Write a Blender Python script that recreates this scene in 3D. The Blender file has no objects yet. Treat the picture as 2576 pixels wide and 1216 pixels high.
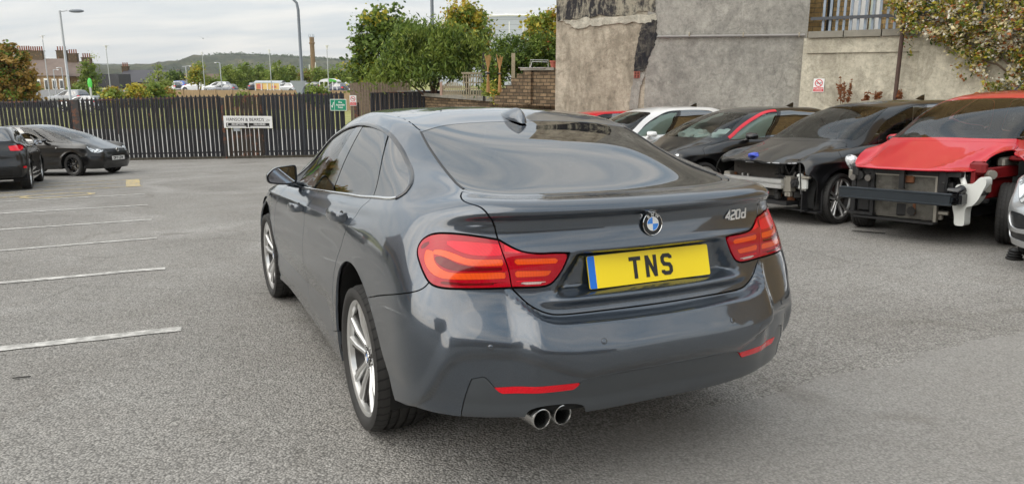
import bpy, bmesh, math, random
import numpy as np
from mathutils import Vector, Matrix, Euler
from mathutils.noise import noise as pnoise
random.seed(7); RNG = np.random.default_rng(7)
SC = bpy.context.scene
PI = math.pi
def rad(a): return math.radians(a)
# ------------------------------------------------------------ camera, sky, sun, exposure
CAM_H = 1.43
PITCH, ROLL = rad(-12.4), rad(0.1)
FPX = 2995.2 / 4096 * 2576           # focal length in pixels of a 2576 px wide view
def cam_axes(yaw, pitch, roll):
    f = Vector((math.sin(yaw)*math.cos(pitch), math.cos(yaw)*math.cos(pitch), math.sin(pitch)))
    r = Vector((math.cos(yaw), -math.sin(yaw), 0)); u = r.cross(f)
    return r*math.cos(roll)+u*math.sin(roll), -r*math.sin(roll)+u*math.cos(roll), f
cr, cu, cf = cam_axes(0, PITCH, ROLL)
CAMP = Vector((0, 0, CAM_H))
cam_d = bpy.data.cameras.new('camera'); cam = bpy.data.objects.new('camera', cam_d)
SC.collection.objects.link(cam)
m = Matrix((cr, cu, -cf)).transposed().to_4x4(); m.translation = CAMP
cam.matrix_world = m
cam_d.sensor_width = 36; cam_d.lens = 36*2995.2/4096; cam_d.clip_end = 9000; cam_d.clip_start = .05
SC.camera = cam
SC.render.resolution_x, SC.render.resolution_y = 1024, 483
SUN_AZ, SUN_EL = rad(-118), rad(38)         # azimuth from +Y towards +X
w = bpy.data.worlds.new('World'); SC.world = w; w.use_nodes = True
nt = w.node_tree; N = nt.nodes; L = nt.links; N.clear()
def nd(t, **k):
    n = N.new(t)
    for a, b in k.items(): setattr(n, a, b)
    return n
out = nd('ShaderNodeOutputWorld'); bg = nd('ShaderNodeBackground'); bg.inputs[1].default_value = .11
sky = nd('ShaderNodeTexSky', sky_type='NISHITA', sun_disc=False, sun_elevation=SUN_EL, sun_rotation=SUN_AZ)
sky.air_density = 1.0; sky.dust_density = 2.0
# thin high cloud: streaky noise laid on the sky plane
tc = nd('ShaderNodeTexCoord'); sep = nd('ShaderNodeSeparateXYZ'); L.new(tc.outputs['Generated'], sep.inputs[0])
mx = nd('ShaderNodeMath', operation='MAXIMUM'); mx.inputs[1].default_value = 0; L.new(sep.outputs[2], mx.inputs[0])
ad = nd('ShaderNodeMath', operation='ADD'); ad.inputs[1].default_value = .16; L.new(mx.outputs[0], ad.inputs[0])
dv = nd('ShaderNodeVectorMath', operation='DIVIDE'); L.new(tc.outputs['Generated'], dv.inputs[0])
cb = nd('ShaderNodeCombineXYZ')
for i in range(3): L.new(ad.outputs[0], cb.inputs[i])
L.new(cb.outputs[0], dv.inputs[1])
mp = nd('ShaderNodeMapping'); mp.inputs['Scale'].default_value = (.75, 1.9, 0); mp.inputs['Rotation'].default_value = (0, 0, .12)
L.new(dv.outputs[0], mp.inputs[0])
n1 = nd('ShaderNodeTexNoise'); n1.inputs['Scale'].default_value = 1.5; n1.inputs['Detail'].default_value = 7; n1.inputs['Roughness'].default_value = .55; n1.inputs['Distortion'].default_value = .35
L.new(mp.outputs[0], n1.inputs[0])
cr1 = nd('ShaderNodeValToRGB'); e = cr1.color_ramp.elements
e[0].position = .36; e[0].color = (.36, .46, .55, 1); e[1].position = .64; e[1].color = (.93, .90, .84, 1)
L.new(n1.outputs[0], cr1.inputs[0])
# towards the horizon the veil is even and a little warm
hz = nd('ShaderNodeValToRGB'); e = hz.color_ramp.elements
e[0].position = 0; e[0].color = (1, 1, 1, 1); e[1].position = .30; e[1].color = (.0, .0, .0, 1)
L.new(mx.outputs[0], hz.inputs[0])
mixh = nd('ShaderNodeMixRGB'); mixh.inputs[2].default_value = (.56, .550, .530, 1)
hm = nd('ShaderNodeMath', operation='MULTIPLY'); hm.inputs[1].default_value = .70
L.new(hz.outputs[0], hm.inputs[0]); L.new(hm.outputs[0], mixh.inputs[0]); L.new(cr1.outputs[0], mixh.inputs[1])
# the veil is brighter round the hidden sun
gd_ = nd('ShaderNodeVectorMath', operation='DOT_PRODUCT'); gd_.inputs[1].default_value = (math.sin(SUN_AZ)*math.cos(SUN_EL), math.cos(SUN_AZ)*math.cos(SUN_EL), math.sin(SUN_EL)); L.new(tc.outputs['Generated'], gd_.inputs[0])
g1 = nd('ShaderNodeMath', operation='MAXIMUM'); g1.inputs[1].default_value = 0; L.new(gd_.outputs['Value'], g1.inputs[0]); g2 = nd('ShaderNodeMath', operation='POWER'); g2.inputs[1].default_value = 3.0; L.new(g1.outputs[0], g2.inputs[0])
g3 = nd('ShaderNodeMath', operation='MULTIPLY_ADD'); g3.inputs[1].default_value = 9.0; g3.inputs[2].default_value = 8.6; L.new(g2.outputs[0], g3.inputs[0])
scl = nd('ShaderNodeVectorMath', operation='SCALE'); L.new(g3.outputs[0], scl.inputs['Scale'])
L.new(mixh.outputs[0], scl.inputs[0])
mixs = nd('ShaderNodeMixRGB'); mixs.inputs[0].default_value = .86
L.new(sky.outputs[0], mixs.inputs[1]); L.new(scl.outputs[0], mixs.inputs[2])
L.new(mixs.outputs[0], bg.inputs[0]); L.new(bg.outputs[0], out.inputs[0])
sd = bpy.data.lights.new('sun', 'SUN'); sd.energy = 1.35; sd.angle = rad(110); sd.color = (1, .88, .72)
sun = bpy.data.objects.new('sun', sd); SC.collection.objects.link(sun)
sdir = Vector((math.sin(SUN_AZ)*math.cos(SUN_EL), math.cos(SUN_AZ)*math.cos(SUN_EL), math.sin(SUN_EL)))
sun.rotation_euler = sdir.to_track_quat('Z', 'Y').to_euler()
SC.view_settings.view_transform = 'Standard'; SC.view_settings.look = 'None'
SC.view_settings.exposure = 0.76; SC.view_settings.gamma = 1.0
SC.render.engine = 'CYCLES'
SC.cycles.max_bounces = 8; SC.cycles.transparent_max_bounces = 16; SC.cycles.caustics_reflective = False; SC.cycles.caustics_refractive = False
# ------------------------------------------------------------ frames of reference
r2, u2, f2 = cam_axes(rad(25.538), rad(-9.866), rad(-.564))        # the camera's axes seen from the main car
CARC = Vector((-1.672, -3.244, 1.43))
Mc = Matrix((r2, u2, f2)); Mw = Matrix((cr, cu, cf))
ROTCAR = (Mw.transposed() @ Mc).to_4x4()
TCAR = Matrix.Translation(CAMP) @ ROTCAR @ Matrix.Translation(-CARC)
CARUP = (ROTCAR @ Vector((0, 0, 1, 0))).to_3d(); CARO = TCAR @ Vector((0, 0.9, 0))
GA, GB, GC = 0.0118, -0.0492, -1.43*0           # far plane z = GA x + GB y + g0 (slopes away to the left and back)
def gplane_car(x, y): return CARO.z - (CARUP.x*(x-CARO.x)+CARUP.y*(y-CARO.y))/CARUP.z
GSL = (-CARUP.x/CARUP.z+.0115, -CARUP.y/CARUP.z-.0049)
G0 = gplane_car(0, 0)
def gz(x, y):
    a = gplane_car(x, y); b = G0+GSL[0]*x+GSL[1]*y
    d = math.hypot(x-CARO.x, y-CARO.y); t = min(1, max(0, (d-2.8)/6)); t = t*t*(3-2*t)
    z = a*(1-t)+b*t
    return z
GN = Vector((-GSL[0], -GSL[1], 1)).normalized()
def view_ray(px, py):        # pixel of the 2576 x 1216 view
    return (cf + cr*((px-1288)/FPX) - cu*((py-608.2)/FPX))
def at(px, py, Y):           # the point this far in front of the camera (along +Y) on that line of sight
    d = view_ray(px, py); return CAMP + d*(Y/d.y)
def onground(px, py):
    d = view_ray(px, py); t = 3.0
    for _ in range(60):
        p = CAMP+d*t; h = p.z-gz(p.x, p.y)
        t += h/max(.05, -(d.z - (gz(p.x+d.x*.1, p.y+d.y*.1)-gz(p.x, p.y))/.1)) if True else 0
    return CAMP+d*t
# ------------------------------------------------------------ scene helpers
COL = SC.collection
def tag(o, label=None, cat=None, group=None, kind=None):
    if label: o['label'] = label
    if cat: o['category'] = cat
    if group: o['group'] = group
    if kind: o['kind'] = kind
    return o
def empty(name, loc=(0, 0, 0), rz=0, label=None, cat=None, group=None, mat=None):
    o = bpy.data.objects.new(name, None); COL.objects.link(o); o.empty_display_size = .1
    if mat is not None: o.matrix_world = mat
    else: o.location = loc; o.rotation_euler = (0, 0, rz)
    return tag(o, label, cat, group)
def mkobj(name, me, mat=None, parent=None, loc=None, rz=0):
    o = bpy.data.objects.new(name, me); COL.objects.link(o)
    if mat is not None:
        for mm in (mat if isinstance(mat, (list, tuple)) else [mat]): me.materials.append(mm)
    if parent is not None: o.parent = parent
    if loc is not None: o.location = loc
    if rz: o.rotation_euler = (0, 0, rz)
    return o
def meshdata(name, V, Fs, smooth=False, mats=None):
    me = bpy.data.meshes.new(name); me.from_pydata([tuple(v) for v in V], [], [tuple(f) for f in Fs]); me.validate()
    if smooth: me.polygons.foreach_set('use_smooth', [True]*len(me.polygons))
    if mats is not None and len(mats) == len(me.polygons): me.polygons.foreach_set('material_index', mats)
    me.update(); return me
class MB:
    """collects shapes, builds one mesh object"""
    def __init__(s): s.v = []; s.f = []; s.mi = []; s.m = 0; s.sm = []
    def add(s, V, Fs, M=None, smooth=False):
        b = len(s.v)
        s.v += [tuple((M @ Vector(v)) if M is not None else v) for v in V]
        s.f += [tuple(i+b for i in f) for f in Fs]; s.mi += [s.m]*len(Fs); s.sm += [smooth]*len(Fs)
        return s
    def box(s, c, d, M=None, rz=0, bev=0):
        x, y, z = [k/2 for k in d]
        if bev:
            b = min(bev, x*.9, y*.9, z*.9); V = []; 
            for sz in (-1, 1):
                for lvl in ((z-b, 0), (z, b)) if sz > 0 else ((z, b), (z-b, 0)):
                    zz, ins = lvl; X, Y = x-ins, y-ins
                    for (a, e) in ((X-b, -Y), (X, -Y+b), (X, Y-b), (X-b, Y), (-X+b, Y), (-X, Y-b), (-X, -Y+b), (-X+b, -Y)): V.append((a, e, sz*zz))
            F = [tuple(range(7, -1, -1)), tuple(range(24, 32))]
            for k in range(3):
                for i in range(8): j = (i+1) % 8; F.append((k*8+i, k*8+j, k*8+8+j, k*8+8+i))
        else:
            V = [(a*x, b*y, e*z) for e in (-1, 1) for a, b in ((-1, -1), (1, -1), (1, 1), (-1, 1))]
            F = [(3, 2, 1, 0), (4, 5, 6, 7), (0, 1, 5, 4), (1, 2, 6, 5), (2, 3, 7, 6), (3, 0, 4, 7)]
        T = Matrix.Translation(Vector(c)) @ Matrix.Rotation(rz, 4, 'Z')
        if M is not None: T = M @ T
        return s.add(V, F, T)
    def tube(s, pts, r, n=10, cap=True, smooth=True, M=None):
        pts = [Vector(p) for p in pts]; k = len(pts); rr = r if isinstance(r, (list, tuple)) else [r]*k
        V = []; F = []; prev = None
        for i, p in enumerate(pts):
            t = (pts[min(i+1, k-1)]-pts[max(i-1, 0)])
            t = t.normalized() if t.length > 1e-9 else Vector((0, 0, 1))
            if prev is None: a = t.orthogonal().normalized()
            else:
                a = prev-t*prev.dot(t); a = a.normalized() if a.length > 1e-6 else t.orthogonal().normalized()
            prev = a; b = t.cross(a)
            for j in range(n): q = 2*PI*j/n; V.append(p+(a*math.cos(q)+b*math.sin(q))*rr[i])
        for i in range(k-1):
            for j in range(n): l = (j+1) % n; F.append((i*n+j, i*n+l, (i+1)*n+l, (i+1)*n+j))
        if cap: F += [tuple(range(n-1, -1, -1)), tuple(range((k-1)*n, k*n))]
        return s.add(V, F, M, smooth)
    def lathe(s, prof, axis='Z', n=32, M=None, smooth=True, closed=False):
        """prof: (radius, height)"""
        V = []; F = []; k = len(prof)
        for (r, h) in prof:
            for j in range(n):
                q = 2*PI*j/n; c, d = r*math.cos(q), r*math.sin(q)
                V.append((c, d, h) if axis == 'Z' else ((h, c, d) if axis == 'X' else (d, h, c)))
        for i in range(k if closed else k-1):
            i2 = (i+1) % k
            for j in range(n): l = (j+1) % n; F.append((i*n+j, i*n+l, i2*n+l, i2*n+j))
        return s.add(V, F, M, smooth)
    def prism(s, poly, h0, h1, M=None, smooth=False):
        """poly in XY extruded along Z"""
        n = len(poly); V = [(x, y, h0) for x, y in poly]+[(x, y, h1) for x, y in poly]
        F = [tuple(range(n-1, -1, -1)), tuple(range(n, 2*n))]+[(i, (i+1) % n, n+(i+1) % n, n+i) for i in range(n)]
        return s.add(V, F, M, smooth)
    def sphere(s, c, r, n=12, m=8, M=None, sc=(1, 1, 1)):
        V = [(c[0], c[1], c[2]-r*sc[2])]; F = []
        for i in range(1, m):
            a = -PI/2+PI*i/m
            for j in range(n): q = 2*PI*j/n; V.append((c[0]+r*sc[0]*math.cos(a)*math.cos(q), c[1]+r*sc[1]*math.cos(a)*math.sin(q), c[2]+r*sc[2]*math.sin(a)))
        V.append((c[0], c[1], c[2]+r*sc[2]))
        for j in range(n): F.append((0, 1+(j+1) % n, 1+j))
        for i in range(m-2):
            for j in range(n): a = 1+i*n; F.append((a+j, a+(j+1) % n, a+n+(j+1) % n, a+n+j))
        t = len(V)-1; a = 1+(m-2)*n
        for j in range(n): F.append((a+j, a+(j+1) % n, t))
        return s.add(V, F, M, True)
    def mesh(s, name):
        me = bpy.data.meshes.new(name); me.from_pydata(s.v, [], s.f)
        me.polygons.foreach_set('material_index', s.mi); me.polygons.foreach_set('use_smooth', s.sm); me.update()
        bm = bmesh.new(); bm.from_mesh(me); bmesh.ops.recalc_face_normals(bm, faces=bm.faces); bm.to_mesh(me); bm.free()
        me.set_sharp_from_angle(angle=rad(42)); return me
    def build(s, name, mat, parent=None, loc=None, rz=0): return mkobj(name, s.mesh(name), mat, parent, loc, rz)
def copy_tree(o, parent=None):
    c = o.copy(); COL.objects.link(c); c.parent = parent
    for ch in list(o.children): copy_tree(ch, c)
    return c
# ------------------------------------------------------------ materials
MATS = {}
class NT:
    def __init__(s, name):
        s.m = bpy.data.materials.new(name); s.m.use_nodes = True; s.t = s.m.node_tree; s.t.nodes.clear()
        s.o = s.n('ShaderNodeOutputMaterial'); s.p = s.n('ShaderNodeBsdfPrincipled'); s.l(s.p.outputs[0], s.o.inputs[0])
        s.tc = None
    def n(s, t, **k):
        x = s.t.nodes.new(t)
        for a, b in k.items():
            if a.startswith('i_'): x.inputs[a[2:].replace('_', ' ')].default_value = b
            else: setattr(x, a, b)
        return x
    def l(s, a, b): s.t.links.new(a, b)
    def coord(s, which='Object', scale=(1, 1, 1), rot=(0, 0, 0)):
        if s.tc is None: s.tc = s.n('ShaderNodeTexCoord')
        mp = s.n('ShaderNodeMapping'); mp.inputs['Scale'].default_value = scale; mp.inputs['Rotation'].default_value = rot
        s.l(s.tc.outputs[which], mp.inputs[0]); return mp.outputs[0]
    def noise(s, vec, scale, detail=4, rough=.55, dist=0):
        x = s.n('ShaderNodeTexNoise'); x.inputs['Scale'].default_value = scale; x.inputs['Detail'].default_value = detail
        x.inputs['Roughness'].default_value = rough; x.inputs['Distortion'].default_value = dist
        if vec is not None: s.l(vec, x.inputs[0])
        return x.outputs[0]
    def vor(s, vec, scale, feature='F1', out=0):
        x = s.n('ShaderNodeTexVoronoi', feature=feature); x.inputs['Scale'].default_value = scale
        if vec is not None: s.l(vec, x.inputs[0])
        return x.outputs[out]
    def ramp(s, f, stops, interp='LINEAR'):
        x = s.n('ShaderNodeValToRGB'); x.color_ramp.interpolation = interp
        e = x.color_ramp.elements
        while len(e) < len(stops): e.new(.5)
        for i, (p, c) in enumerate(stops):
            e[i].position = p; c = (c, c, c) if not hasattr(c, '__len__') else c; e[i].color = (*c[:3], 1)
        s.l(f, x.inputs[0]); return x.outputs[0]
    def mix(s, fac, a, b, mode='MIX'):
        x = s.n('ShaderNodeMixRGB', blend_type=mode)
        for v, i in ((fac, 0), (a, 1), (b, 2)):
            if hasattr(v, 'is_linked') or hasattr(v, 'links'): s.l(v, x.inputs[i])
            elif i == 0: x.inputs[0].default_value = v
            else: x.inputs[i].default_value = (*v[:3], 1) if hasattr(v, '__len__') else (v, v, v, 1)
        return x.outputs[0]
    def math(s, op, a, b=0.0):
        x = s.n('ShaderNodeMath', operation=op)
        for v, i in ((a, 0), (b, 1)):
            if hasattr(v, 'links'): s.l(v, x.inputs[i])
            else: x.inputs[i].default_value = v
        return x.outputs[0]
    def bump(s, h, strength=.3, dist=.01, prev=None):
        x = s.n('ShaderNodeBump'); x.inputs['Strength'].default_value = strength; x.inputs['Distance'].default_value = dist
        s.l(h, x.inputs['Height'])
        if prev is not None: s.l(prev, x.inputs['Normal'])
        return x.outputs[0]
    def set(s, **k):
        for a, b in k.items():
            i = s.p.inputs[{'base': 'Base Color', 'rough': 'Roughness', 'metal': 'Metallic', 'normal': 'Normal', 'coat': 'Coat Weight', 'coatr': 'Coat Roughness',
                            'spec': 'Specular IOR Level', 'emit': 'Emission Color', 'emits': 'Emission Strength', 'alpha': 'Alpha', 'trans': 'Transmission Weight', 'ior': 'IOR', 'coatn': 'Coat Normal', 'sheen': 'Sheen Weight', 'sss': 'Subsurface Weight'}[a]]
            if hasattr(b, 'links'): s.l(b, i)
            elif hasattr(b, '__len__') and len(b) == 3: i.default_value = (*b, 1)
            else: i.default_value = b
        return s
def simple(name, col, rough=.5, metal=0, var=.12, scale=6, bump=0, bscale=60, coat=0, coord='Object', **k):
    """plain material with a little procedural unevenness"""
    if name in MATS: return MATS[name]
    t = NT(name); v = t.coord(coord)
    n = t.noise(v, scale, 5); c = t.mix(n, [x*(1-var) for x in col], [min(1, x*(1+var)) for x in col])
    t.set(base=c, rough=rough, metal=metal, coat=coat, **k)
    if bump: t.set(normal=t.bump(t.noise(v, bscale, 3), bump, .004))
    MATS[name] = t.m; return t.m
def car_paint(name, col, metal=.0, rough=.35, flake=0, dust=.0, cior=1.6):
    if name in MATS: return MATS[name]
    t = NT(name); v = t.coord()
    c = t.mix(0.0, col, col)
    if flake:
        f = t.ramp(t.vor(v, 900), [(0, .4), (.6, 1.5)]); c = t.mix(1.0, c, f, 'MULTIPLY')
    d = t.ramp(t.noise(v, 2.2, 6, .6), [(.35, 0), (.75, 1)])
    if dust: c = t.mix(t.math('MULTIPLY', d, dust), c, (.30, .28, .25))
    t.p.inputs['Coat IOR'].default_value = cior
    t.set(base=c, metal=metal, rough=rough, coat=1.0, coatr=t.math('ADD', t.math('MULTIPLY', d, .03+dust*.25), .025), spec=.5)
    t.set(coatn=t.bump(t.noise(v, 1.3, 2), .02, .05))
    MATS[name] = t.m; return t.m
def glass_mat(name, tint=(.02, .022, .025), dens=.85, rough=.01):
    """car glass: tinted see-through pane with a clear reflection"""
    if name in MATS: return MATS[name]
    t = NT(name); t.t.nodes.remove(t.p)
    tr = t.n('ShaderNodeBsdfTransparent'); g = 1-dens
    tr.inputs[0].default_value = (g*(.5+tint[0]*8), g*(.5+tint[1]*8), g*(.5+tint[2]*8), 1) if dens > .6 else (tint[0], tint[1], tint[2], 1)
    gl = t.n('ShaderNodeBsdfGlossy'); gl.inputs['Roughness'].default_value = rough; gl.inputs[0].default_value = (1, 1, 1, 1)
    fr = t.n('ShaderNodeFresnel'); fr.inputs[0].default_value = 3.1 if dens > .6 else 1.6
    mx = t.n('ShaderNodeMixShader'); t.l(fr.outputs[0], mx.inputs[0]); t.l(tr.outputs[0], mx.inputs[1]); t.l(gl.outputs[0], mx.inputs[2])
    t.l(mx.outputs[0], t.o.inputs[0])
    MATS[name] = t.m; return t.m
# ------------------------------------------------------------ lofted car surfaces
def nspline(x, y, xs):
    """natural cubic spline through y(x) (y: n x k), evaluated at xs"""
    n = len(x); h = np.diff(x); A = np.zeros((n, n)); B = np.zeros((n, y.shape[1])); A[0, 0] = A[-1, -1] = 1
    for i in range(1, n-1):
        A[i, i-1] = h[i-1]; A[i, i] = 2*(h[i-1]+h[i]); A[i, i+1] = h[i]
        B[i] = 3*((y[i+1]-y[i])/h[i]-(y[i]-y[i-1])/h[i-1])
    c = np.linalg.solve(A, B); b = (y[1:]-y[:-1])/h[:, None]-h[:, None]*(2*c[:-1]+c[1:])/3; d = (c[1:]-c[:-1])/(3*h[:, None])
    i = np.clip(np.searchsorted(x, xs, side='right')-1, 0, n-2); t = (xs-x[i])[:, None]
    return y[i]+b[i]*t+c[i]*t**2+d[i]*t**3
def nspline_cols(P, idx, mirror_lo=None, mirror_hi=None, power=.5):
    """P: n x m x 3 control, spline along axis 0 for each m, sampled at fractional indices idx"""
    n, mm, _ = P.shape; out = np.zeros((len(idx), mm, 3))
    for j in range(mm):
        p = P[:, j]; lo = hi = 0
        if mirror_lo is not None: g = p[1:3][::-1].copy(); g[:, 0] *= -1; p = np.vstack([g, p]); lo = 2
        if mirror_hi is not None: g = p[-3:-1][::-1].copy(); g[:, 0] *= -1; p = np.vstack([p, g]); hi = 2
        dd = np.maximum(np.linalg.norm(np.diff(p, axis=0), axis=1), 1e-5)**power
        s = np.concatenate([[0], np.cumsum(dd)])
        k = np.clip(np.floor(idx).astype(int), 0, n-2); fr = idx-k
        xs = s[lo+k]*(1-fr)+s[lo+k+1]*fr
        out[:, j] = nspline(s, p, xs)
    return out
class Surf:
    """cage: levels x columns x (half width, y, z), columns run rear centre -> side -> front centre, last level is the spine"""
    def __init__(s, cage, nu=12, nv=10, disp=None, power=.6):
        cage = np.array(cage, float); s.nl, s.nc = cage.shape[:2]; P = cage.copy(); P[:, :, 0] *= -1      # build the left half (x<0)
        nu = [nu]*(s.nc-1) if not hasattr(nu, '__len__') else nu; nv = [nv]*(s.nl-1) if not hasattr(nv, '__len__') else nv
        s.ui = np.concatenate([i+np.arange(k)/k for i, k in enumerate(nu)]+[[s.nc-1.0]])
        s.vi = np.concatenate([i+np.arange(k)/k for i, k in enumerate(nv)]+[[s.nl-1.0]])
        A = nspline_cols(P.transpose(1, 0, 2), s.ui, True, True, power)         # len(ui) x nl x 3
        A[0, :, 0] = 0; A[-1, :, 0] = 0
        B = nspline_cols(A.transpose(1, 0, 2), s.vi, None, True, power)         # len(vi) x len(ui) x 3
        B[-1, :, 0] = 0; B[:, 0, 0] = 0; B[:, -1, 0] = 0
        s.P = B; s.normals()
        if disp is not None: s.P = disp(s.P, s.N, s.ui, s.vi); s.P[:, 0, 0] = 0; s.P[:, -1, 0] = 0; s.normals()
    def normals(s):
        P = s.P
        Pu = np.zeros_like(P); Pv = np.zeros_like(P)
        Pu[:, 1:-1] = P[:, 2:]-P[:, :-2]; Pv[1:-1] = P[2:]-P[:-2]
        fl = np.array([-1, 1, 1])
        Pu[:, 0] = P[:, 1]-P[:, 1]*fl; Pu[:, -1] = P[:, -2]*fl-P[:, -2]; Pv[0] = P[1]-P[0]
        Pv[-1] = P[-2]*fl-P[-2]
        n = np.cross(Pv, Pu); l = np.linalg.norm(n, axis=2, keepdims=True)
        n = n/np.maximum(l, 1e-12)
        bad = l[:, :, 0] < 1e-10
        if bad.any(): n[bad] = (0, 0, 1)
        n[-1, :, 0] = 0; n[:, 0, 0] = 0; n[:, -1, 0] = 0
        n /= np.maximum(np.linalg.norm(n, axis=2, keepdims=True), 1e-9)
        s.N = n
    def soup(s):
        nv, nu = s.P.shape[:2]; UV = np.stack(np.meshgrid(s.ui, s.vi), -1)
        V = np.concatenate([s.P, s.N, UV], 2).reshape(-1, 8)
        i = np.arange(nv*nu).reshape(nv, nu); a, b, c, d = i[:-1, :-1], i[:-1, 1:], i[1:, 1:], i[1:, :-1]
        F = np.concatenate([np.stack([a, c, b], -1).reshape(-1, 3), np.stack([a, d, c], -1).reshape(-1, 3)])
        return V, F
    def ev(s, uv):
        """3-D points (and normals) at fractional (column, level)"""
        uv = np.asarray(uv, float).reshape(-1, 2)
        iu = np.clip(np.searchsorted(s.ui, uv[:, 0], side='right')-1, 0, len(s.ui)-2); iv = np.clip(np.searchsorted(s.vi, uv[:, 1], side='right')-1, 0, len(s.vi)-2)
        fu = ((uv[:, 0]-s.ui[iu])/(s.ui[iu+1]-s.ui[iu]))[:, None]; fv = ((uv[:, 1]-s.vi[iv])/(s.vi[iv+1]-s.vi[iv]))[:, None]
        def g(A): return (A[iv, iu]*(1-fu)+A[iv, iu+1]*fu)*(1-fv)+(A[iv+1, iu]*(1-fu)+A[iv+1, iu+1]*fu)*fv
        n = g(s.N); return g(s.P), n/np.linalg.norm(n, axis=1, keepdims=True)
def compact(V, F):
    if len(F) == 0: return V[:0], F
    u, inv = np.unique(F.reshape(-1), return_inverse=True); return V[u], inv.reshape(-1, 3)
def cut(V, F, f):
    """split a triangle soup by the sign of f at its vertices -> (inside f<0, outside)"""
    f = np.where(np.abs(f) < 1e-7, 1e-7, f); neg = f < 0; fn = neg[F]; cnt = fn.sum(1)
    Vn = [V]; nV = len(V); ins = [F[cnt == 3]]; outs = [F[cnt == 0]]; cache = {}; add = []
    def ev(a, b):
        k = (a, b) if a < b else (b, a); r = cache.get(k)
        if r is None:
            a, b = k; t = f[a]/(f[a]-f[b]); add.append(V[a]+(V[b]-V[a])*t); r = nV+len(add)-1; cache[k] = r
        return r
    ti = []; to = []
    for tri, c in zip(F[(cnt == 1) | (cnt == 2)], cnt[(cnt == 1) | (cnt == 2)]):
        odd = True if c == 1 else False
        k = [q for q in range(3) if neg[tri[q]] == odd][0]; a, b, d = int(tri[k]), int(tri[(k+1) % 3]), int(tri[(k+2) % 3])
        p, q = ev(a, b), ev(a, d); A = (ti if odd else to); B = (to if odd else ti)
        A.append((a, p, q)); B.append((p, b, d)); B.append((p, d, q))
    W = np.vstack([V, np.array(add)]) if add else V
    I = np.vstack([ins[0]]+([np.array(ti)] if ti else [])); O = np.vstack([outs[0]]+([np.array(to)] if to else []))
    return compact(W, I), compact(W, O)
def seg_dist(P, A, B):
    """distance from points P (n,3) to polyline segments A->B"""
    best = np.full(len(P), 1e9)
    for a, b in zip(A, B):
        ab = b-a; t = np.clip(((P-a)@ab)/max(ab@ab, 1e-12), 0, 1); d = P-(a+t[:, None]*ab)
        best = np.minimum(best, np.einsum('ij,ij->i', d, d))
    return np.sqrt(best)
def inside(uv, poly):
    x, y = uv[:, 0], uv[:, 1]; r = np.zeros(len(uv), bool); n = len(poly)
    for i in range(n):
        x1, y1 = poly[i]; x2, y2 = poly[(i+1) % n]
        if y1 == y2: continue
        c = ((y1 > y) != (y2 > y)); xi = x1+(y-y1)*(x2-x1)/(y2-y1); r ^= c & (x < xi)
    return r
def dense(poly, k=6, smooth=True, closed=True):
    """subdivide a uv polygon; smooth = True rounds it with a Catmull-Rom curve; a point given as (u, v, 1) stays a corner"""
    out = []; n = len(poly)
    for i in range(n if closed else n-1):
        g = lambda j: poly[j % n] if closed else poly[min(max(j, 0), n-1)]
        p0, p1, p2, p3 = g(i-1), g(i), g(i+1), g(i+2)
        c1 = len(p1) > 2 or not smooth; c2 = len(p2) > 2 or not smooth
        a, b = np.array(p1[:2], float), np.array(p2[:2], float)
        m1 = (b-a) if c1 else (b-np.array(p0[:2]))/2; m2 = (b-a) if c2 else (np.array(p3[:2])-a)/2
        if not c1 and c2: m2 = (b-a)
        for q in range(k):
            t = q/k; h = (2*t**3-3*t**2+1, t**3-2*t**2+t, -2*t**3+3*t**2, t**3-t**2); out.append(h[0]*a+h[1]*m1+h[2]*b+h[3]*m2)
    if not closed: out.append(np.array(poly[-1][:2], float))
    return np.array(out)
def field(S, V, poly):
    """signed metric distance of soup vertices to a closed uv polygon (negative inside)"""
    lo = poly.min(0)-1.2; hi = poly.max(0)+1.2; uv = V[:, 6:8]
    near = ((uv >= lo) & (uv <= hi)).all(1); f = np.full(len(V), 1.0)
    if near.any():
        Q, _ = S.ev(poly); P = V[near]; d = seg_dist(P[:, :3], Q, np.roll(Q, -1, 0))
        f[near] = np.where(inside(P[:, 6:8], poly), -d, d)
    return f
def mirror(V, F):
    W = V.copy(); W[:, 0] *= -1; W[:, 3] *= -1; return W, F[:, ::-1]
def join(*parts):
    Vs = []; Fs = []; b = 0
    for V, F in parts: Vs.append(V); Fs.append(F+b); b += len(V)
    return np.vstack(Vs), np.vstack(Fs)
def weld0(V, F, eps=1e-5):
    key = np.round(V[:, :3]/eps).astype(np.int64); _, idx, inv = np.unique(key, axis=0, return_index=True, return_inverse=True)
    F2 = inv.reshape(-1)[F]; ok = (F2[:, 0] != F2[:, 1]) & (F2[:, 1] != F2[:, 2]) & (F2[:, 0] != F2[:, 2]); return compact(V[idx], F2[ok])
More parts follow.
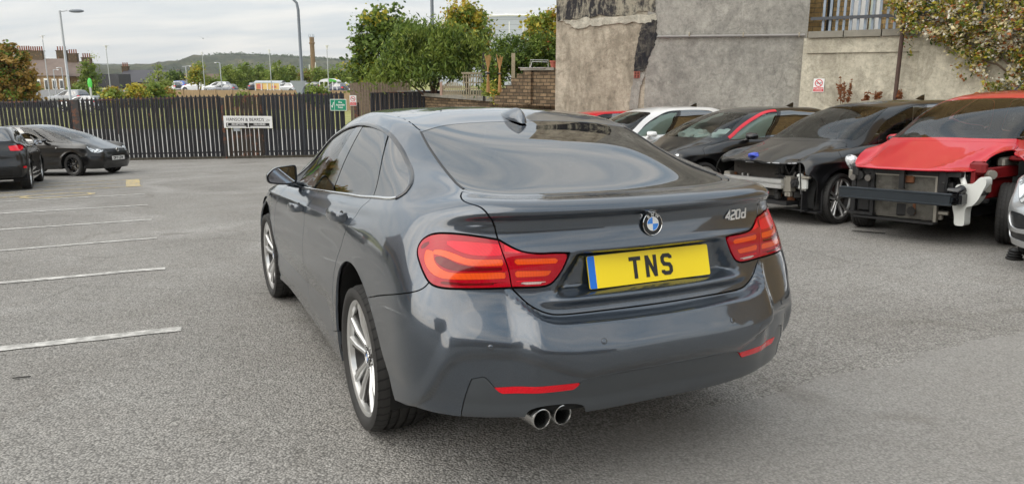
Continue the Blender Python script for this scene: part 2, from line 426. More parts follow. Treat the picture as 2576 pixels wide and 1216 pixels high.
def soup_obj(name, VF, mat, parent, flange=.012, offset=0, weld=True, mats=None):
    V, F = VF
    if len(F) == 0: return None
    if weld: V, F = weld0(V, F)
    P = V[:, :3]+V[:, 3:6]*offset; Nn = V[:, 3:6]
    # split shading: flange gets its own vertices
    if flange:
        e = np.sort(np.concatenate([F[:, [0, 1]], F[:, [1, 2]], F[:, [2, 0]]]), axis=1)
        d = np.concatenate([F[:, [0, 1]], F[:, [1, 2]], F[:, [2, 0]]])
        key = e[:, 0].astype(np.int64)*(len(V)+1)+e[:, 1]; u, ix, ct = np.unique(key, return_index=True, return_counts=True)
        bd = d[ix[ct == 1]]; a, b = bd[:, 0], bd[:, 1]; n0 = len(P); k = len(a)
        P = np.vstack([P, P[a], P[b], P[b]-Nn[b]*flange, P[a]-Nn[a]*flange])
        q = n0+np.arange(k); F2 = np.concatenate([np.stack([q+k, q, q+3*k], 1), np.stack([q+k, q+3*k, q+2*k], 1)])
        fn = np.cross(P[b]-P[a], Nn[a]); fn /= np.maximum(np.linalg.norm(fn, axis=1, keepdims=True), 1e-9)
        # blend: rounded-looking edge
        ea = Nn[a]*.35+fn*.9; eb = Nn[b]*.35+fn*.9
        NN = np.vstack([Nn, ea, eb, fn, fn]); F = np.vstack([F, F2])
    else: NN = Nn
    me = bpy.data.meshes.new(name); me.from_pydata(P.tolist(), [], F.tolist()); me.update()
    me.polygons.foreach_set('use_smooth', [True]*len(F)); NN = NN/np.maximum(np.linalg.norm(NN, axis=1, keepdims=True), 1e-9)
    me.normals_split_custom_set_from_vertices(NN.tolist())
    return mkobj(name, me, mat, parent)
def strip(S, uvs, width, height, name, mat, parent, side=0, mirror_too=True, closed=False, off=.0, sides=None):
    """raised moulding that follows a uv polyline on the surface; returns the left and right objects"""
    P, Nn = S.ev(uvs); n = len(P); T = np.gradient(P, axis=0) if not closed else np.roll(P, -1, 0)-np.roll(P, 1, 0)
    T /= np.linalg.norm(T, axis=1, keepdims=True); Bn = np.cross(Nn, T); Bn /= np.linalg.norm(Bn, axis=1, keepdims=True)
    prof = [(-.5, -.3), (-.5, .55), (-.25, 1), (.25, 1), (.5, .55), (.5, -.3)]; res = []
    V = []
    for i in range(n):
        for (a, h) in prof: V.append(P[i]+Bn[i]*width*(a+side*.5)+Nn[i]*(height*h+off))
    k = len(prof); F = []
    for i in range(n if closed else n-1):
        i2 = (i+1) % n
        for j in range(k): l = (j+1) % k; F.append((i*k+j, i2*k+j, i2*k+l, i*k+l))
    if not closed: F += [tuple(range(k)), tuple(range((n-1)*k+k-1, (n-1)*k-1, -1))]
    for sg in (sides or ((1, -1) if mirror_too else (1,))):
        b = MB(); b.add([(v[0]*sg, v[1], v[2]) for v in V], [f[::sg] for f in F], smooth=True); res.append(b.build(name, mat, parent))
    return res
def carve(S, VF, poly, gap=.004):
    """take the panel inside a uv polygon out of a soup, leaving a shut line -> (panel, rest)"""
    V, F = VF; f = field(S, V, poly); V9 = np.hstack([V, f[:, None]])
    (a, Fa), (b, Fb) = cut(V9, F, V9[:, 8]+gap/2)
    (_, _), (b, Fb) = cut(b, Fb, b[:, 8]-gap/2)
    return (a[:, :8], Fa), (b[:, :8], Fb)
def carve_line(S, VF, line, gap=.004):
    """open a shut line along an open uv polyline"""
    V, F = VF; lo = line.min(0)-.6; hi = line.max(0)+.6; near = ((V[:, 6:8] >= lo) & (V[:, 6:8] <= hi)).all(1)
    f = np.full(len(V), 1.0)
    if near.any(): Q, _ = S.ev(line); f[near] = seg_dist(V[near][:, :3], Q[:-1], Q[1:])
    V9 = np.hstack([V, f[:, None]]); return tuple(x[:, :8] if i == 0 else x for i, x in enumerate(cut(V9, F, V9[:, 8]-gap/2)[1]))
def circle_cut(VF, cy, cz, r, xmax=-.3):
    """remove a wheel opening (circle in side view)"""
    V, F = VF; f = np.hypot(V[:, 1]-cy, V[:, 2]-cz)-r; f = np.where(V[:, 0] > xmax, 1.0, f)
    return cut(V, F, f)
# ------------------------------------------------------------ the grey car in front
def sm(a, b, x): t = np.clip((x-a)/(b-a), 0, 1); return t*t*(3-2*t)
Z0 = [ # each level: 17 columns (half width, y, z)
# 0 bottom
[(0,-1.035,.352),(.32,-1.025,.352),(.57,-.965,.354),(.74,-.88,.357),(.85,-.745,.357),(.886,-.56,.335),(.893,-.30,.26),(.893,0,.20),(.885,.40,.185),(.875,.9,.19),(.872,1.5,.205),(.875,2.1,.225),(.885,2.6,.21),(.88,3.05,.2),(.80,3.36,.2),(.45,3.52,.2),(0,3.56,.2)],
# 1
[(0,-1.066,.44),(.33,-1.055,.44),(.59,-.99,.44),(.77,-.895,.44),(.877,-.745,.44),(.898,-.56,.42),(.902,-.30,.36),(.902,0,.32),(.898,.40,.27),(.888,.9,.27),(.882,1.5,.28),(.885,2.1,.29),(.898,2.6,.30),(.90,3.05,.30),(.82,3.40,.3),(.46,3.57,.3),(0,3.61,.3)],
# 2
[(0,-1.066,.53),(.33,-1.054,.53),(.60,-.99,.53),(.78,-.90,.53),(.888,-.755,.53),(.910,-.56,.51),(.908,-.30,.47),(.908,0,.44),(.904,.40,.40),(.897,.9,.40),(.892,1.5,.41),(.895,2.1,.42),(.905,2.6,.44),(.905,3.05,.44),(.83,3.42,.42),(.46,3.59,.42),(0,3.63,.42)],
# 3
[(0,-1.050,.63),(.33,-1.036,.63),(.59,-.985,.63),(.78,-.90,.63),(.893,-.765,.63),(.915,-.57,.62),(.911,-.30,.58),(.911,0,.56),(.908,.40,.53),(.903,.9,.53),(.899,1.5,.54),(.901,2.1,.55),(.908,2.6,.56),(.905,3.05,.56),(.83,3.42,.52),(.46,3.59,.52),(0,3.63,.52)],
# 4
[(0,-1.015,.72),(.32,-.998,.72),(.58,-.960,.72),(.775,-.885,.72),(.892,-.755,.72),(.916,-.565,.715),(.912,-.30,.69),(.912,0,.67),(.909,.40,.65),(.905,.9,.65),(.901,1.5,.65),(.903,2.1,.66),(.909,2.6,.67),(.90,3.05,.66),(.82,3.40,.61),(.46,3.57,.60),(0,3.62,.60)],
# 5
[(0,-.99,.82),(.32,-.972,.82),(.57,-.93,.82),(.765,-.855,.82),(.878,-.73,.82),(.908,-.555,.81),(.910,-.30,.79),(.910,0,.775),(.907,.40,.76),(.904,.9,.755),(.900,1.5,.75),(.902,2.1,.75),(.906,2.6,.76),(.885,3.05,.745),(.80,3.36,.69),(.45,3.54,.67),(0,3.60,.67)],
# 6
[(0,-.985,.925),(.32,-.968,.925),(.56,-.92,.925),(.74,-.84,.925),(.848,-.70,.92),(.892,-.54,.90),(.904,-.30,.885),(.905,0,.868),(.903,.40,.850),(.900,.9,.835),(.896,1.5,.82),(.896,2.1,.81),(.892,2.6,.82),(.86,3.02,.80),(.77,3.30,.75),(.44,3.49,.73),(0,3.55,.73)],
# 7
[(0,-.958,1.03),(.31,-.94,1.03),(.545,-.895,1.03),(.70,-.825,1.03),(.80,-.70,1.02),(.858,-.52,.985),(.878,-.30,.965),(.882,0,.945),(.881,.40,.922),(.879,.9,.895),(.876,1.5,.872),(.875,2.1,.862),(.865,2.6,.868),(.82,2.98,.85),(.72,3.24,.81),(.42,3.42,.78),(0,3.48,.78)],
# 8 under the tail lip
[(0,-.998,1.077),(.31,-.979,1.078),(.54,-.936,1.080),(.672,-.866,1.082),(.765,-.715,1.073),(.832,-.505,1.035),(.855,-.29,1.01),(.860,0,.982),(.860,.40,.955),(.859,.9,.925),(.857,1.5,.90),(.856,2.1,.893),(.835,2.6,.90),(.77,2.95,.88),(.66,3.18,.85),(.40,3.34,.82),(0,3.40,.83)],
# 9 tail lip edge
[(0,-.970,1.110),(.31,-.952,1.111),(.530,-.912,1.113),(.645,-.848,1.114),(.735,-.695,1.10),(.812,-.49,1.066),(.838,-.28,1.040),(.845,.01,1.012),(.846,.40,.982),(.845,.9,.948),(.843,1.5,.922),(.84,2.1,.912),(.80,2.6,.918),(.72,2.92,.905),(.60,3.10,.88),(.38,3.22,.865),(0,3.28,.875)],
# 10 deck
[(0,-.90,1.118),(.30,-.886,1.120),(.51,-.835,1.123),(.625,-.75,1.127),(.705,-.61,1.120),(.788,-.46,1.092),(.818,-.26,1.066),(.826,.02,1.038),(.827,.40,1.007),(.827,.9,.972),(.825,1.5,.943),(.82,2.1,.928),(.79,2.5,.93),(.71,2.75,.925),(.58,2.88,.92),(.34,2.95,.925),(0,2.98,.935)],
# 11 waist / screen base
[(0,-.80,1.127),(.29,-.783,1.128),(.49,-.72,1.132),(.60,-.60,1.142),(.675,-.50,1.152),(.762,-.41,1.125),(.797,-.22,1.092),(.807,.04,1.062),(.808,.40,1.03),(.807,.9,.994),(.804,1.5,.964),(.797,2.0,.945),(.785,2.38,.94),(.72,2.52,.955),(.55,2.62,.975),(.30,2.68,.985),(0,2.70,.99)],
# 12 mid greenhouse
[(0,-.31,1.280),(.28,-.30,1.277),(.475,-.275,1.262),(.578,-.235,1.238),(.632,-.20,1.228),(.690,-.12,1.220),(.715,.04,1.235),(.722,.22,1.228),(.722,.52,1.218),(.720,.98,1.205),(.715,1.45,1.165),(.705,1.82,1.115),(.69,2.06,1.08),(.63,2.12,1.14),(.47,2.19,1.17),(.25,2.23,1.185),(0,2.25,1.19)],
# 13 screen top / roof rail
[(0,.178,1.383),(.26,.160,1.379),(.45,.118,1.366),(.550,.065,1.350),(.585,.11,1.354),(.602,.20,1.366),(.612,.32,1.380),(.612,.48,1.392),(.608,.70,1.398),(.603,1.0,1.388),(.60,1.36,1.345),(.602,1.60,1.298),(.585,1.72,1.285),(.52,1.74,1.335),(.40,1.79,1.37),(.22,1.81,1.385),(0,1.82,1.39)],
# 14
[(0,.42,1.436),(.21,.42,1.434),(.35,.425,1.427),(.42,.44,1.421),(.455,.48,1.421),(.478,.54,1.424),(.49,.62,1.430),(.495,.74,1.437),(.495,.89,1.440),(.49,1.06,1.438),(.482,1.25,1.426),(.46,1.39,1.413),(.43,1.47,1.406),(.37,1.52,1.407),(.29,1.55,1.412),(.17,1.57,1.415),(0,1.58,1.416)],
# 15 spine
[(0,.62,1.453),(0,.66,1.455),(0,.70,1.457),(0,.74,1.458),(0,.78,1.459),(0,.82,1.460),(0,.87,1.461),(0,.93,1.461),(0,.99,1.461),(0,1.05,1.460),(0,1.11,1.459),(0,1.16,1.458),(0,1.2,1.456),(0,1.24,1.454),(0,1.28,1.452),(0,1.31,1.450),(0,1.33,1.449)]]
def pc(x, pts):
    pts = np.array(pts); return np.interp(x, pts[:, 0], pts[:, 1])
def smooth_pc(x, pts, w=.02):
    return sum(pc(x+d*w, pts)*k for d, k in ((-1.5, .1), (-1, .15), (-.5, .15), (0, .2), (.5, .15), (1, .15), (1.5, .1)))
BOOTLINE = [(0, .714), (.40, .719), (.46, .727), (.50, .745), (.555, .80), (.575, .824), (.7, .95), (1, 1.2)]
CREASE = [(0, .528), (.20, .528), (.30, .522), (.35, .516), (.42, .545), (.50, .580), (.58, .600), (.70, .608), (.765, .600), (.80, .57), (.83, .50), (.85, .42), (.88, .30), (1, .2)]
def main_disp(P, N, ui, vi):
    P = P.copy(); x = np.abs(P[:, :, 0]); y = P[:, :, 1]; z = P[:, :, 2]; U = ui[None, :]
    rear = (U < 5.5)
    # bumper stands proud below the boot line, with a shelf
    zb = smooth_pc(x, BOOTLINE, .015); fade = 1-sm(.50, .60, x)
    d = .052*(1-sm(zb-.030, zb-.010, z))*sm(.40, .62, z+.0)*fade+.006*(1-sm(.40, .62, z))*fade
    # overhang above the lower crease
    zc = smooth_pc(x, CREASE, .02); k = 1-sm(.93, 1.0, x*1.0)
    d += .012*sm(zc-.016, zc+.016, z)*(1-sm(zc+.02, zc+.15, z))*k
    d -= .012*(1-sm(zc-.030, zc-.004, z))*k*sm(.36, .42, z)
    d = np.where(rear, d, 0)
    # plate recess in the boot lid
    xr = .335+.09*np.clip((.93-z)/.14, 0, 1.2); dx = xr-x
    rec = sm(-.004, .050, dx)*sm(.775, .805, z)*(1-sm(.918, .930, z))
    d -= np.where(U < 4, .040*rec, 0)
    # crease just above the recess, soft bulge at its foot
    d += np.where(U < 4, .008*np.exp(-((z-.936)/.014)**2)*(1-sm(.50, .62, x)), 0)
    d += np.where(U < 4, .026*np.exp(-((z-.766)/.017)**2)*(1-sm(.36, .50, x)), 0)
    d -= np.where(U < 3.6, .014*np.exp(-((z-1.052)/.013)**2)*sm(.70, .60, -x*0+0)*(1-sm(2.9, 3.6, U)), 0) if False else np.where(U < 3.6, .012*np.exp(-((z-1.050)/.014)**2)*(1-sm(2.7, 3.5, U)), 0)
    Nh = N.copy(); Nh[:, :, 2] *= .25; Nh /= np.linalg.norm(Nh, axis=2, keepdims=True)
    P += Nh*d[:, :, None]
    # side: swage line along the door handles, hollow above the sill
    side = sm(6.6, 8.2, U)*(1-sm(12.6, 13.4, U))
    zs = .925-.030*(y-.2)
    s = .011*np.exp(-np.abs((z-zs)/.026))*side-.009*np.exp(-((z-(zs-.10))/.06)**2)*side
    s += -.012*np.exp(-((z-.42-.0*(y))/.085)**2)*sm(8.0, 8.6, U)*(1-sm(11.6, 12.2, U))
    # flared lips round the wheel openings
    for cy in (0.0, 2.81):
        r = np.hypot(y-cy, z-.345); s += .010*np.exp(-((r-.375)/.035)**2)*(U > 4.4)*(U < 14)*(z < .9)
    P[:, :, 0] -= s
    return P
NUM = [14, 14, 16, 18, 16, 14, 14, 14, 12, 12, 12, 12, 10, 8, 6, 5]; NVM = [10, 12, 14, 14, 18, 14, 14, 10, 6, 8, 6, 12, 14, 8, 6]
SM = Surf(Z0, NUM, NVM, main_disp, .6)
#MAINBUILD
# ---- materials shared by the cars
M_BLACK = simple('black_trim', (.012, .012, .013), .45)
M_UNDER = simple('underbody', (.006, .006, .006), .9)
M_GLOSSB = simple('gloss_black', (.006, .006, .007), .06, coat=.5)
M_CHROME = simple('chrome', (.78, .78, .78), .08, 1.0, .03)
M_STEEL = simple('brushed_steel', (.55, .55, .54), .25, 1.0, .08)
M_DARKCAV = simple('dark_cavity', (.004, .004, .004), .95)
M_RIMF = simple('machined_alloy', (.68, .68, .67), .28, .8, .06, 12)
M_RIMP = simple('painted_alloy', (.060, .058, .056), .35, .6, .08)
M_DISC = simple('brake_disc_iron', (.22, .20, .18), .4, .9, .3, 20)
M_SEAT = simple('seat_leather', (.018, .018, .019), .55)
M_WHITE = simple('white_plastic', (.72, .72, .70), .4)
M_RUST = simple('rust', (.18, .07, .03), .85, 0, .5, 20)
def tyre_mat():
    t = NT('tyre_rubber'); v = t.coord(); sp = t.n('ShaderNodeSeparateXYZ'); t.l(v, sp.inputs[0])
    ang = t.math('ARCTAN2', sp.outputs[1], sp.outputs[2]); r = t.math('SQRT', t.math('ADD', t.math('MULTIPLY', sp.outputs[1], sp.outputs[1]), t.math('MULTIPLY', sp.outputs[2], sp.outputs[2])))
    ph = t.math('ADD', t.math('MULTIPLY', ang, 46.0), t.math('MULTIPLY', t.math('ABSOLUTE', sp.outputs[0]), 46.0))
    sip = t.math('GREATER_THAN', t.math('SINE', ph), .80); tread = t.math('GREATER_THAN', r, .315); side = t.math('GREATER_THAN', t.math('ABSOLUTE', sp.outputs[0]), .028)
    sip = t.math('MULTIPLY', t.math('MULTIPLY', sip, tread), side)
    c = t.mix(t.noise(v, 14, 4), (.014, .014, .014), (.034, .032, .030)); c = t.mix(sip, c, (.004, .004, .004))
    t.set(base=c, rough=.72, normal=t.bump(t.math('SUBTRACT', 1.0, sip), .6, .006)); return t.m
M_TYRE = tyre_mat()
M_TINT = glass_mat('privacy_glass', (.010, .011, .013), .93)
M_GLASS = glass_mat('car_glass', (.62, .70, .66), .4)
M_WIND = glass_mat('screen_glass', (.55, .62, .60), .4)
def lens_mat(name, col, rough=.12, emits=0):
    t = NT(name); v = t.coord()
    n = t.noise(v, 8, 3); sp = t.n('ShaderNodeSeparateXYZ'); t.l(v, sp.inputs[0]); rb = t.math('MULTIPLY', t.math('LESS_THAN', t.math('FRACT', t.math('MULTIPLY', t.math('ADD', sp.outputs[0], sp.outputs[1]), 130.0)), .3), .35); n = t.math('MULTIPLY', n, t.math('SUBTRACT', 1.0, rb)); c = t.mix(n, [x*.75 for x in col], [min(1, x*1.2) for x in col])
    t.p.inputs['Coat IOR'].default_value = 1.42; t.set(base=c, rough=rough, coat=1.0, coatr=.01, spec=.25); return t.m
M_RED = lens_mat('red_lens', (.44, .0, .012)); M_REDB = lens_mat('bright_red_lens', (.80, .004, .022)); M_REDD = lens_mat('deep_red_lens', (.16, .0, .004))
M_ORANGE = lens_mat('light_guide', (.88, .09, .012)); M_REFLR = lens_mat('red_reflector', (.75, .0, .012)); M_CLEARL = lens_mat('clear_lens', (.62, .45, .42))
# ---- small builders in car coordinates
def rounded_poly(pts, r=.01, k=5):
    out = []; n = len(pts)
    for i in range(n):
        p, a, b = Vector(pts[i]), Vector(pts[i-1]), Vector(pts[(i+1) % n]); rr = r[i] if hasattr(r, '__len__') else r
        u = (a-p).normalized(); v = (b-p).normalized(); rr = min(rr, (a-p).length*.45, (b-p).length*.45)
        p1, p2 = p+u*rr, p+v*rr
        for q in range(k+1): t = q/k; out.append(tuple((1-t)**2*p1+2*t*(1-t)*p+t*t*p2))
    return out
def stroke(b, pts, w, h, M, closed=False):
    """flat letter stroke of width w and height h along 2-D points"""
    pts = [Vector(p) for p in pts]; n = len(pts); Lp = []; Rp = []
    for i in range(n):
        a = pts[(i-1) % n] if (closed or i > 0) else None; c = pts[(i+1) % n] if (closed or i < n-1) else None
        d1 = (pts[i]-a).normalized() if a is not None else None; d2 = (c-pts[i]).normalized() if c is not None else None
        d1 = d1 or d2; d2 = d2 or d1; n1 = Vector((-d1.y, d1.x)); n2 = Vector((-d2.y, d2.x)); m = (n1+n2).normalized(); k = min(1/max(m.dot(n1), .35), 2.2)
        Lp.append(pts[i]+m*w*.5*k); Rp.append(pts[i]-m*w*.5*k)
    V = []; F = []
    for i in range(n): V += [(Lp[i].x, Lp[i].y, 0), (Rp[i].x, Rp[i].y, 0), (Rp[i].x, Rp[i].y, h), (Lp[i].x, Lp[i].y, h)]
    for i in range(n if closed else n-1):
        a = i*4; c = ((i+1) % n)*4
        for q in range(4): F.append((a+q, a+(q+1) % 4, c+(q+1) % 4, c+q))
    if not closed: F += [(3, 2, 1, 0), ((n-1)*4, (n-1)*4+1, (n-1)*4+2, (n-1)*4+3)]
    b.add(V, F, M)
def text_mesh(s, size, M, depth=.001, bold=0, sx=1, align='CENTER', spacing=1.0):
    cu_ = bpy.data.curves.new('lettering', 'FONT'); cu_.body = s; cu_.size = size; cu_.extrude = depth; cu_.offset = bold; cu_.align_x = align; cu_.align_y = 'CENTER'; cu_.resolution_u = 3; cu_.space_character = spacing
    o = bpy.data.objects.new('lettering', cu_); COL.objects.link(o); bpy.context.view_layer.update()
    dg = bpy.context.evaluated_depsgraph_get(); me = bpy.data.meshes.new_from_object(o.evaluated_get(dg)); bpy.data.objects.remove(o); bpy.data.curves.remove(cu_)
    me.transform(M @ Matrix.Diagonal((sx, 1, 1, 1))); return me
def add_text(b, s, size, M, **k):
    me = text_mesh(s, size, M, **k); b.add([v.co[:] for v in me.vertices], [tuple(p.vertices) for p in me.polygons]); bpy.data.meshes.remove(me)
def frame(origin, xdir, ydir):
    x = Vector(xdir).normalized(); z = x.cross(Vector(ydir)).normalized(); y = z.cross(x)
    m = Matrix((x, y, z)).transposed().to_4x4(); m.translation = Vector(origin); return m
# ---- wheels (axle along X, outer face towards -X)
WHEELS = {}
def tyre_profile(R, Rr, w):
    h = w/2; s = R-Rr
    p = [(Rr-.008, -h*.80), (Rr+.004, -h*.88), (Rr+s*.25, -h*.985), (Rr+s*.55, -h*1.0), (R-s*.18, -h*.95), (R-.012, -h*.86), (R-.003, -h*.74)]
    for g in (-.48, -.17, .17, .48):
        g *= h; p += [(R-.0005, g-.006), (R-.008, g-.0055), (R-.008, g+.0055), (R, g+.006)]
    p += [(R-.003, h*.74), (R-.012, h*.86), (R-s*.18, h*.95), (R-s*.55 if s > 1 else Rr+s*.55, h), (Rr, h*.8)]
    return p
def add_spoke(b, ang, pts):
    """pts: (radius, tangential centre, half width, face depth x, thickness)"""
    V = []; F = []
    for (r, tcen, hw, fx, th) in pts:
        for (dt, dx) in ((-hw, th), (-hw, .006), (-hw+min(.005, hw*.4), 0), (hw-min(.005, hw*.4), 0), (hw, .006), (hw, th)): V.append((fx+dx, tcen+dt, r))
    for i in range(len(pts)-1):
        for j in range(6): l = (j+1) % 6; F.append((i*6+j, i*6+l, (i+1)*6+l, (i+1)*6+j))
    F += [tuple(range(6)), tuple(range(len(pts)*6-1, len(pts)*6-7, -1))]
    b.add(V, F, Matrix.Rotation(ang, 4, 'X'))
def wheel_meshes(key, R, Rr, w, style, face, pocket, cap='plain', dish=.028):
    """(rim, tyre, disc, cap) meshes"""
    if key in WHEELS: return WHEELS[key]
    h = w/2; b = MB()
    b.m = 1; b.lathe([(Rr-.022, -h*.62), (Rr-.030, -h*.1), (Rr-.05, h*.1), (Rr-.045, h*.7), (Rr+.004, h*.80), (Rr-.004, h*.5), (Rr-.004, -h*.6)], 'X', 48, closed=True)
    b.m = 0; b.lathe([(Rr+.006, -h*.80), (Rr+.002, -h*.86), (Rr-.008, -h*.86), (Rr-.018, -h*.80), (Rr-.022, -h*.62), (Rr-.010, -h*.6)], 'X', 64, closed=True)
    xf = -h*.80; xh = -h*.80+dish
    if style == 'twin5':                                   # five pairs of diverging spokes with a machined face
        for k in range(5):
            a = 2*PI*k/5
            for sg in (-1, 1):
                b.m = 0; add_spoke(b, a, [(.040, sg*.018, .015, xh, .04), (.085, sg*.024, .0125, xh-.006, .04), (.15, sg*.038, .0130, (xf+xh)/2-.006, .035), (Rr-.010, sg*.060, .0185, xf-.0, .028)])
                b.m = 1; add_spoke(b, a, [(.055, sg*.036, .010, xh+.008, .03), (.15, sg*.060, .011, (xf+xh)/2+.006, .03), (Rr-.014, sg*.092, .014, xf+.010, .02)])
            b.m = 1; add_spoke(b, a, [(.05, 0, .010, xh+.016, .03), (.10, 0, .012, xh+.018, .02), (.13, 0, .010, xh+.022, .01)])
    elif style == 'twist':                                 # black multi-blade
        for k in range(5):
            a = 2*PI*k/5
            b.m = 0; add_spoke(b, a, [(.035, 0, .016, xh, .04), (.11, .012, .012, xh-.01, .03), (Rr-.01, .075, .010, xf, .025)])
            add_spoke(b, a, [(.05, .0, .012, xh+.006, .03), (.12, -.012, .009, xh-.002, .03), (Rr-.01, -.05, .008, xf+.006, .02)])
    elif style == 'five2':                                 # five wide split spokes
        for k in range(5):
            a = 2*PI*k/5
            for sg in (-1, 1):
                b.m = 0; add_spoke(b, a, [(.035, sg*.014, .016, xh, .05), (.10, sg*.020, .013, xh-.008, .04), (.17, sg*.030, .015, (xf+xh)/2-.004, .035), (Rr-.01, sg*.043, .020, xf, .03)])
            b.m = 1; add_spoke(b, a, [(.05, 0, .02, xh+.018, .02), (.2, 0, .02, xf+.024, .01)])
    else:                                                  # plain ten spoke
        for k in range(10):
            b.m = 0; add_spoke(b, 2*PI*k/10, [(.035, 0, .014, xh, .04), (.12, 0, .010, xh-.006, .03), (Rr-.01, 0, .012, xf, .025)])
    b.m = 1 if style == 'twin5' else 0; b.lathe([(0, xh-.002), (.034, xh-.002), (.050, xh+.002), (.062, xh+.014), (.066, xh+.05), (0, xh+.05)], 'X', 32)
    b.m = 2
    for k in range(5): a = 2*PI*(k+.5)/5; b.tube([(xh+.004, .053*math.sin(a), .053*math.cos(a)), (xh-.006, .053*math.sin(a), .053*math.cos(a))], .008, 8)
    rim = b.mesh('wheel'); 
    for mm in (face, pocket, M_STEEL): rim.materials.append(mm)
    t = MB(); t.lathe(tyre_profile(R, Rr, w), 'X', 96, closed=False); tm = t.mesh('tyre'); tm.materials.append(M_TYRE)
    d = MB(); d.lathe([(.07, h*.05), (Rr*.66, h*.05), (Rr*.66, h*.22), (.07, h*.22)], 'X', 40, closed=True); d.box((h*.02, -Rr*.55, .02), (.09, .075, .17), bev=.012); dm = d.mesh('brake_disc'); dm.materials.append(M_DISC)
    s = MB(); s.lathe([(0, xh-.008), (.026, xh-.008), (.031, xh-.002)], 'X', 24)
    if cap == 'roundel':
        s.v = []; s.f = []; s.mi = []; s.sm = []
        roundel(s, .031, Matrix.Translation((xh-.004, 0, 0)) @ Matrix.Rotation(-PI/2, 4, 'Y') @ Matrix.Rotation(-PI/2, 4, 'Z'))
    sm_ = s.mesh('centre_cap')
    for mm in ((M_CHROME, M_BLACK, M_BLUE, M_WHITE) if cap == 'roundel' else (face,)): sm_.materials.append(mm)
    WHEELS[key] = (rim, tm, dm, sm_); return WHEELS[key]
M_BLUE = simple('badge_blue', (.02, .22, .72), .2, coat=.6)
def roundel(b, r, M):
    """chrome ring, black band, quartered blue and white disc; materials 0 chrome 1 black 2 blue 3 white"""
    def ring(r0, r1, z0, z1, m, n=48, a0=0, a1=2*PI):
        b.m = m; V = []; F = []
        for i in range(n+1):
            q = a0+(a1-a0)*i/n; V += [(r0*math.cos(q), r0*math.sin(q), z0), (r1*math.cos(q), r1*math.sin(q), z1)]
        for i in range(n): F.append((2*i, 2*i+1, 2*i+3, 2*i+2))
        b.add(V, F, M)
    b.m = 0; b.lathe([(r*1.0, 0), (r*1.0, .0035), (r*.96, .0045), (r*.93, .0035), (r*.93, 0)], 'Z', 48, M)
    ring(r*.57, r*.935, .0032, .003, 1)
    b.m = 0; b.lathe([(r*.60, .002), (r*.60, .0042), (r*.56, .0042), (r*.56, .002)], 'Z', 40, M)
    for k in range(4): ring(0, r*.565, .0036, .0036, 2 if k in (1, 3) else 3, 12, k*PI/2, (k+1)*PI/2)
    if r > .035:
        b.m = 3
        for ch, a in (('B', .62), ('M', 0), ('W', -.62)):
            add_text(b, ch, r*.36, M @ Matrix.Rotation(a, 4, 'Z') @ Matrix.Translation((0, r*.76, .0037)), depth=.0004, bold=.0004)
def put_wheels(root, meshes, spots, label=None):
    """spots: (x, y, z, steer); x<0 is the left side"""
    for (x, y, z, st) in spots:
        o = bpy.data.objects.new('wheel', meshes[0]); COL.objects.link(o); o.parent = root; o.location = (x, y, z)
        o.rotation_euler = (RNG.uniform(0, .0)+(.35 if y > 1 else 0.18), 0, (0 if x < 0 else PI)+st) if False else (0, 0, (0 if x < 0 else PI)+st)
        for me, nm in zip(meshes[1:], ('tyre', 'brake_disc', 'centre_cap')):
            c = bpy.data.objects.new(nm, me); COL.objects.link(c); c.parent = o
    return o
def arch_liner(root, cy, cz, r, x0, x1, name='wheel_arch', mat=None):
    for sg in (-1, 1):
        b = MB(); V = []; n = 20
        for i in range(n+1):
            a = -.25+(PI+.5)*i/n; V += [(sg*x0, cy+r*math.cos(a), cz+r*math.sin(a)), (sg*x1, cy+r*math.cos(a), cz+r*math.sin(a))]
        F = [(2*i, 2*i+1, 2*i+3, 2*i+2) for i in range(n)]; c = len(V); V.append((sg*x1, cy, cz)); F += [(2*i+1, c, 2*i+3) for i in range(n)]
        b.add(V, F); b.build(name, mat or M_UNDER, root)
def both(VF): return join(VF, mirror(*VF))

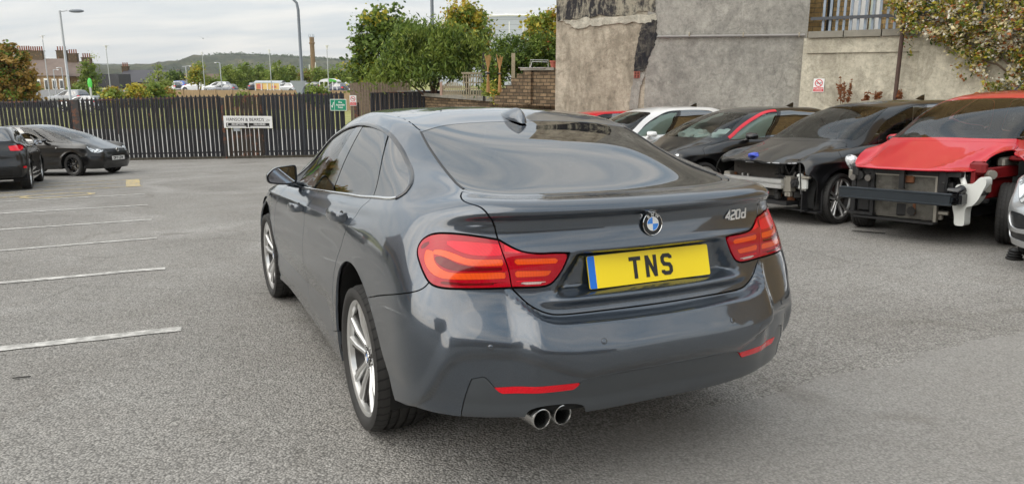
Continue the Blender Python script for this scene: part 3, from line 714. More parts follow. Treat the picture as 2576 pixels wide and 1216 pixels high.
# ---- the car
P_GREY = car_paint('mineral_grey_paint', (.031, .043, .060), .66, .32, flake=1, cior=1.9)
def build_main():
    root = empty('parked_car', mat=TCAR, label='dark grey metallic four-door coupe seen from behind with a yellow TNS number plate', cat='car')
    S = SM; H = S.soup()
    # wheel openings
    for poly in ([(.372, .0), (.385, .36), (.375, .50), (.345, .60), (.28, .69), (.17, .75), (.04, .773), (-.08, .762), (-.22, .705), (-.34, .61), (-.44, .49), (-.52, .38), (-.57, .30), (-.62, 0)],
                 [(2.81+.42*math.cos(a), .345+.42*math.sin(a)) for a in np.linspace(-1.2, PI+1.2, 30)]):
        V, F = H; pl = dense([(p[0], p[1]) for p in poly], 4); near = (V[:, 0] < -.55); f = np.full(len(V), 1.0)
        A = np.column_stack([np.zeros(len(pl)), pl]); P = V[near][:, :3].copy(); P[:, 0] = 0
        d = seg_dist(P, A, np.roll(A, -1, 0)); f[near] = np.where(inside(P[:, 1:3], pl), -d, d); H = cut(V, F, f)[1]
    # side windows
    dlo = dense([(11.95, 11.10, 1), (10.78, 11.0), (9.3, 11.09), (8.13, 11.07), (6.78, 10.92), (6.0, 10.62), (5.45, 10.60), (5.15, 11.0), (4.92, 11.35), (4.78, 11.75), (4.88, 12.05), (5.12, 12.30), (5.56, 12.47), (6.14, 12.58), (7.43, 12.72), (8.46, 12.78), (9.3, 12.80), (10.05, 12.80), (10.8, 12.70), (11.4, 12.45), (11.85, 12.05), (12.1, 11.55)], 5)
    G, H = carve(S, H, dlo, .001)
    # rear screen and windscreen
    scr = dense([(-.5, 13.0, 1), (1, 12.99), (2, 12.96), (2.7, 12.95), (3.03, 12.93, 1), (3.06, 12.5), (3.06, 12.0), (3.14, 11.5), (3.18, 11.2), (3.10, 10.95), (2.85, 10.80), (2.4, 10.76), (1.9, 10.82), (.9, 10.86), (-.5, 10.82, 1)], 5)
    W, H = carve(S, H, scr, .005)
    ws = dense([(16.5, 12.95, 1), (13.05, 12.95, 1), (12.95, 12.2), (13.0, 11.1, 1), (16.5, 11.1, 1)], 6)
    WS, H = carve(S, H, ws, .004)
    soup_obj('rear_window', both(W), M_TINT, root, .006, -.001); soup_obj('windscreen', both(WS), M_WIND, root, .006, -.003)
    # tail lamps
    lamp = dense([(3.36, 6.78), (3.60, 6.77), (3.78, 6.71), (3.92, 6.56), (3.97, 6.35), (3.93, 6.10), (3.80, 5.80), (3.66, 5.50), (3.52, 5.24), (3.37, 5.10), (3.12, 5.04), (2.69, 5.03), (2.01, 5.01), (1.69, 4.98), (1.50, 4.99), (1.39, 5.10), (1.28, 5.40), (1.21, 5.70), (1.14, 6.06, 1), (1.35, 6.09), (1.6, 6.10), (1.85, 6.18), (2.05, 6.36), (2.25, 6.56, 1), (2.66, 6.68), (3.0, 6.75)], 5)
    LMP, H = carve(S, H, lamp, .008)
    split = np.array([(2.33, 7.2), (2.28, 6.62), (2.25, 6.5), (2.15, 6.05), (2.06, 5.6), (1.99, 5.0), (1.95, 4.8)])
    boot = dense([(-.5, 10.60, 1), (1.9, 10.58), (2.5, 10.50), (3.0, 10.52), (3.26, 10.62, 1), (3.43, 9.92), (3.42, 9.22), (2.98, 8.6), (2.66, 7.85), (2.42, 7.2), (2.28, 6.65), (2.15, 6.05), (2.06, 5.6), (1.99, 5.0), (1.92, 4.80), (1.74, 4.38), (1.52, 4.08), (1.28, 3.97), (.6, 3.96), (-.5, 3.96, 1)], 5)
    BT, H = carve(S, H, boot, .006)
    bl = soup_obj('boot_lid', both(BT), P_GREY, root, .014)
    Li, Lo = carve(S, LMP, boot, .005)
    # light guides and darker bands of the lamps
    guide = [dense(g, 5) for g in ([(3.62, 6.22), (3.72, 6.22), (3.70, 5.92), (3.56, 5.62), (3.36, 5.42), (3.1, 5.34), (2.6, 5.34), (2.10, 5.34, 1), (2.12, 5.56, 1), (2.6, 5.56), (3.0, 5.56), (3.20, 5.62), (3.38, 5.78), (3.48, 5.98), (3.52, 6.16)],
                                   [(3.50, 6.24), (3.54, 6.12), (3.30, 6.06), (3.02, 5.92), (2.75, 5.80), (2.45, 5.77), (2.15, 5.77, 1), (2.18, 5.98, 1), (2.5, 5.98), (2.8, 6.02), (3.05, 6.15), (3.30, 6.24)],
                                   [(1.98, 5.97, 1), (1.30, 5.93, 1), (1.33, 5.75, 1), (1.97, 5.78, 1)], [(1.96, 5.58, 1), (1.40, 5.52, 1), (1.46, 5.34, 1), (1.95, 5.36, 1)])]
    dark = [dense(g, 4) for g in ([(2.16, 5.62, 1), (2.9, 5.62), (3.2, 5.70), (3.40, 5.86), (3.44, 6.04), (3.2, 6.0), (2.9, 5.82), (2.5, 5.72), (2.16, 5.72, 1)], [(2.1, 5.22, 1), (2.7, 5.22), (3.2, 5.26), (3.2, 5.18), (2.75, 5.14), (2.3, 5.14, 1)], [(3.68, 6.50), (3.85, 6.42), (3.88, 6.25), (3.76, 6.3)])]
    bright = [dense(g, 4) for g in ([(2.22, 6.42, 1), (2.9, 6.52), (3.3, 6.50), (3.1, 6.3), (2.8, 6.14), (2.5, 6.08), (2.18, 6.08, 1)], [(2.14, 6.40), (2.14, 6.2, 1), (1.85, 6.12), (2.0, 6.28)], [(1.97, 5.28, 1), (1.48, 5.26, 1), (1.56, 5.20, 1), (1.96, 5.2, 1)])]
    clear = dense([(1.86, 5.18, 1), (1.47, 5.16, 1), (1.55, 5.07, 1), (1.86, 5.08, 1)], 3)
    for sg in (1, -1):
        mir = (lambda q: q) if sg == 1 else (lambda q: mirror(*q))
        for nm, piece in (('tail_lamp', Lo), ('boot_tail_lamp', Li)):
            sub = []; rest = piece
            for g in guide: a, rest = carve(S, rest, g, .0006); sub.append(('light_guide', a, M_ORANGE))
            for g in dark: a, rest = carve(S, rest, g, .0004); sub.append(('dark_lens_band', a, M_REDD))
            for g in bright: a, rest = carve(S, rest, g, .0004); sub.append(('bright_lens_band', a, M_REDB))
            if nm != 'tail_lamp': a, rest = carve(S, rest, clear, .0006); sub.append(('reversing_lamp', a, M_CLEARL))
            o = soup_obj(nm, mir(rest), M_RED, root, .012, .001)
            for n2, a, mm in sub:
                if len(a[1]): soup_obj(n2, mir(a), mm, o, 0, .0012)
    # bumper
    bp = dense([(7.2, 3.3, 1), (6.2, 3.88), (5.08, 4.38), (3.96, 4.79), (3.62, 5.0), (3.45, 5.3, 1), (2.2, 5.6, 1), (1.9, 5.1, 1), (1.0, 4.6, 1), (-.5, 4.6, 1), (-.5, -.6, 1), (7.2, -.6, 1)], 5)
    BM, H = carve(S, H, bp, .005)
    val = dense([(3.10, -.3, 1), (3.04, .10), (2.84, 1.15), (2.70, 1.78, 1), (2.46, 1.88, 1), (2.30, 1.42, 1), (2.22, 1.14, 1), (1.66, 1.12), (1.20, 1.16, 1), (1.10, 1.48), (.95, 1.60), (.6, 1.63), (-.5, 1.63, 1), (-.5, -.5, 1)], 5)
    rfl = dense([(2.32, 1.42, 1), (1.7, 1.44), (1.10, 1.46, 1), (1.19, 1.17, 1), (1.62, 1.14), (2.22, 1.14, 1)], 5)
    RF, BM = carve(S, BM, rfl, .0015); RF2, BM = carve(S, BM, rfl, 0.0)
    VL, BM = carve(S, BM, val, .003); RF2, VL = carve(S, VL, rfl, .001)
    bo = soup_obj('rear_bumper', both(BM), P_GREY, root, .012)
    vo = soup_obj('bumper_valance', join(carve(S, VL, dense([(1.02, -.6, 1), (1.02, .15), (1.12, .42), (1.4, .50), (1.72, .42), (1.86, .15), (1.9, -.6, 1)], 5), .002)[1], mirror(*VL)), simple('valance_grey', (.075, .084, .094), .34, .45, coat=.5), bo, .012, -.002)
    for sg in (1, -1): soup_obj('reflector', RF if sg == 1 else mirror(*RF), M_REFLR, bo, .012, .0015)
    for (uu, vv) in ((2.38, 3.0), (.86, 2.98)):
        P, Nn = S.ev([(uu, vv)]); P = Vector(P[0]); Nn = Vector(Nn[0])
        for sg in (1, -1):
            p = Vector((P.x*sg, P.y, P.z)); nn = Vector((Nn.x*sg, Nn.y, Nn.z)); b = MB(); M = nn.to_track_quat('Z', 'Y').to_matrix().to_4x4(); M.translation = p
            b.m = 0; b.lathe([(.0, .0012), (.0085, .0012), (.0095, .0006), (.0098, -.004)], 'Z', 20, M); b.m = 1; b.lathe([(.0098, -.002), (.0105, .0006), (.0115, .0004), (.012, -.003)], 'Z', 20, M)
            b.build('parking_sensor', [P_GREY, M_BLACK], bo)
    cuv = np.array([(1.46+.125*math.cos(a), 2.30+.34*math.sin(a)) for a in np.linspace(0, 2*PI, 28, endpoint=False)])
    strip(S, cuv, .0022, .0006, 'towing_eye_cover', M_BLACK, bo, closed=True, sides=(-1,))
    # doors, sill, front wing, bonnet, roof
    sill = dense([(11.9, -.5, 1), (11.9, 1.0), (11.2, 1.28), (9.6, 1.25), (8.5, 1.35), (7.9, 1.75), (7.6, 1.8, 1), (7.4, -.5, 1)], 5)
    SL, H = carve(S, H, sill, .004)
    rd = dense([(9.46, 11.35, 1), (9.47, 9.6), (9.50, 7.2), (9.52, 6.5), (9.6, 4.43), (9.65, 3.31), (9.64, 2.0), (9.60, 1.2, 1), (8.30, 1.35, 1), (8.22, 2.1), (8.03, 3.75), (7.83, 4.7), (7.58, 5.61), (7.33, 6.7), (7.25, 7.6), (7.13, 9.13), (6.85, 10.9, 1), (7.2, 11.35, 1)], 6)
    fd = dense([(9.46, 11.35, 1), (9.47, 9.6), (9.50, 7.2), (9.52, 6.5), (9.6, 4.43), (9.65, 3.31), (9.64, 2.0), (9.60, 1.2, 1), (11.42, 1.2, 1), (11.56, 2.75), (11.46, 5.0), (11.36, 5.8), (11.18, 6.9), (11.25, 9.8), (11.9, 10.85, 1), (11.9, 11.35, 1)], 6)
    RD, H = carve(S, H, rd, .005); FD, H = carve(S, H, fd, .005)
    fw = dense([(11.3, 10.7, 1), (12.3, 9.8), (14.2, 8.6), (15.0, 7.5, 1), (14.3, 5.5, 1), (13.6, 4.4, 1), (13.2, 3.4, 1), (13.2, -.5, 1), (11.2, -.5, 1)], 5)
    FW, H = carve(S, H, fw, .004)
    bn = dense([(16.5, 10.85, 1), (13.2, 10.85, 1), (12.2, 10.5), (13, 9.3), (14.2, 8.6), (15.0, 7.9), (16.5, 7.9, 1)], 5)
    BN, H = carve(S, H, bn, .005)
    fb = dense([(16.5, 7.95, 1), (15.2, 7.95), (14.3, 5.5), (13.6, 4.6), (12.9, 3.6, 1), (12.9, -.5, 1), (16.5, -.5, 1)], 5)
    FB, H = carve(S, H, fb, .005)
    ditch = dense([(3.05, 12.99, 1), (3.72, 13.38), (5, 13.62), (6.4, 13.72), (8, 13.68), (10, 13.55), (12.2, 13.35), (13, 13.05, 1)], 6, closed=False)
    H = carve_line(S, H, ditch, .008)
    soup_obj('body_shell', both(H), P_GREY, root, .012)
    soup_obj('bonnet', both(BN), P_GREY, root, .012); soup_obj('front_bumper', both(FB), P_GREY, root, .02)
    for sg in (1, -1):
        mir = (lambda q: q) if sg == 1 else (lambda q: mirror(*q))
        soup_obj('side_sill', mir(SL), P_GREY, root, .02, -.003); soup_obj('front_wing', mir(FW), P_GREY, root, .012)
        for nm, pn, hy, hz in (('rear_door', RD, (7.80, 7.42), (.215, .020)), ('front_door', FD, (9.86, 6.83), (.215, .020))):
            d = soup_obj(nm, mir(pn), P_GREY, root, .012)
            P, Nn = S.ev([hy]); P = Vector((P[0][0]*sg, P[0][1], P[0][2])); Nn = Vector((Nn[0][0]*sg, Nn[0][1], Nn[0][2]*.3)).normalized()
            b = MB(); pts = [(-.130, .004), (-.122, .028), (-.095, .044), (-.04, .052), (.04, .052), (.095, .044), (.120, .028), (.130, .004)]; fwd = Vector((0, 1, -.06)).normalized()
            rr = [.014, .019, .021, .022, .022, .021, .019, .014]
            V = []; F = []; n = 10
            for (a, h), r in zip(pts, rr):
                c = P+fwd*a+Nn*h
                for j in range(n): q = 2*PI*j/n; V.append(c+Vector((0, 0, 1))*math.sin(q)*r*1.25+Nn*math.cos(q)*r*.55)
            for i in range(len(pts)-1):
                for j in range(n): l = (j+1) % n; F.append((i*n+j, i*n+l, (i+1)*n+l, (i+1)*n+j))
            F += [tuple(range(n)), tuple(range(len(pts)*n-1, len(pts)*n-1-n, -1))]
            b.add(V, F, None, True); b.build('door_handle', P_GREY, d)
            b = MB(); M = Nn.to_track_quat('Z', 'Y').to_matrix().to_4x4(); M.translation = P+Nn*.0012; b.add([(x*1.0, y*1.0, 0) for x, y in [(.058*math.cos(q), .030*math.sin(q)) for q in np.linspace(0, 2*PI, 24, endpoint=False)]], [tuple(range(24))], M); b.build('handle_recess_shade', M_UNDER, d)  # flat dark oval: shade behind the handle put into colour
        # side glass
        g, rest = carve(S, mir(G) if False else G, dense([(6.98, 10.7, 1), (6.58, 11.86), (6.12, 12.75, 1), (3.9, 12.9, 1), (3.9, 10.2, 1)], 4), .016)
        soup_obj('quarter_window', mir(g), M_TINT, root, .004, -.006)
        g, rest = carve(S, rest, dense([(9.06, 10.8, 1), (8.80, 11.6), (8.55, 12.2), (8.36, 12.95, 1), (5.5, 13, 1), (6.0, 10.2, 1)], 4), .003)
        soup_obj('rear_side_window', mir(g), M_TINT, root, .004, -.006)
        g, rest = carve(S, rest, dense([(9.40, 10.8, 1), (9.22, 11.6), (8.98, 12.2), (8.74, 12.95, 1), (8.0, 13, 1), (8.5, 10.6, 1)], 4), .003)
        soup_obj('door_pillar', mir(g), M_GLOSSB, root, .004, -.004)
        g, rest = carve(S, rest, dense([(11.05, 10.8, 1), (11.2, 11.5), (11.75, 12.35, 1), (12.6, 11.9, 1), (12.4, 10.8, 1)], 4), .003)
        soup_obj('mirror_base_panel', mir(g), M_BLACK, root, .004, -.004)
        soup_obj('front_side_window', mir(rest), M_GLASS, root, .004, -.006)
    i0 = 0; pl = dlo
    belt = dense([(11.1, 10.98), (9.3, 11.07), (8.13, 11.05), (6.78, 10.90), (6.0, 10.62), (5.50, 10.58)], 8, closed=False)
    strip(S, belt, .013, .005, 'window_trim_strip', M_CHROME, root)
    arc = dense([(5.50, 10.58), (5.15, 11.0), (4.90, 11.35), (4.76, 11.75), (4.86, 12.07), (5.10, 12.32), (5.56, 12.49), (6.14, 12.60), (7.43, 12.74), (8.46, 12.80), (9.3, 12.82), (10.05, 12.82), (10.8, 12.72), (11.4, 12.47), (11.85, 12.07), (12.1, 11.55)], 8, closed=False)
    strip(S, arc, .022, .006, 'window_frame_strip', M_GLOSSB, root)
    scrl = dense([(3.05, 12.93), (3.08, 12.5), (3.08, 12.0), (3.16, 11.5), (3.20, 11.2), (3.12, 10.93)], 8, closed=False)
    strip(S, scrl, .010, .003, 'screen_seal', M_BLACK, root)
    # dark inner shell behind every shut line
    Q = S.soup()
    for poly in (dlo, scr, ws): Q = carve(S, Q, poly, .05)[1] if False else cut(*(lambda V, F: (V, F, field(S, V, poly)-.012))(*Q))[1]
    for (cy, r) in ((0, .43), (2.81, .43)): Q = circle_cut(Q, cy, .35, r)[1]
    soup_obj('inner_shell', both(Q), M_UNDER, root, 0, -.024)
    arch_liner(root, -.03, .36, .44, .89, .50); arch_liner(root, 2.81, .36, .44, .89, .50)
    b = MB(); b.box((0, 1.45, .30), (1.20, 4.0, .03)); b.box((0, 1.25, .24), (1.66, 1.9, .08)); b.box((0, -.66, .46), (1.0, .40, .10), bev=.04); b.box((0, -.05, .33), (1.1, .9, .1), bev=.03); b.box((0, 2.9, .26), (1.1, 1.2, .08)); b.box((0, -.60, .38), (.8, .30, .12), bev=.05); b.build('floor_pan', M_UNDER, root)  # first box: thin full-length pan, added to block light under the car
    b = MB(); b.tube([(-.85, 0, .335), (.85, 0, .335)], .03, 10); b.tube([(-.85, 2.81, .335), (.85, 2.81, .335)], .03, 10); b.build('axle', M_UNDER, root)
    wm = wheel_meshes('main', .334, .264, .245, 'twin5', M_RIMF, M_RIMP, 'roundel')
    put_wheels(root, wm, [(-.783, 0, .334, 0), (.783, 0, .334, 0), (-.790, 2.81, .334, .03), (.790, 2.81, .334, .03)])
    # exhaust
    for x in (-.490, -.404):
        b = MB(); b.m = 0; M = Matrix.Translation((x, -1.0, .346)) @ Matrix.Rotation(.10, 4, 'Z') @ Matrix.Rotation(PI, 4, 'Z')
        b.lathe([(.0365, -.20), (.0380, -.02), (.0385, -.004), (.0375, .003), (.0345, .004), (.0318, -.002), (.0308, -.02), (.030, -.18)], 'Y', 32, M); b.m = 1; b.lathe([(.0, -.08), (.031, -.08)], 'Y', 24, M)
        b.build('exhaust_tip', [M_STEEL, M_DARKCAV], root)
    b = MB(); b.tube([(-.52, -.68, .36), (-.36, -.68, .36)], .085, 16); b.box((-.1, -.60, .37), (.9, .28, .16), bev=.06); b.build('silencer', M_UNDER, root)
    # number plate
    M = frame((0, -.962, .850), (1, 0, 0), (0, math.sin(.236), math.cos(.236)))
    b = MB(); b.m = 0; b.prism(rounded_poly([(-.276, -.060), (.276, -.060), (.276, .060), (-.276, .060)], .008), -.004, .002, M)
    b.m = 1; b.prism(rounded_poly([(-.2755, -.0595), (-.246, -.0595), (-.246, .0595), (-.2755, .0595)], [.008, .001, .001, .008]), .0, .0026, M)
    pm = simple('plate_yellow', (1.0, .74, .0), .4, coat=.1, var=.03); pb = simple('plate_blue', (.0, .16, .70), .35)
    po = b.build('number_plate', [pm, pb], root)
    b = MB(); w = .0150; hh = .082
    def lt(x0): return M @ Matrix.Translation((x0, -.041, .0026))
    T0 = lt(-.098); stroke(b, [(0, hh-w/2), (.052, hh-w/2)], w, .0014, T0); stroke(b, [(.026, hh-w), (.026, 0)], w, .0014, T0)
    T1 = lt(-.026); stroke(b, [(w/2, 0), (w/2, hh)], w, .0014, T1); stroke(b, [(.052-w/2, 0), (.052-w/2, hh)], w, .0014, T1); stroke(b, [(w*.55, hh-.002), (.052-w*.55, .002)], w*.9, .0012, T1)
    T2 = lt(.046); W2 = .052; S_ = [(W2-w/2, hh-.020), (W2-w/2, hh-.014), (W2-.015, hh-w/2), (.015, hh-w/2), (w/2, hh-.015), (w/2, hh/2+.012), (.014, hh/2+.002), (W2-.014, hh/2-.002), (W2-w/2, hh/2-.012), (W2-w/2, .015), (W2-.015, w/2), (.015, w/2), (w/2, .014), (w/2, .020)]
    stroke(b, S_, w, .0014, T2); b.build('plate_lettering', simple('plate_black', (.01, .01, .01), .4), po)
    b = MB(); b.box((0, -.975, .905), (.56, .03, .012)); 
    # badge and model figures
    P, Nn = S.ev([(0, 6.78)]); Nn = Vector(Nn[0]); M = frame(Vector(P[0])+Nn*.010, (1, 0, 0), Nn.cross(Vector((1, 0, 0)))); b = MB(); roundel(b, .044, M); b.build('roundel_badge', [M_CHROME, M_BLACK, M_BLUE, M_WHITE], bl)
    P, Nn = S.ev([(1.62, 6.79)]); p = Vector((-P[0][0], P[0][1], P[0][2])); nn = Vector((-Nn[0][0], Nn[0][1], Nn[0][2]*.6)); P2, _ = S.ev([(1.9, 6.79)]); xd = Vector((-P2[0][0], P2[0][1], P2[0][2]))-p
    M = frame(p+nn.normalized()*.002, xd, nn.normalized().cross(xd)); M = M @ Matrix.Translation((-.02, 0, 0)); b = MB(); h = .034; w = .0062; q = .15*h
    def gl(x0): return M @ Matrix.Translation((x0, -h/2, 0)) @ Matrix(((1, .12, 0, 0), (0, 1, 0, 0), (0, 0, 1, 0), (0, 0, 0, 1)))
    stroke(b, [(.021, 0), (.021, h), (0, h*.30), (.028, h*.30)], w, .003, gl(-.066)); W = .024
    stroke(b, [(0, h), (W-.003, h), (W, h-.003), (W, h*.55), (.002, h*.42), (0, h*.36), (0, 0), (W, 0)], w, .003, gl(-.031))
    stroke(b, [(0, .003), (0, h-.003), (.003, h), (W-.003, h), (W, h-.003), (W, .003), (W-.003, 0), (.003, 0)], w, .003, gl(.002), True)
    stroke(b, [(W, h*1.1), (W, 0), (.003, 0), (0, .003), (0, h*.55), (.003, h*.58), (W, h*.58)], w, .003, gl(.040)); b.build('model_lettering', simple('satin_chrome', (.80, .80, .80), .42, .35, .02), bl)
    # shark-fin aerial
    b = MB(); V = []; F = []; ys = np.linspace(0, 1, 14); n = 12
    for t in ys:
        hgt = .062*math.sin(min(1, t/.82)*PI/2)**1.3 if t < .82 else .062*(1-((t-.82)/.18)**2*.98); wd = .040*math.sin(PI*min(.98, max(.04, t*.95)))**.6
        for j in range(n): q = PI*j/(n-1); c = math.cos(q); V.append((wd*c*(abs(c)**.9 if True else 1), .375-.275*t, .0+hgt*math.sin(q)**.8))
    for i in range(len(ys)-1):
        for j in range(n-1): F.append((i*n+j, i*n+j+1, (i+1)*n+j+1, (i+1)*n+j))
    F += [tuple(range(n)), tuple(range(len(V)-1, len(V)-1-n, -1))]
    V = [(x, y, z+1.372+.19*(y-.1)) for x, y, z in V]; b.add(V, F, None, True); b.build('aerial_fin', P_GREY, root)
    # mirrors
    for sg in (-1, 1):
        T = Matrix.Translation((sg*.925, 1.80, 1.045)) @ Matrix.Diagonal((sg, 1, 1, 1))
        b = MB(); prof = rounded_poly([(-.100, .055), (.092, -.005), (.100, -.045), (.075, -.068), (-.090, -.066), (-.106, -.02)], [.03, .04, .03, .03, .03, .03], 6) if False else rounded_poly([(-.096, .062), (.045, .047), (.098, -.005), (.092, -.052), (.0, -.068), (-.096, -.062)], [.028, .045, .035, .03, .03, .03], 6)
        V = []; F = []; n = len(prof)
        for (yy, sc) in ((-.052, .96), (-.058, .99), (-.046, 1.0), (.0, .98), (.05, .86), (.085, .62), (.105, .25)): V += [(x*sc, yy, z*sc) for x, z in prof]
        for i in range(6):
            for j in range(n): l = (j+1) % n; F.append((i*n+j, i*n+l, (i+1)*n+l, (i+1)*n+j))
        F += [tuple(range(6*n, 7*n))]; b.add(V, F, T, True); b.tube([(-.05, .02, -.055), (-.10, .03, -.075), (-.14, .05, -.085)], [.028, .024, .022], 10, M=T)
        mo = b.build('wing_mirror', P_GREY, root)
        b = MB(); b.add([(x*.93, -.053, z*.93) for x, z in prof], [tuple(range(n))[::-1]], T); b.build('mirror_rim', M_BLACK, mo)
        b = MB(); b.add([(x*.86, -.0545, z*.86) for x, z in prof], [tuple(range(n))[::-1]], T); b.build('mirror_glass', simple('mirror_silver', (.55, .58, .62), .02, 1.0, .0), mo)
    # cabin
    for (x, y) in ((-.37, 1.25), (.37, 1.25)):
        b = MB(); b.box((x, y, .48), (.50, .52, .20), bev=.06); b.box((x, y-.33, .82), (.48, .16, .62), Matrix.Translation((0, 0, 0)), bev=.06); b.box((x, y-.38, 1.20), (.26, .10, .17), bev=.04); b.build('front_seat', M_SEAT, root)
    b = MB(); b.box((0, .38, .50), (1.25, .55, .2), bev=.06); b.box((0, .10, .80), (1.25, .18, .5), bev=.06); b.box((-.35, .03, 1.12), (.26, .09, .13), bev=.03); b.box((.35, .03, 1.12), (.26, .09, .13), bev=.03); b.build('rear_seat', M_SEAT, root)
    b = MB(); b.box((0, -.33, 1.03), (1.15, .62, .03), bev=.01); b.build('parcel_shelf', M_SEAT, root)
    b = MB(); b.box((0, 2.15, .82), (1.38, .5, .25), bev=.06); b.build('dashboard', M_BLACK, root)
    b = MB(); M = Matrix.Translation((.37, 1.80, .92)) @ Matrix.Rotation(rad(65), 4, 'X'); b.tube([(M @ Vector((.185*math.cos(a), .185*math.sin(a), 0))) for a in np.linspace(0, 2*PI, 25)], .015, 8); b.build('steering_wheel', M_BLACK, root)
    return root
# ------------------------------------------------------------ ground and what is painted on it
def asphalt_mat():
    t = NT('worn_asphalt'); v = t.coord()
    big = t.noise(v, .35, 6, .6, .4); mid = t.noise(v, 1.6, 7, .65); fine = t.vor(v, 92); fine2 = t.noise(v, 150, 3, .7)
    c = t.ramp(big, [(.3, (.255, .243, .225)), (.7, (.350, .336, .314))])
    c = t.mix(t.ramp(mid, [(.42, 0), (.72, .45)]), c, (.24, .222, .200))
    wv = t.noise(v, .22, 4, .55, 1.2); c = t.mix(t.ramp(wv, [(.50, 0), (.62, .5)]), c, (.44, .425, .405)); c = t.mix(t.ramp(t.noise(v, .6, 6, .7, 2.0), [(.56, 0), (.70, .45)]), c, (.19, .172, .152))
    st = t.ramp(t.vor(v, 92, out=1), [(0, .58), (.5, 1.0), (1, 1.6)]); c = t.mix(.6, c, st, 'MULTIPLY')
    st2 = t.ramp(t.noise(v, 28, 4, .8), [(.3, .70), (.7, 1.28)]); c = t.mix(.8, c, st2, 'MULTIPLY')
    crk = t.ramp(fine, [(.0, 1.2), (.45, .95), (.75, .40)]); c = t.mix(.8, c, crk, 'MULTIPLY')
    sp = t.n('ShaderNodeSeparateXYZ'); t.l(t.tc.outputs['Object'], sp.inputs[0])
    # the repaired, smoother strip in the near right corner: everything on the camera's side of a wavy line
    ln = t.math('ADD', t.math('SUBTRACT', t.math('MULTIPLY', sp.outputs[0], .52), t.math('SUBTRACT', sp.outputs[1], 2.92)), t.math('MULTIPLY', t.noise(v, 1.4, 4), .35))
    pm = t.ramp(ln, [(.165, 0), (.185, 1)]); pm = t.math('MULTIPLY', t.math('MULTIPLY', pm, t.ramp(sp.outputs[0], [(.0, 0), (.5, 1)])), .5)
    f3 = t.ramp(t.noise(v, 210, 2, .8), [(.3, .75), (.7, 1.25)]); pc_ = t.mix(.8, t.ramp(t.noise(v, 2.2, 5), [(.3, (.250, .240, .226)), (.75, (.300, .290, .275))]), f3, 'MULTIPLY')
    c = t.mix(pm, c, pc_)
    cd_ = t.mix(.35, v, t.n('ShaderNodeTexNoise').outputs['Color'], 'ADD'); ck_ = t.math('MULTIPLY', t.ramp(t.vor(cd_, .42, 'DISTANCE_TO_EDGE'), [(.0, .28), (.006, 0)]), t.ramp(t.noise(v, .45, 3), [(.50, 0), (.58, 1)])); c = t.mix(ck_, c, (.05, .046, .04)); spt = t.ramp(t.noise(v, .9, 3, .5, .8), [(.66, 0), (.74, .5)]); c = t.mix(spt, c, (.13, .115, .10)); bl = t.ramp(t.vor(v, .55), [(.02, .7), (.05, 0)]); c = t.mix(bl, c, (.06, .055, .05)); t.set(base=c, rough=.9, spec=.25); h = t.math('MULTIPLY', t.math('SUBTRACT', 1.0, fine), t.math('SUBTRACT', 1.0, t.math('MULTIPLY', pm, .75)))
    t.set(normal=t.bump(h, .7, .008, t.bump(fine2, .35, .003))); return t.m
M_ASPH = asphalt_mat()
FN0, FN1 = Vector((-26.0, 30.6, 0)), Vector((3.2, 28.0, 0))       # the palisade line
def fline(x): return FN0.y+(FN1.y-FN0.y)*(x-FN0.x)/(FN1.x-FN0.x)
xs = np.concatenate([np.linspace(-60, -14, 12), np.arange(-13, 13.01, .5), np.linspace(14, 40, 8)]); ts = np.concatenate([[-40, -25, -15, -10, -7, -5], np.arange(-4, 18.01, .5), np.linspace(19, 26, 5), [-999]])
V = []
for t_ in ts:
    for x in xs: y = fline(x) if t_ == -999 else t_; V.append((x, y, gz(x, y)))
n = len(xs); F = [(j*n+i, j*n+i+1, (j+1)*n+i+1, (j+1)*n+i) for j in range(len(ts)-1) for i in range(n-1)]
tag(mkobj('car_park_ground', meshdata('car_park_ground', V, F, True), M_ASPH), kind='structure')
def farz(y): t = min(1, max(0, (y-36)/70)); t = t*t*(3-2*t); return -2.25+1.15*t
def grass_mat(name, a, b, s=.6):
    t = NT(name); v = t.coord(); n = t.noise(v, s, 6, .7); c = t.ramp(n, [(.3, a), (.7, b)]); c = t.mix(.5, c, t.ramp(t.noise(v, 14, 3), [(.3, .7), (.7, 1.3)]), 'MULTIPLY'); t.set(base=c, rough=.95, spec=.2); return t.m
M_GRASS = grass_mat('verge_grass', (.19, .20, .06), (.36, .35, .15))
def sheet(name, y0, y1, mat, dz, x0=-400, x1=400, ny=8, kind='structure'):
    ys_ = np.linspace(y0, y1, ny); xx = np.linspace(x0, x1, 10); V = []; 
    for j, y in enumerate(ys_):
        for x in xx:
            yy = y
            if j == 0 and y0 < 32: yy = fline(min(max(x, -60), 4))+.02
            V.append((x, yy, farz(yy)+dz+(0 if yy > 34 else max(0, gz(min(max(x, -60), 4), yy)-farz(yy)-.05)*(1 if j == 0 else 0))))
    F = [(j*10+i, j*10+i+1, (j+1)*10+i+1, (j+1)*10+i) for j in range(ny-1) for i in range(9)]
    return tag(mkobj(name, meshdata(name, V, F, True), mat), kind=kind)
M_ROAD = simple('pale_road', (.40, .39, .37), .9, var=.12, scale=1.5)
sheet('grass', 50, 6500, M_GRASS, -.01, -4200, 4200, 30); sheet('road', 29, 52, M_ROAD, .0, -200, 120, 10)
sheet('far_car_park', 84, 150, simple('far_asphalt', (.17, .168, .165), .9), .012, -90, 60)
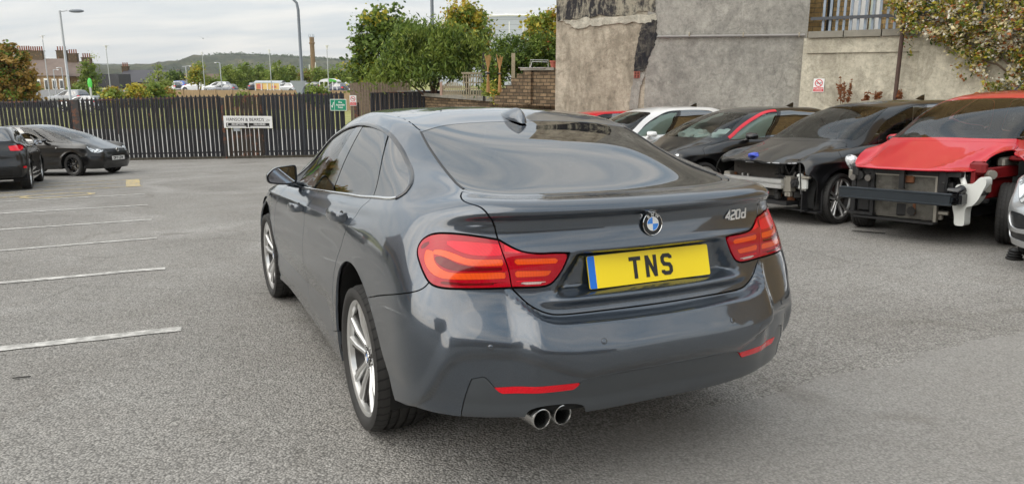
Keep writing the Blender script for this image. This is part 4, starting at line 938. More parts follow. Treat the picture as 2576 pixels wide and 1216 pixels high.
# bay lines
M_LINE = NT('road_paint'); v = M_LINE.coord(); nn_ = M_LINE.noise(v, 9, 6, .8)
M_LINE.set(base=M_LINE.mix(M_LINE.ramp(nn_, [(.42, 0), (.60, 1)]), (.31, .30, .28), (.62, .605, .57)), rough=.8); M_LINE = M_LINE.m
M_YEL = NT('yellow_road_paint'); v = M_YEL.coord(); nn_ = M_YEL.noise(v, 7, 6, .8); M_YEL.set(base=M_YEL.mix(M_YEL.ramp(nn_, [(.40, 0), (.62, 1)]), (.26, .245, .22), (.62, .46, .16)), rough=.8); M_YEL = M_YEL.m
def ground_strip(name, pts, w, mat, label, group, lift=.006, jag=.006):
    pts = [Vector(p) for p in pts]; P = []
    for a, b in zip(pts[:-1], pts[1:]):
        k = max(2, int((b-a).length/.15)); P += [a.lerp(b, i/k) for i in range(k)]
    P.append(pts[-1]); V = []
    for i, p in enumerate(P):
        d = (P[min(i+1, len(P)-1)]-P[max(i-1, 0)]).normalized(); nn = Vector((-d.y, d.x)); j1, j2 = RNG.normal(0, jag, 2)
        for s, j in ((-.5, j1), (.5, j2)): q = p+nn*(w*s+j); V.append((q.x, q.y, gz(q.x, q.y)+lift))
    F = [(2*i, 2*i+2, 2*i+3, 2*i+1) for i in range(len(P)-1)]
    o = mkobj(name, meshdata(name, V, F), mat); o['kind'] = 'structure'; return o
e0 = Vector((-2.24, 4.83)); st_ = Vector((-1.055, 2.07)); dr = Vector((-3.2, 4.42))-e0; dr.normalize()
for k in range(6): ground_strip('bay_line', [e0+st_*k, e0+st_*k+dr*4.9], .112, M_LINE, '', '')
for k in (8.1, 9.15, 10.1): ground_strip('bay_line', [e0+st_*k, e0+st_*k+dr*4.9], .09, M_LINE, '', '')
a, b = e0+st_*5.95, e0+st_*7.0
for q in (a, b, a.lerp(b, .5)+Vector((0, 0))): ground_strip('yellow_bay_line', [q, q+dr*4.9], .08, M_YEL, '', '')
ground_strip('yellow_bay_line', [a+dr*.2, b+dr*.2], .30, M_YEL, '', '')
c0_ = (e0+st_*5.35)+dr*1.6; ring_ = [c0_+Vector((.62*math.cos(t_)*dr.x-.45*math.sin(t_)*dr.y, .62*math.cos(t_)*dr.y+.45*math.sin(t_)*dr.x)) for t_ in np.linspace(-.6, 4.4, 22)]
ground_strip('yellow_bay_symbol', ring_, .12, M_YEL, '', ''); ground_strip('yellow_bay_symbol', [ring_[-1], c0_+dr*1.9], .12, M_YEL, '', '')
# ------------------------------------------------------------ metal palisade gates and panels
def rusty_paint(name, base, rustamt=.55, moss=0, metal=0):
    t = NT(name); v = t.coord(); v2 = t.coord(scale=(6, 6, .7)); n = t.noise(v, 3.0, 6, .7); streak = t.noise(v2, 3, 5, .7)
    c = t.mix(t.ramp(streak, [(.3, 0), (.75, 1)]), base, [x*2.0+.006 for x in base])
    c = t.mix(t.ramp(n, [(rustamt, 0), (rustamt+.10, 1)]), c, (.16, .055, .022))
    if moss:
        sp = t.n('ShaderNodeSeparateXYZ'); t.l(t.tc.outputs['Object'], sp.inputs[0]); mz = t.ramp(t.math('ADD', t.math('MULTIPLY', sp.outputs[2], -.55), t.math('MULTIPLY', t.noise(v, 1.1, 5), .9)), [(.50, 0), (.85, .8)]); c = t.mix(mz, c, (.055, .060, .012))
    t.set(base=c, rough=.6, normal=t.bump(n, .3, .01)); return t.m
M_PAL = rusty_paint('black_palisade_paint', (.005, .005, .008), .62); M_PALM = rusty_paint('mossy_palisade_paint', (.008, .009, .013), .62, 1); M_PALB = rusty_paint('worn_palisade_paint', (.020, .014, .010), .55); M_POST = rusty_paint('rusty_post_paint', (.022, .020, .020), .50)
def fence_pt(px, z=0): 
    d = view_ray(px, 330); k = (FN1.y-FN0.y)/(FN1.x-FN0.x); t_ = (FN0.y-k*FN0.x)/(d.y-k*d.x); return Vector((d.x*t_, d.y*t_, 0))
def palisade(px0, px1, label, mat, h=2.36, spikes=True, solid=False, name='palisade_fence', cat='fence', topz=None, lo=.0):
    a, b = fence_pt(px0), fence_pt(px1); L_ = (b-a).length; ux = (b-a).normalized(); root = empty(name, (a.x, a.y, gz(a.x, a.y)), 0, label, cat, 'palisade panels and gates along the far side')
    root.rotation_euler = (0, 0, math.atan2(ux.y, ux.x)); sl = gz(b.x, b.y)-gz(a.x, a.y); n = max(1, round(L_/.178)); pb = MB()
    for i in range(n):
        x = (i+.5)*L_/n+RNG.normal(0, .005); z0 = sl*x/L_+.05; top = h+sl*x/L_+(.15 if spikes else 0)+RNG.normal(0, .008); w = .068 if solid else .066; tl = RNG.normal(0, .0035)
        prof = [(-w-.012, 0), (-w, -.012), (-.018, -.010), (0, -.030), (.018, -.010), (w, -.012), (w+.012, 0)]
        zt = [top-.12, top-.11, top-.06, top, top-.06, top-.11, top-.12] if spikes else [top]*7
        if spikes:
            xs_ = [-.011, -.010, -.006, 0, .006, .010, .011]; V = []
            for (X, Y) in prof: V.append((x+X, Y, z0))
            for (X, Y) in prof: V.append((x+X+tl, Y, h+sl*x/L_-.02))
            for (X, Y), q in zip(prof, xs_): V.append((x+q+tl, Y*.3, top if abs(q) < .001 else top-.05))
            F = [(j, j+1, j+8, j+7) for j in range(6)]+[(7+j, 8+j, 15+j, 14+j) for j in range(6)]; pb.add(V, F); 
        else:
            V = [(x+X, Y, z0) for X, Y in prof]+[(x+X+tl, Y, top) for X, Y in prof]; pb.add(V, [(j, j+1, j+8, j+7) for j in range(6)])
    o = pb.build('pales', mat, root)
    for nm, zz in (('top_rail', h-.03), ('bottom_rail', .22)):
        r = MB(); r.prism([(0, -.03), (L_, -.03), (L_, .03), (0, .03)], 0, .06, Matrix.Translation((0, .02, zz)) @ Matrix(((1, 0, 0, 0), (0, 1, 0, 0), (sl/L_, 0, 1, 0), (0, 0, 0, 1)))); r.build(nm, M_POST if nm == 'top_rail' else mat, root)
    for x in (0.02, L_-.02):
        r = MB(); r.box((x, .03, h/2+.05+sl*x/L_), (.05, .05, h-.1)); r.build('frame_post', mat, root)
    return root
def steel_post(px, w, h, label, dep=.0):
    p = fence_pt(px); o = MB().box((0, -.03, h/2), (w, .16, h), bev=.01).build('gate_post', M_POST, None, (p.x, p.y-dep, gz(p.x, p.y)-.02)); tag(o, label, 'post'); return o
palisade(-330, 186, 'black palisade gate leaf behind the parked hatchbacks, left of the wide rusty post', M_PAL, name='palisade_gate', cat='gate')
steel_post(199, .30, 2.42, 'wide rusty steel gate post behind the black hatchback bonnet')
palisade(212, 560, 'long black palisade gate leaf between the wide rusty post and the thin one', M_PAL, name='palisade_gate', cat='gate')
steel_post(566, .10, 2.36, 'thin rusty post left of the white company sign')
palisade(573, 662, 'short worn palisade gate carrying the white company sign', M_PALB)
palisade(664, 830, 'black palisade panel green with moss low down, left of the green sign', M_PALM)
palisade(832, 868, 'narrow palisade panel under the green assembly point sign', M_PALM)
palisade(935, 1122, 'closed palisade panel without spikes at the stone wall', M_PAL, spikes=False, solid=True)
for px_a, px_b in ((-330, 1122),):
    a, b_ = fence_pt(px_a), fence_pt(px_b); b = MB(); n_ = 40
    for i in range(n_): p, q = a.lerp(b_, i/n_), a.lerp(b_, (i+1)/n_); m_ = p.lerp(q, .5); b.box((m_.x, m_.y+.02, gz(m_.x, m_.y)+.02), ((q-p).length+.02, .22, .14), rz=math.atan2((q-p).y, (q-p).x))
    tag(b.build('kerb', simple('dirty_kerb', (.06, .052, .038), .9, var=.5, scale=4)), kind='structure')
M_OLDW = simple('weathered_boards', (.20, .15, .11), .85, var=.35, scale=9, bump=.3)
def board_fence(a, b, h, label, zf, bw=.11, pale=M_OLDW, name='board_fence', posts=0, gap=.012):
    a, b = Vector(a), Vector(b); L_ = (b-a).length; ux = (b-a).normalized(); root = empty(name, (a.x, a.y, zf(a.x, a.y)), math.atan2(ux.y, ux.x), label, 'fence'); n = int(L_/bw); sl = zf(b.x, b.y)-zf(a.x, a.y); m = MB()
    for i in range(n): x = (i+.5)*L_/n; m.box((x, RNG.normal(0, .006), h/2+sl*x/L_+RNG.normal(0, .012)), (bw-gap, .02, h))
    m.build('boards', pale, root)
    for z in (.3, h-.35): r = MB(); r.box((L_/2, .04, z+sl/2), (L_, .04, .08), Matrix.Identity(4)); r.build('rail', pale, root)
    if posts:
        k = int(L_/posts)
        for i in range(k+1): r = MB(); x = i*posts; r.box((x, -.03, h/2+.04+sl*x/L_), (.11, .11, h+.08)); r.build('post', pale, root)
    return root
p0, p1 = fence_pt(862), fence_pt(1002); board_fence((p0.x, p0.y+1.6, 0), (p1.x+.3, p1.y+1.6, 0), 2.72, 'old brown upright boards behind the green sign', lambda x, y: gz(x, 28))
steel_post(900, .16, 2.05, 'broken rusty post under the small no smoking sign')
# signs
def sign_board(px, py, w, h, label, mat, name='sign', Y=None, off=.12):
    c = fence_pt(px); c = Vector((c.x, c.y-off, 0)); d = view_ray(px, py); z = CAM_H+d.z/d.y*c.y; root = empty(name, (c.x, c.y, z), math.atan2(FN1.y-FN0.y, FN1.x-FN0.x), label, 'sign'); b = MB()
    b.prism(rounded_poly([(-w/2, -h/2), (w/2, -h/2), (w/2, h/2), (-w/2, h/2)], .02), -.006, 0, SGN); b.build('board', mat, root); return root
SGN = Matrix(((1, 0, 0, 0), (0, 0, -1, 0), (0, 1, 0, 0), (0, 0, 0, 1)))
M_SW = simple('sign_white', (.78, .78, .77), .4, var=.04); M_SK = simple('sign_black', (.012, .012, .012), .4); M_SG = simple('sign_green', (.0, .26, .14), .4, var=.05); M_SR = simple('sign_red', (.60, .02, .03), .4)
S1 = sign_board(628, 307, 1.93, .46, 'white company sign with black lettering and direction arrows on the short palisade gate', M_SW)
T = SGN @ Matrix.Translation((0, 0, .002))
b = MB(); add_text(b, 'HANSON & BEARDS', .165, T @ Matrix.Translation((-.10, .09, 0)), depth=.001, bold=.001, sx=1.02); add_text(b, 'LTD', .09, T @ Matrix.Translation((.80, .065, 0)), depth=.001); b.box((0, -.0025, .145), (1.62, .002, .006)); b.box((0, -.0025, .022), (1.62, .002, .006)); b.build('company_name', M_SK, S1)
b = MB(); b.box((-.44, -.003, -.115), (.86, .004, .16)); b.box((.44, -.003, -.115), (.82, .004, .16)); b.build('arrow_panels', M_SK, S1)
b = MB(); T2 = SGN @ Matrix.Translation((0, 0, .0055)); add_text(b, 'RECEPTION', .095, T2 @ Matrix.Translation((-.40, -.09, 0)), depth=.001, bold=.0016, sx=1.0); add_text(b, 'DELIVERIES', .095, T2 @ Matrix.Translation((.46, -.09, 0)), depth=.001, bold=.0016)
b.box((-.44, -.0065, -.17), (.72, .002, .03)); b.box((-.815, -.0065, -.125), (.022, .002, .10)); b.prism([(-.845, -.09), (-.785, -.09), (-.815, -.045)], 0, .001, T2); b.box((.44, -.0065, -.17), (.70, .002, .03)); b.prism([(.79, -.20), (.79, -.14), (.85, -.17)], 0, .001, T2); b.build('direction_lettering', M_SW, S1)
S2 = sign_board(856, 264, .63, .43, 'green fire assembly point sign with a white tick', M_SW)
b = MB(); b.box((0, -.0025, 0), (.59, .004, .39)); b.build('green_panel', M_SG, S2); b = MB(); b.box((-.145, -.006, 0), (.012, .002, .37))
for i, s_ in enumerate(('Fire', 'Assembly', 'Point')): add_text(b, s_, .095, SGN @ Matrix.Translation((.08, .095-.095*i, .006)), depth=.001, bold=.003, sx=.93)
stroke(b, [(-.27, -.02), (-.235, -.085), (-.175, .10)], .028, .001, SGN @ Matrix.Translation((0, 0, .006))); b.build('assembly_lettering', M_SW, S2)
def no_smoking(root, w, h, off=.002):
    b = MB(); b.box((0, -off-.001, -h*.30), (w*.92, .002, h*.30)); q = [(w*.33*math.cos(a), h*.17+w*.33*math.sin(a)) for a in np.linspace(0, 2*PI, 25)[:-1]]; stroke(b, q, w*.07, .002, SGN @ Matrix.Translation((0, 0, off)), True)
    stroke(b, [(-w*.23, h*.17+w*.23), (w*.23, h*.17-w*.23)], w*.07, .002, SGN @ Matrix.Translation((0, 0, off+.0005))); b.build('prohibition_mark', M_SR, root)
    b = MB(); b.box((-.02*w, -off-.001, h*.16), (w*.36, .002, w*.07)); b.box((w*.20, -off-.001, h*.20), (w*.05, .002, w*.12)); b.build('cigarette_symbol', M_SK, root)
    b = MB(); add_text(b, 'NO SMOKING', w*.15, SGN @ Matrix.Translation((0, -h*.24, off+.003)), depth=.0005, bold=.0005); b.box((0, -off-.0035, -h*.33), (w*.7, .0008, .006)); b.box((0, -off-.0035, -h*.38), (w*.7, .0008, .006)); b.build('warning_lettering', M_SW, root)
S3 = sign_board(893, 253, .26, .38, 'small no smoking sign on the rusty post beside the green sign', M_SW); no_smoking(S3, .26, .38)
S4 = sign_board(0, 0, .1, .1, '', M_SW) if False else None
b = MB(); b.box((0, 0, 0), (.25, .02, .2)); p = fence_pt(592); o = b.build('lock_plate', M_STEEL0 if False else simple('grey_plate', (.32, .34, .36), .5), None, (p.x+.1, p.y-.10, gz(p.x, p.y)+1.16)); tag(o, 'grey lock plate on the gate below the company sign', 'plate')
# ------------------------------------------------------------ rendered buildings on the right
def render_mat(name, a, b, stain, streaks=.5, scale=1.0):
    t = NT(name); v = t.coord(); vs = t.coord(scale=(1.2, 1.2, .35)); n = t.noise(v, .8*scale, 8, .65, .3); n2 = t.noise(v, 5*scale, 7, .7); n3 = t.noise(vs, 2.2*scale, 7, .7)
    c = t.ramp(n, [(.3, a), (.7, b)]); c = t.mix(t.math('MULTIPLY', t.ramp(n3, [(.45, 0), (.72, 1)]), streaks), c, stain); c = t.mix(.75, c, t.ramp(n2, [(.3, .72), (.7, 1.22)]), 'MULTIPLY'); c = t.mix(t.math('MULTIPLY', t.ramp(t.noise(v, 1.5, 8, .78, .9), [(.52, 0), (.60, 1)]), .42), c, stain); c = t.mix(.8, c, t.ramp(t.noise(v, 13, 8, .8, .5), [(.32, .62), (.5, 1.0), (.70, 1.22)]), 'MULTIPLY')
    wv = t.mix(.22, v, t.n('ShaderNodeTexNoise').outputs['Color'], 'ADD'); crk = t.ramp(t.vor(wv, 1.1, 'DISTANCE_TO_EDGE'), [(0, .45), (.008, 1)]); crk = t.mix(t.ramp(n, [(.5, 0), (.6, 1)]), (1, 1, 1), crk); c = t.mix(.5, c, crk, 'MULTIPLY')
    t.set(base=c, rough=.93, spec=.2, normal=t.bump(n2, .6, .03, t.bump(t.noise(v, 22, 5, .7), .5, .012))); return t.m
M_RA = render_mat('stained_render', (.36, .32, .25), (.56, .50, .40), (.13, .11, .08), .8)
M_RB = render_mat('grey_render', (.27, .26, .235), (.41, .395, .355), (.15, .145, .135), .55)
M_RC = render_mat('beige_render', (.42, .39, .31), (.62, .58, .47), (.24, .215, .17), .6)
M_TAR = render_mat('tar_coating', (.012, .013, .018), (.030, .030, .034), (.22, .20, .16), .5, 2.5)
M_TARW = render_mat('weathered_tar_coating', (.035, .032, .030), (.30, .27, .20), (.012, .011, .012), 1.0, 2.0)
def tar_weathered():
    t = NT('weathered_tar_coating'); v = t.coord(scale=(2.2, 2.2, .55)); n = t.noise(v, 2.6, 8, .75, .4); n2 = t.noise(t.coord(), 9, 6, .75); n3 = t.noise(t.coord(), .7, 3)
    m = t.ramp(t.math('ADD', t.math('MULTIPLY', n, .7), t.math('ADD', t.math('MULTIPLY', n2, .25), t.math('MULTIPLY', n3, .25))), [(.56, 0), (.66, 1)]); t.set(base=t.mix(m, (.020, .019, .022), t.mix(n2, (.22, .20, .15), (.40, .37, .29))), rough=.85, normal=t.bump(n2, .6, .02)); return t.m
M_TARW = tar_weathered()
M_PALE = render_mat('pale_cement_band', (.42, .40, .33), (.60, .57, .48), (.2, .18, .14), .5, 2)
WA = at(1398, 150, 21.0); WB = at(2026, 150, 19.0); WA.z = WB.z = 0; wdir = (WB-WA).normalized(); wback = Vector((-wdir.y, wdir.x, 0)) if wdir.x > 0 else None
if wback.y < 0: wback = -wback
def on_wall(P0, dirv, px, py):
    """point of a vertical plane (through P0 along dirv) on the line of sight -> (distance along, z)"""
    d = view_ray(px, py); nrm = Vector((-dirv.y, dirv.x, 0)); t_ = (P0-Vector((0, 0, 0))).dot(nrm)/Vector((d.x, d.y, 0)).dot(nrm); p = CAMP+d*t_; return (p-P0).dot(dirv), p.z
def wall_frame(P0, dirv): return frame(P0, dirv, (0, 0, 1))       # x along, y up, z towards the camera side
FW = wall_frame(WA, wdir)
if (FW.to_3x3() @ Vector((0, 0, 1))).y > 0: FW = FW @ Matrix.Diagonal((1, 1, -1, 1))
def wall_block(name, P0, dirv, x0, x1, z0, z1, depth, mat, label=None, cat=None, front=0, parent=None):
    Fm = wall_frame(P0, dirv); s = 1 if (Fm.to_3x3() @ Vector((0, 0, 1))).y < 0 else -1
    b = MB(); b.box(((x0+x1)/2, (z0+z1)/2, s*(front-depth/2)), (x1-x0, z1-z0, depth), Fm); o = b.build(name, mat, parent)
    if label: tag(o, label, cat)
    return o
def patch(name, P0, dirv, pix, mat, parent, lift, jag=.03, thick=.012, sub=6):
    """irregular coating on a wall, given by its outline"""
    pts = [on_wall(P0, dirv, *p) for p in pix]; out = []; n = len(pts)
    for i in range(n):
        a, b_ = Vector(pts[i]), Vector(pts[(i+1) % n])
        for q in range(sub): p = a.lerp(b_, q/sub); out.append((p.x+(RNG.normal(0, jag) if q else 0), p.y+(RNG.normal(0, jag) if q else 0)))
    Fm = wall_frame(P0, dirv); s = 1 if (Fm.to_3x3() @ Vector((0, 0, 1))).y < 0 else -1
    b = MB(); b.prism(out, s*(lift-thick) if s > 0 else s*lift, s*lift if s > 0 else s*(lift-thick), Fm); return b.build(name, mat, parent)
LW = (WB-WA).length; xs1, _ = on_wall(WA, wdir, 1625, 150)
BA = wall_block('rendered_building', WA, wdir, 0, xs1, -1.6, 8.6, 5, M_RA, 'stained beige rendered gable with black tar patches above the parked cars', 'building')
BB = wall_block('rendered_building', WA, wdir, xs1, LW, -1.6, 8.6, 5.0, M_RB, 'plain grey rendered wall with a horizontal pipe, right of the tar patches', 'building', front=.03)
patch('tar_coating', WA, wdir, [(1403, -330), (1403, 50), (1460, 47), (1540, 42), (1650, 33), (1659, -330)], M_TARW, BA, .036, .03)
patch('pale_band', WA, wdir, [(1401, 52), (1460, 48), (1540, 43), (1650, 34), (1650, 52), (1610, 60), (1560, 58), (1500, 66), (1450, 72), (1425, 60)], M_PALE, BA, .045, .02)
patch('tar_coating', WA, wdir, [(1619, 57), (1653, 50), (1652, 95), (1645, 122), (1633, 145), (1627, 170), (1618, 182), (1594, 180), (1598, 140), (1604, 110), (1610, 80)], M_TAR, BA, .040, .012)
patch('grey_patch', WA, wdir, [(1597, 182), (1625, 182), (1612, 215), (1604, 275), (1583, 275), (1588, 230)], M_RB, BA, .036, .012)
# air brick, pipe
ax, az = on_wall(WA, wdir, 1603, 188); Fm = wall_frame(WA, wdir); sF = 1 if (Fm.to_3x3() @ Vector((0, 0, 1))).y < 0 else -1
b = MB(); w_, h_ = .15, .17; b.box((ax, az, sF*.05), (w_, h_, .03), Fm); ab = tag(b.build('air_brick', simple('terracotta', (.36, .10, .07), .8), None), 'red terracotta air brick at the foot of the tar patch', 'vent')
b = MB()
for i in range(2):
    for j in range(4): b.box((ax-.036+.072*i, az-.06+.04*j, sF*.064), (.05, .022, .01), Fm)
b.build('vent_holes', M_DARKC0 if False else simple('dark_hole', (.01, .01, .01), .9), ab)
x0_, z0_ = on_wall(WA, wdir, 1655, 93); x1_, z1_ = on_wall(WA, wdir, 2024, 89)
b = MB(); b.tube([(x0_-.0, z0_, sF*.03), (x0_, z0_, sF*.10), (x1_, z1_, sF*.10)], .032, 10, M=Fm); pipe = tag(b.build('wall_pipe', simple('painted_pipe', (.26, .25, .24), .5, var=.2), None), 'grey horizontal pipe clipped along the grey rendered wall', 'pipe')
for px in (1735, 1870, 2010): xx, zz_ = on_wall(WA, wdir, px, 90); b = MB(); b.box((xx, zz_+.02, sF*.09), (.035, .12, .09), Fm, bev=.01); b.build('pipe_bracket', M_RA, pipe)
# ------ wall C with coping and railings
WC = at(2029, 150, 18.6); WC.z = 0; cdir = Vector((.80, -.60, 0)); LC = 8.0; FC = wall_frame(WC, cdir); sC = 1 if (FC.to_3x3() @ Vector((0, 0, 1))).y < 0 else -1
xp, _ = on_wall(WC, cdir, 2312, 150)
RC = wall_block('boundary_wall', WC, cdir, -.10, xp, -1.5, 2.35, 1.2, M_RC, 'beige rendered wall with a stone coping and railings on top', 'wall')
wall_block('render_band', WC, cdir, .0, xp, 2.0, 2.35, .04, M_RC, front=.045, parent=RC)
R2 = wall_block('boundary_wall', WC, cdir, xp, LC, -1.5, 2.52, 1.2, M_RC, 'smooth pale rendered wall under the flowering climber', 'wall', front=.07)
M_COP = simple('stone_coping', (.23, .215, .18), .9, var=.3, scale=5, bump=.5, bscale=30)
for i in range(3): wall_block('coping_stone', WC, cdir, .02+i*xp/3, (i+1)*xp/3-.006, 2.352, 2.50, .55, M_COP, front=.12+.01*(i % 2), parent=RC)
for i in range(4): wall_block('coping_stone', WC, cdir, xp+i*(LC-xp)/4+.02, xp+(i+1)*(LC-xp)/4, 2.522, 2.66, .55, M_COP, front=.16, parent=R2)
M_GALV = NT('galvanised_steel'); v = M_GALV.coord(scale=(8, 8, 1.2)); nn_ = M_GALV.noise(v, 6, 5, .7); M_GALV.set(base=M_GALV.ramp(nn_, [(.3, (.13, .17, .22)), (.7, (.33, .38, .44))]), rough=.5, metal=.35); M_GALV = M_GALV.m
RL = empty('railing', WC, 0, 'blue grey galvanised railings standing on the coping of the beige wall', 'railing'); inv = RL.matrix_world.inverted()
b = MB(); nP = 24
for i in range(nP): x = .28+i*.155; b.box((x, 2.50+.9, sC*(-.12)), (.055, 1.8, .012), FC); b.box((x-.022, 2.50+.9, sC*(-.135)), (.012, 1.8, .03), FC); b.box((x+.022, 2.50+.9, sC*(-.135)), (.012, 1.8, .03), FC)
me = b.mesh('pales'); me.transform(Matrix.Translation(-WC)); mkobj('pales', me, M_GALV, RL)
b = MB(); b.box((1.95, 2.80, sC*(-.075)), (3.9, .07, .045), FC); me = b.mesh('rail'); me.transform(Matrix.Translation(-WC)); mkobj('rail', me, simple('dark_rail', (.05, .055, .065), .5), RL)
# stone building behind the railings
def stone_mat(name, c1, c2, mortar, sx=1.0, bw=.45, bh=.16, msz=.02, rot=0):
    t = NT(name); tcn = t.n('ShaderNodeTexCoord'); mp = t.n('ShaderNodeMapping'); t.l(tcn.outputs['UV'], mp.inputs[0]); t.tc = tcn
    br = t.n('ShaderNodeTexBrick'); br.inputs['Scale'].default_value = 1; br.inputs['Brick Width'].default_value = bw; br.inputs['Row Height'].default_value = bh; br.inputs['Mortar Size'].default_value = msz; br.inputs['Mortar Smooth'].default_value = .2
    br.inputs['Color1'].default_value = (*c1, 1); br.inputs['Color2'].default_value = (*c2, 1); br.inputs['Mortar'].default_value = (*mortar, 1); br.offset = .5; br.squash = 1
    nv_ = t.noise(mp.outputs[0], 2.2, 3); wob = t.n('ShaderNodeVectorMath', operation='MULTIPLY_ADD'); t.l(t.n('ShaderNodeTexNoise').outputs['Color'], wob.inputs[0]); wob.inputs[1].default_value = (.05, .03, 0); t.l(mp.outputs[0], wob.inputs[2]); t.l(wob.outputs[0], br.inputs[0])
    c = t.mix(.9, br.outputs[0], t.ramp(t.noise(mp.outputs[0], 9, 6, .7), [(.3, .6), (.7, 1.35)]), 'MULTIPLY'); c = t.mix(.6, c, t.ramp(nv_, [(.3, .7), (.7, 1.25)]), 'MULTIPLY')
    t.set(base=c, rough=.92, spec=.2, normal=t.bump(t.math('SUBTRACT', 1.0, br.outputs[1]), .8, .02, t.bump(t.noise(mp.outputs[0], 25, 4), .4, .01))); return t.m
def uvwall(name, P0, dirv, x0, x1, z0, z1, depth, mat, label=None, cat=None, front=0, parent=None, poly=None, group=None):
    """masonry block with metric UVs; poly: optional outline (x, z)"""
    Fm = wall_frame(P0, dirv); s = 1 if (Fm.to_3x3() @ Vector((0, 0, 1))).y < 0 else -1; b = MB()
    pl = poly or [(x0, z0), (x1, z0), (x1, z1), (x0, z1)]; lo, hi = sorted((s*(front-depth), s*front)); b.prism(pl, lo, hi); me = b.mesh(name)
    uv = me.uv_layers.new(name='UVMap'); co = [v.co.copy() for v in me.vertices]
    for p in me.polygons:
        n_ = p.normal
        for li in p.loop_indices:
            c = co[me.loops[li].vertex_index]; uv.data[li].uv = (c.x, c.y) if abs(n_.z) > .5 else ((c.z, c.y) if abs(n_.x) > .5 else (c.x, c.z))
    me.transform(Fm); o = mkobj(name, me, mat, parent)
    if label: tag(o, label, cat, group)
    return o
M_BUFF = stone_mat('buff_stone', (.42, .29, .13), (.30, .20, .09), (.20, .16, .10), 1, .34, .12, .012)
M_GRIT = stone_mat('dark_gritstone', (.27, .19, .115), (.12, .085, .055), (.075, .06, .042), 1, .26, .10, .014)
BU = WC+Vector((.60, .80, 0))*2.2
SB = uvwall('stone_building', BU, cdir, -1.5, 9, 2.0, 11, 4, M_BUFF, 'buff stone building with white window frames behind the railings', 'building')
for px, w_, m_ in ((2087, .14, M_SK), (2150, .26, M_SW), (2172, .20, M_SW), (2195, .14, simple('pale_green_panel', (.55, .62, .55), .5)), (2208, .16, M_SW), (2290, .26, M_SW), (2345, .24, M_SW)):
    x, _ = on_wall(BU, cdir, px, 60); wall_block('window_frame' if m_ is not M_SK else 'drainpipe', BU, cdir, x-w_/2, x+w_/2, 2.3, 5.2, .05, m_, front=.06, parent=SB)
# no smoking sign on wall C
x, z = on_wall(WC, cdir, 2060, 215); P = FC @ Vector((x, z, sC*.02)); S5 = empty('sign', P, math.atan2(cdir.y, cdir.x), 'no smoking sign on the beige rendered wall above the cars', 'sign'); b = MB(); b.prism([(-.125, -.16), (.125, -.16), (.125, .16), (-.125, .16)], -.006, 0, SGN); b.build('board', M_SW, S5); no_smoking(S5, .25, .32)
# rusty downpipe against the climber
pa = FC @ Vector((*on_wall(WC, cdir, 2289, -40), sC*.22)); pb_ = FC @ Vector((*on_wall(WC, cdir, 2255, 275), sC*.30))
b = MB(); b.tube([pa, pa.lerp(pb_, .5), pb_], .045, 10); o = tag(b.build('scaffold_pole', simple('rusty_iron', (.075, .045, .035), .8, var=.5, scale=9), None), 'rusty iron pole leaning on the wall under the climber', 'pole')
# ------ retaining wall with coping, garden wall
RA_ = at(1003, 229, 30.0); RB_ = at(1600, 272, 20.6); ca, cb_ = RA_.z, RB_.z
RA0 = Vector((RA_.x, RA_.y, 0)); RB0 = Vector((RB_.x, RB_.y, 0)); rdir = (RB0-RA0).normalized(); LR = (RB0-RA0).length
GWL = uvwall('retaining_wall', RA0, rdir, 0, LR, 0, 0, .5, M_GRIT, 'long dark stone retaining wall with flat coping behind the car roofs', 'wall', poly=[(0, -2.3), (LR, -1.4), (LR, cb_-.12), (0, ca-.12)])
b = MB(); Fr = wall_frame(RA0, rdir); sR = 1 if (Fr.to_3x3() @ Vector((0, 0, 1))).y < 0 else -1; n_ = 14
for i in range(n_):
    xa, xb = LR*i/n_, LR*(i+1)/n_-.015; za, zb_ = ca+(cb_-ca)*xa/LR, ca+(cb_-ca)*xb/LR; lo, hi = sorted((sR*-.55, sR*.10)); b.prism([(xa, za-.12), (xb, zb_-.12), (xb, zb_+RNG.normal(0, .006)), (xa, za)], lo, hi, Fr)
b.build('coping', M_COP, GWL)
# terrace of earth behind the retaining wall
V = []; 
for i in range(9):
    t_ = i/8; p = RA0.lerp(RB0, t_); z = ca+(cb_-ca)*t_-.05; q = Vector((-rdir.y, rdir.x, 0)); q = q if q.y > 0 else -q; V += [(*(p+q*.5).xy, z), (*(p+q*14).xy, z+.15)]
tag(mkobj('garden_ground', meshdata('garden_ground', V, [(2*i, 2*i+1, 2*i+3, 2*i+2) for i in range(8)]), grass_mat('garden_soil', (.05, .045, .02), (.10, .10, .04))), kind='structure')
G0_ = at(1244, 200, 23.2); G1_ = at(1400, 200, 21.6); G0v, G1v = Vector((G0_.x, G0_.y, 0)), Vector((G1_.x, G1_.y, 0)); gd = (G1v-G0v).normalized(); gw = lambda px, py: on_wall(G0v, gd, px, py)
steps = [(1244, 262), (1244, 240), (1258, 240), (1258, 222), (1272, 222), (1272, 214), (1286, 214), (1286, 196), (1300, 196), (1300, 186), (1316, 186), (1316, 176), (1402, 176), (1402, 268)]
GW2 = uvwall('garden_wall', G0v, gd, 0, 0, 0, 0, .35, M_GRIT, 'stepped brown stone garden wall ending at the rendered gable', 'wall', poly=[gw(*p) for p in steps])
x0_, zt = gw(1312, 173); x1_, _ = gw(1396, 173); wall_block('coping', G0v, gd, x0_, x1_, zt-.05, zt+.03, .5, M_COP, front=.06, parent=GW2)
x0_, _ = gw(1324, 200); x1_, _ = gw(1340, 200); uvwall('pillar', G0v, gd, x0_, x1_, gw(1330, 262)[1], zt-.06, .1, M_GRIT, front=.09, parent=GW2)
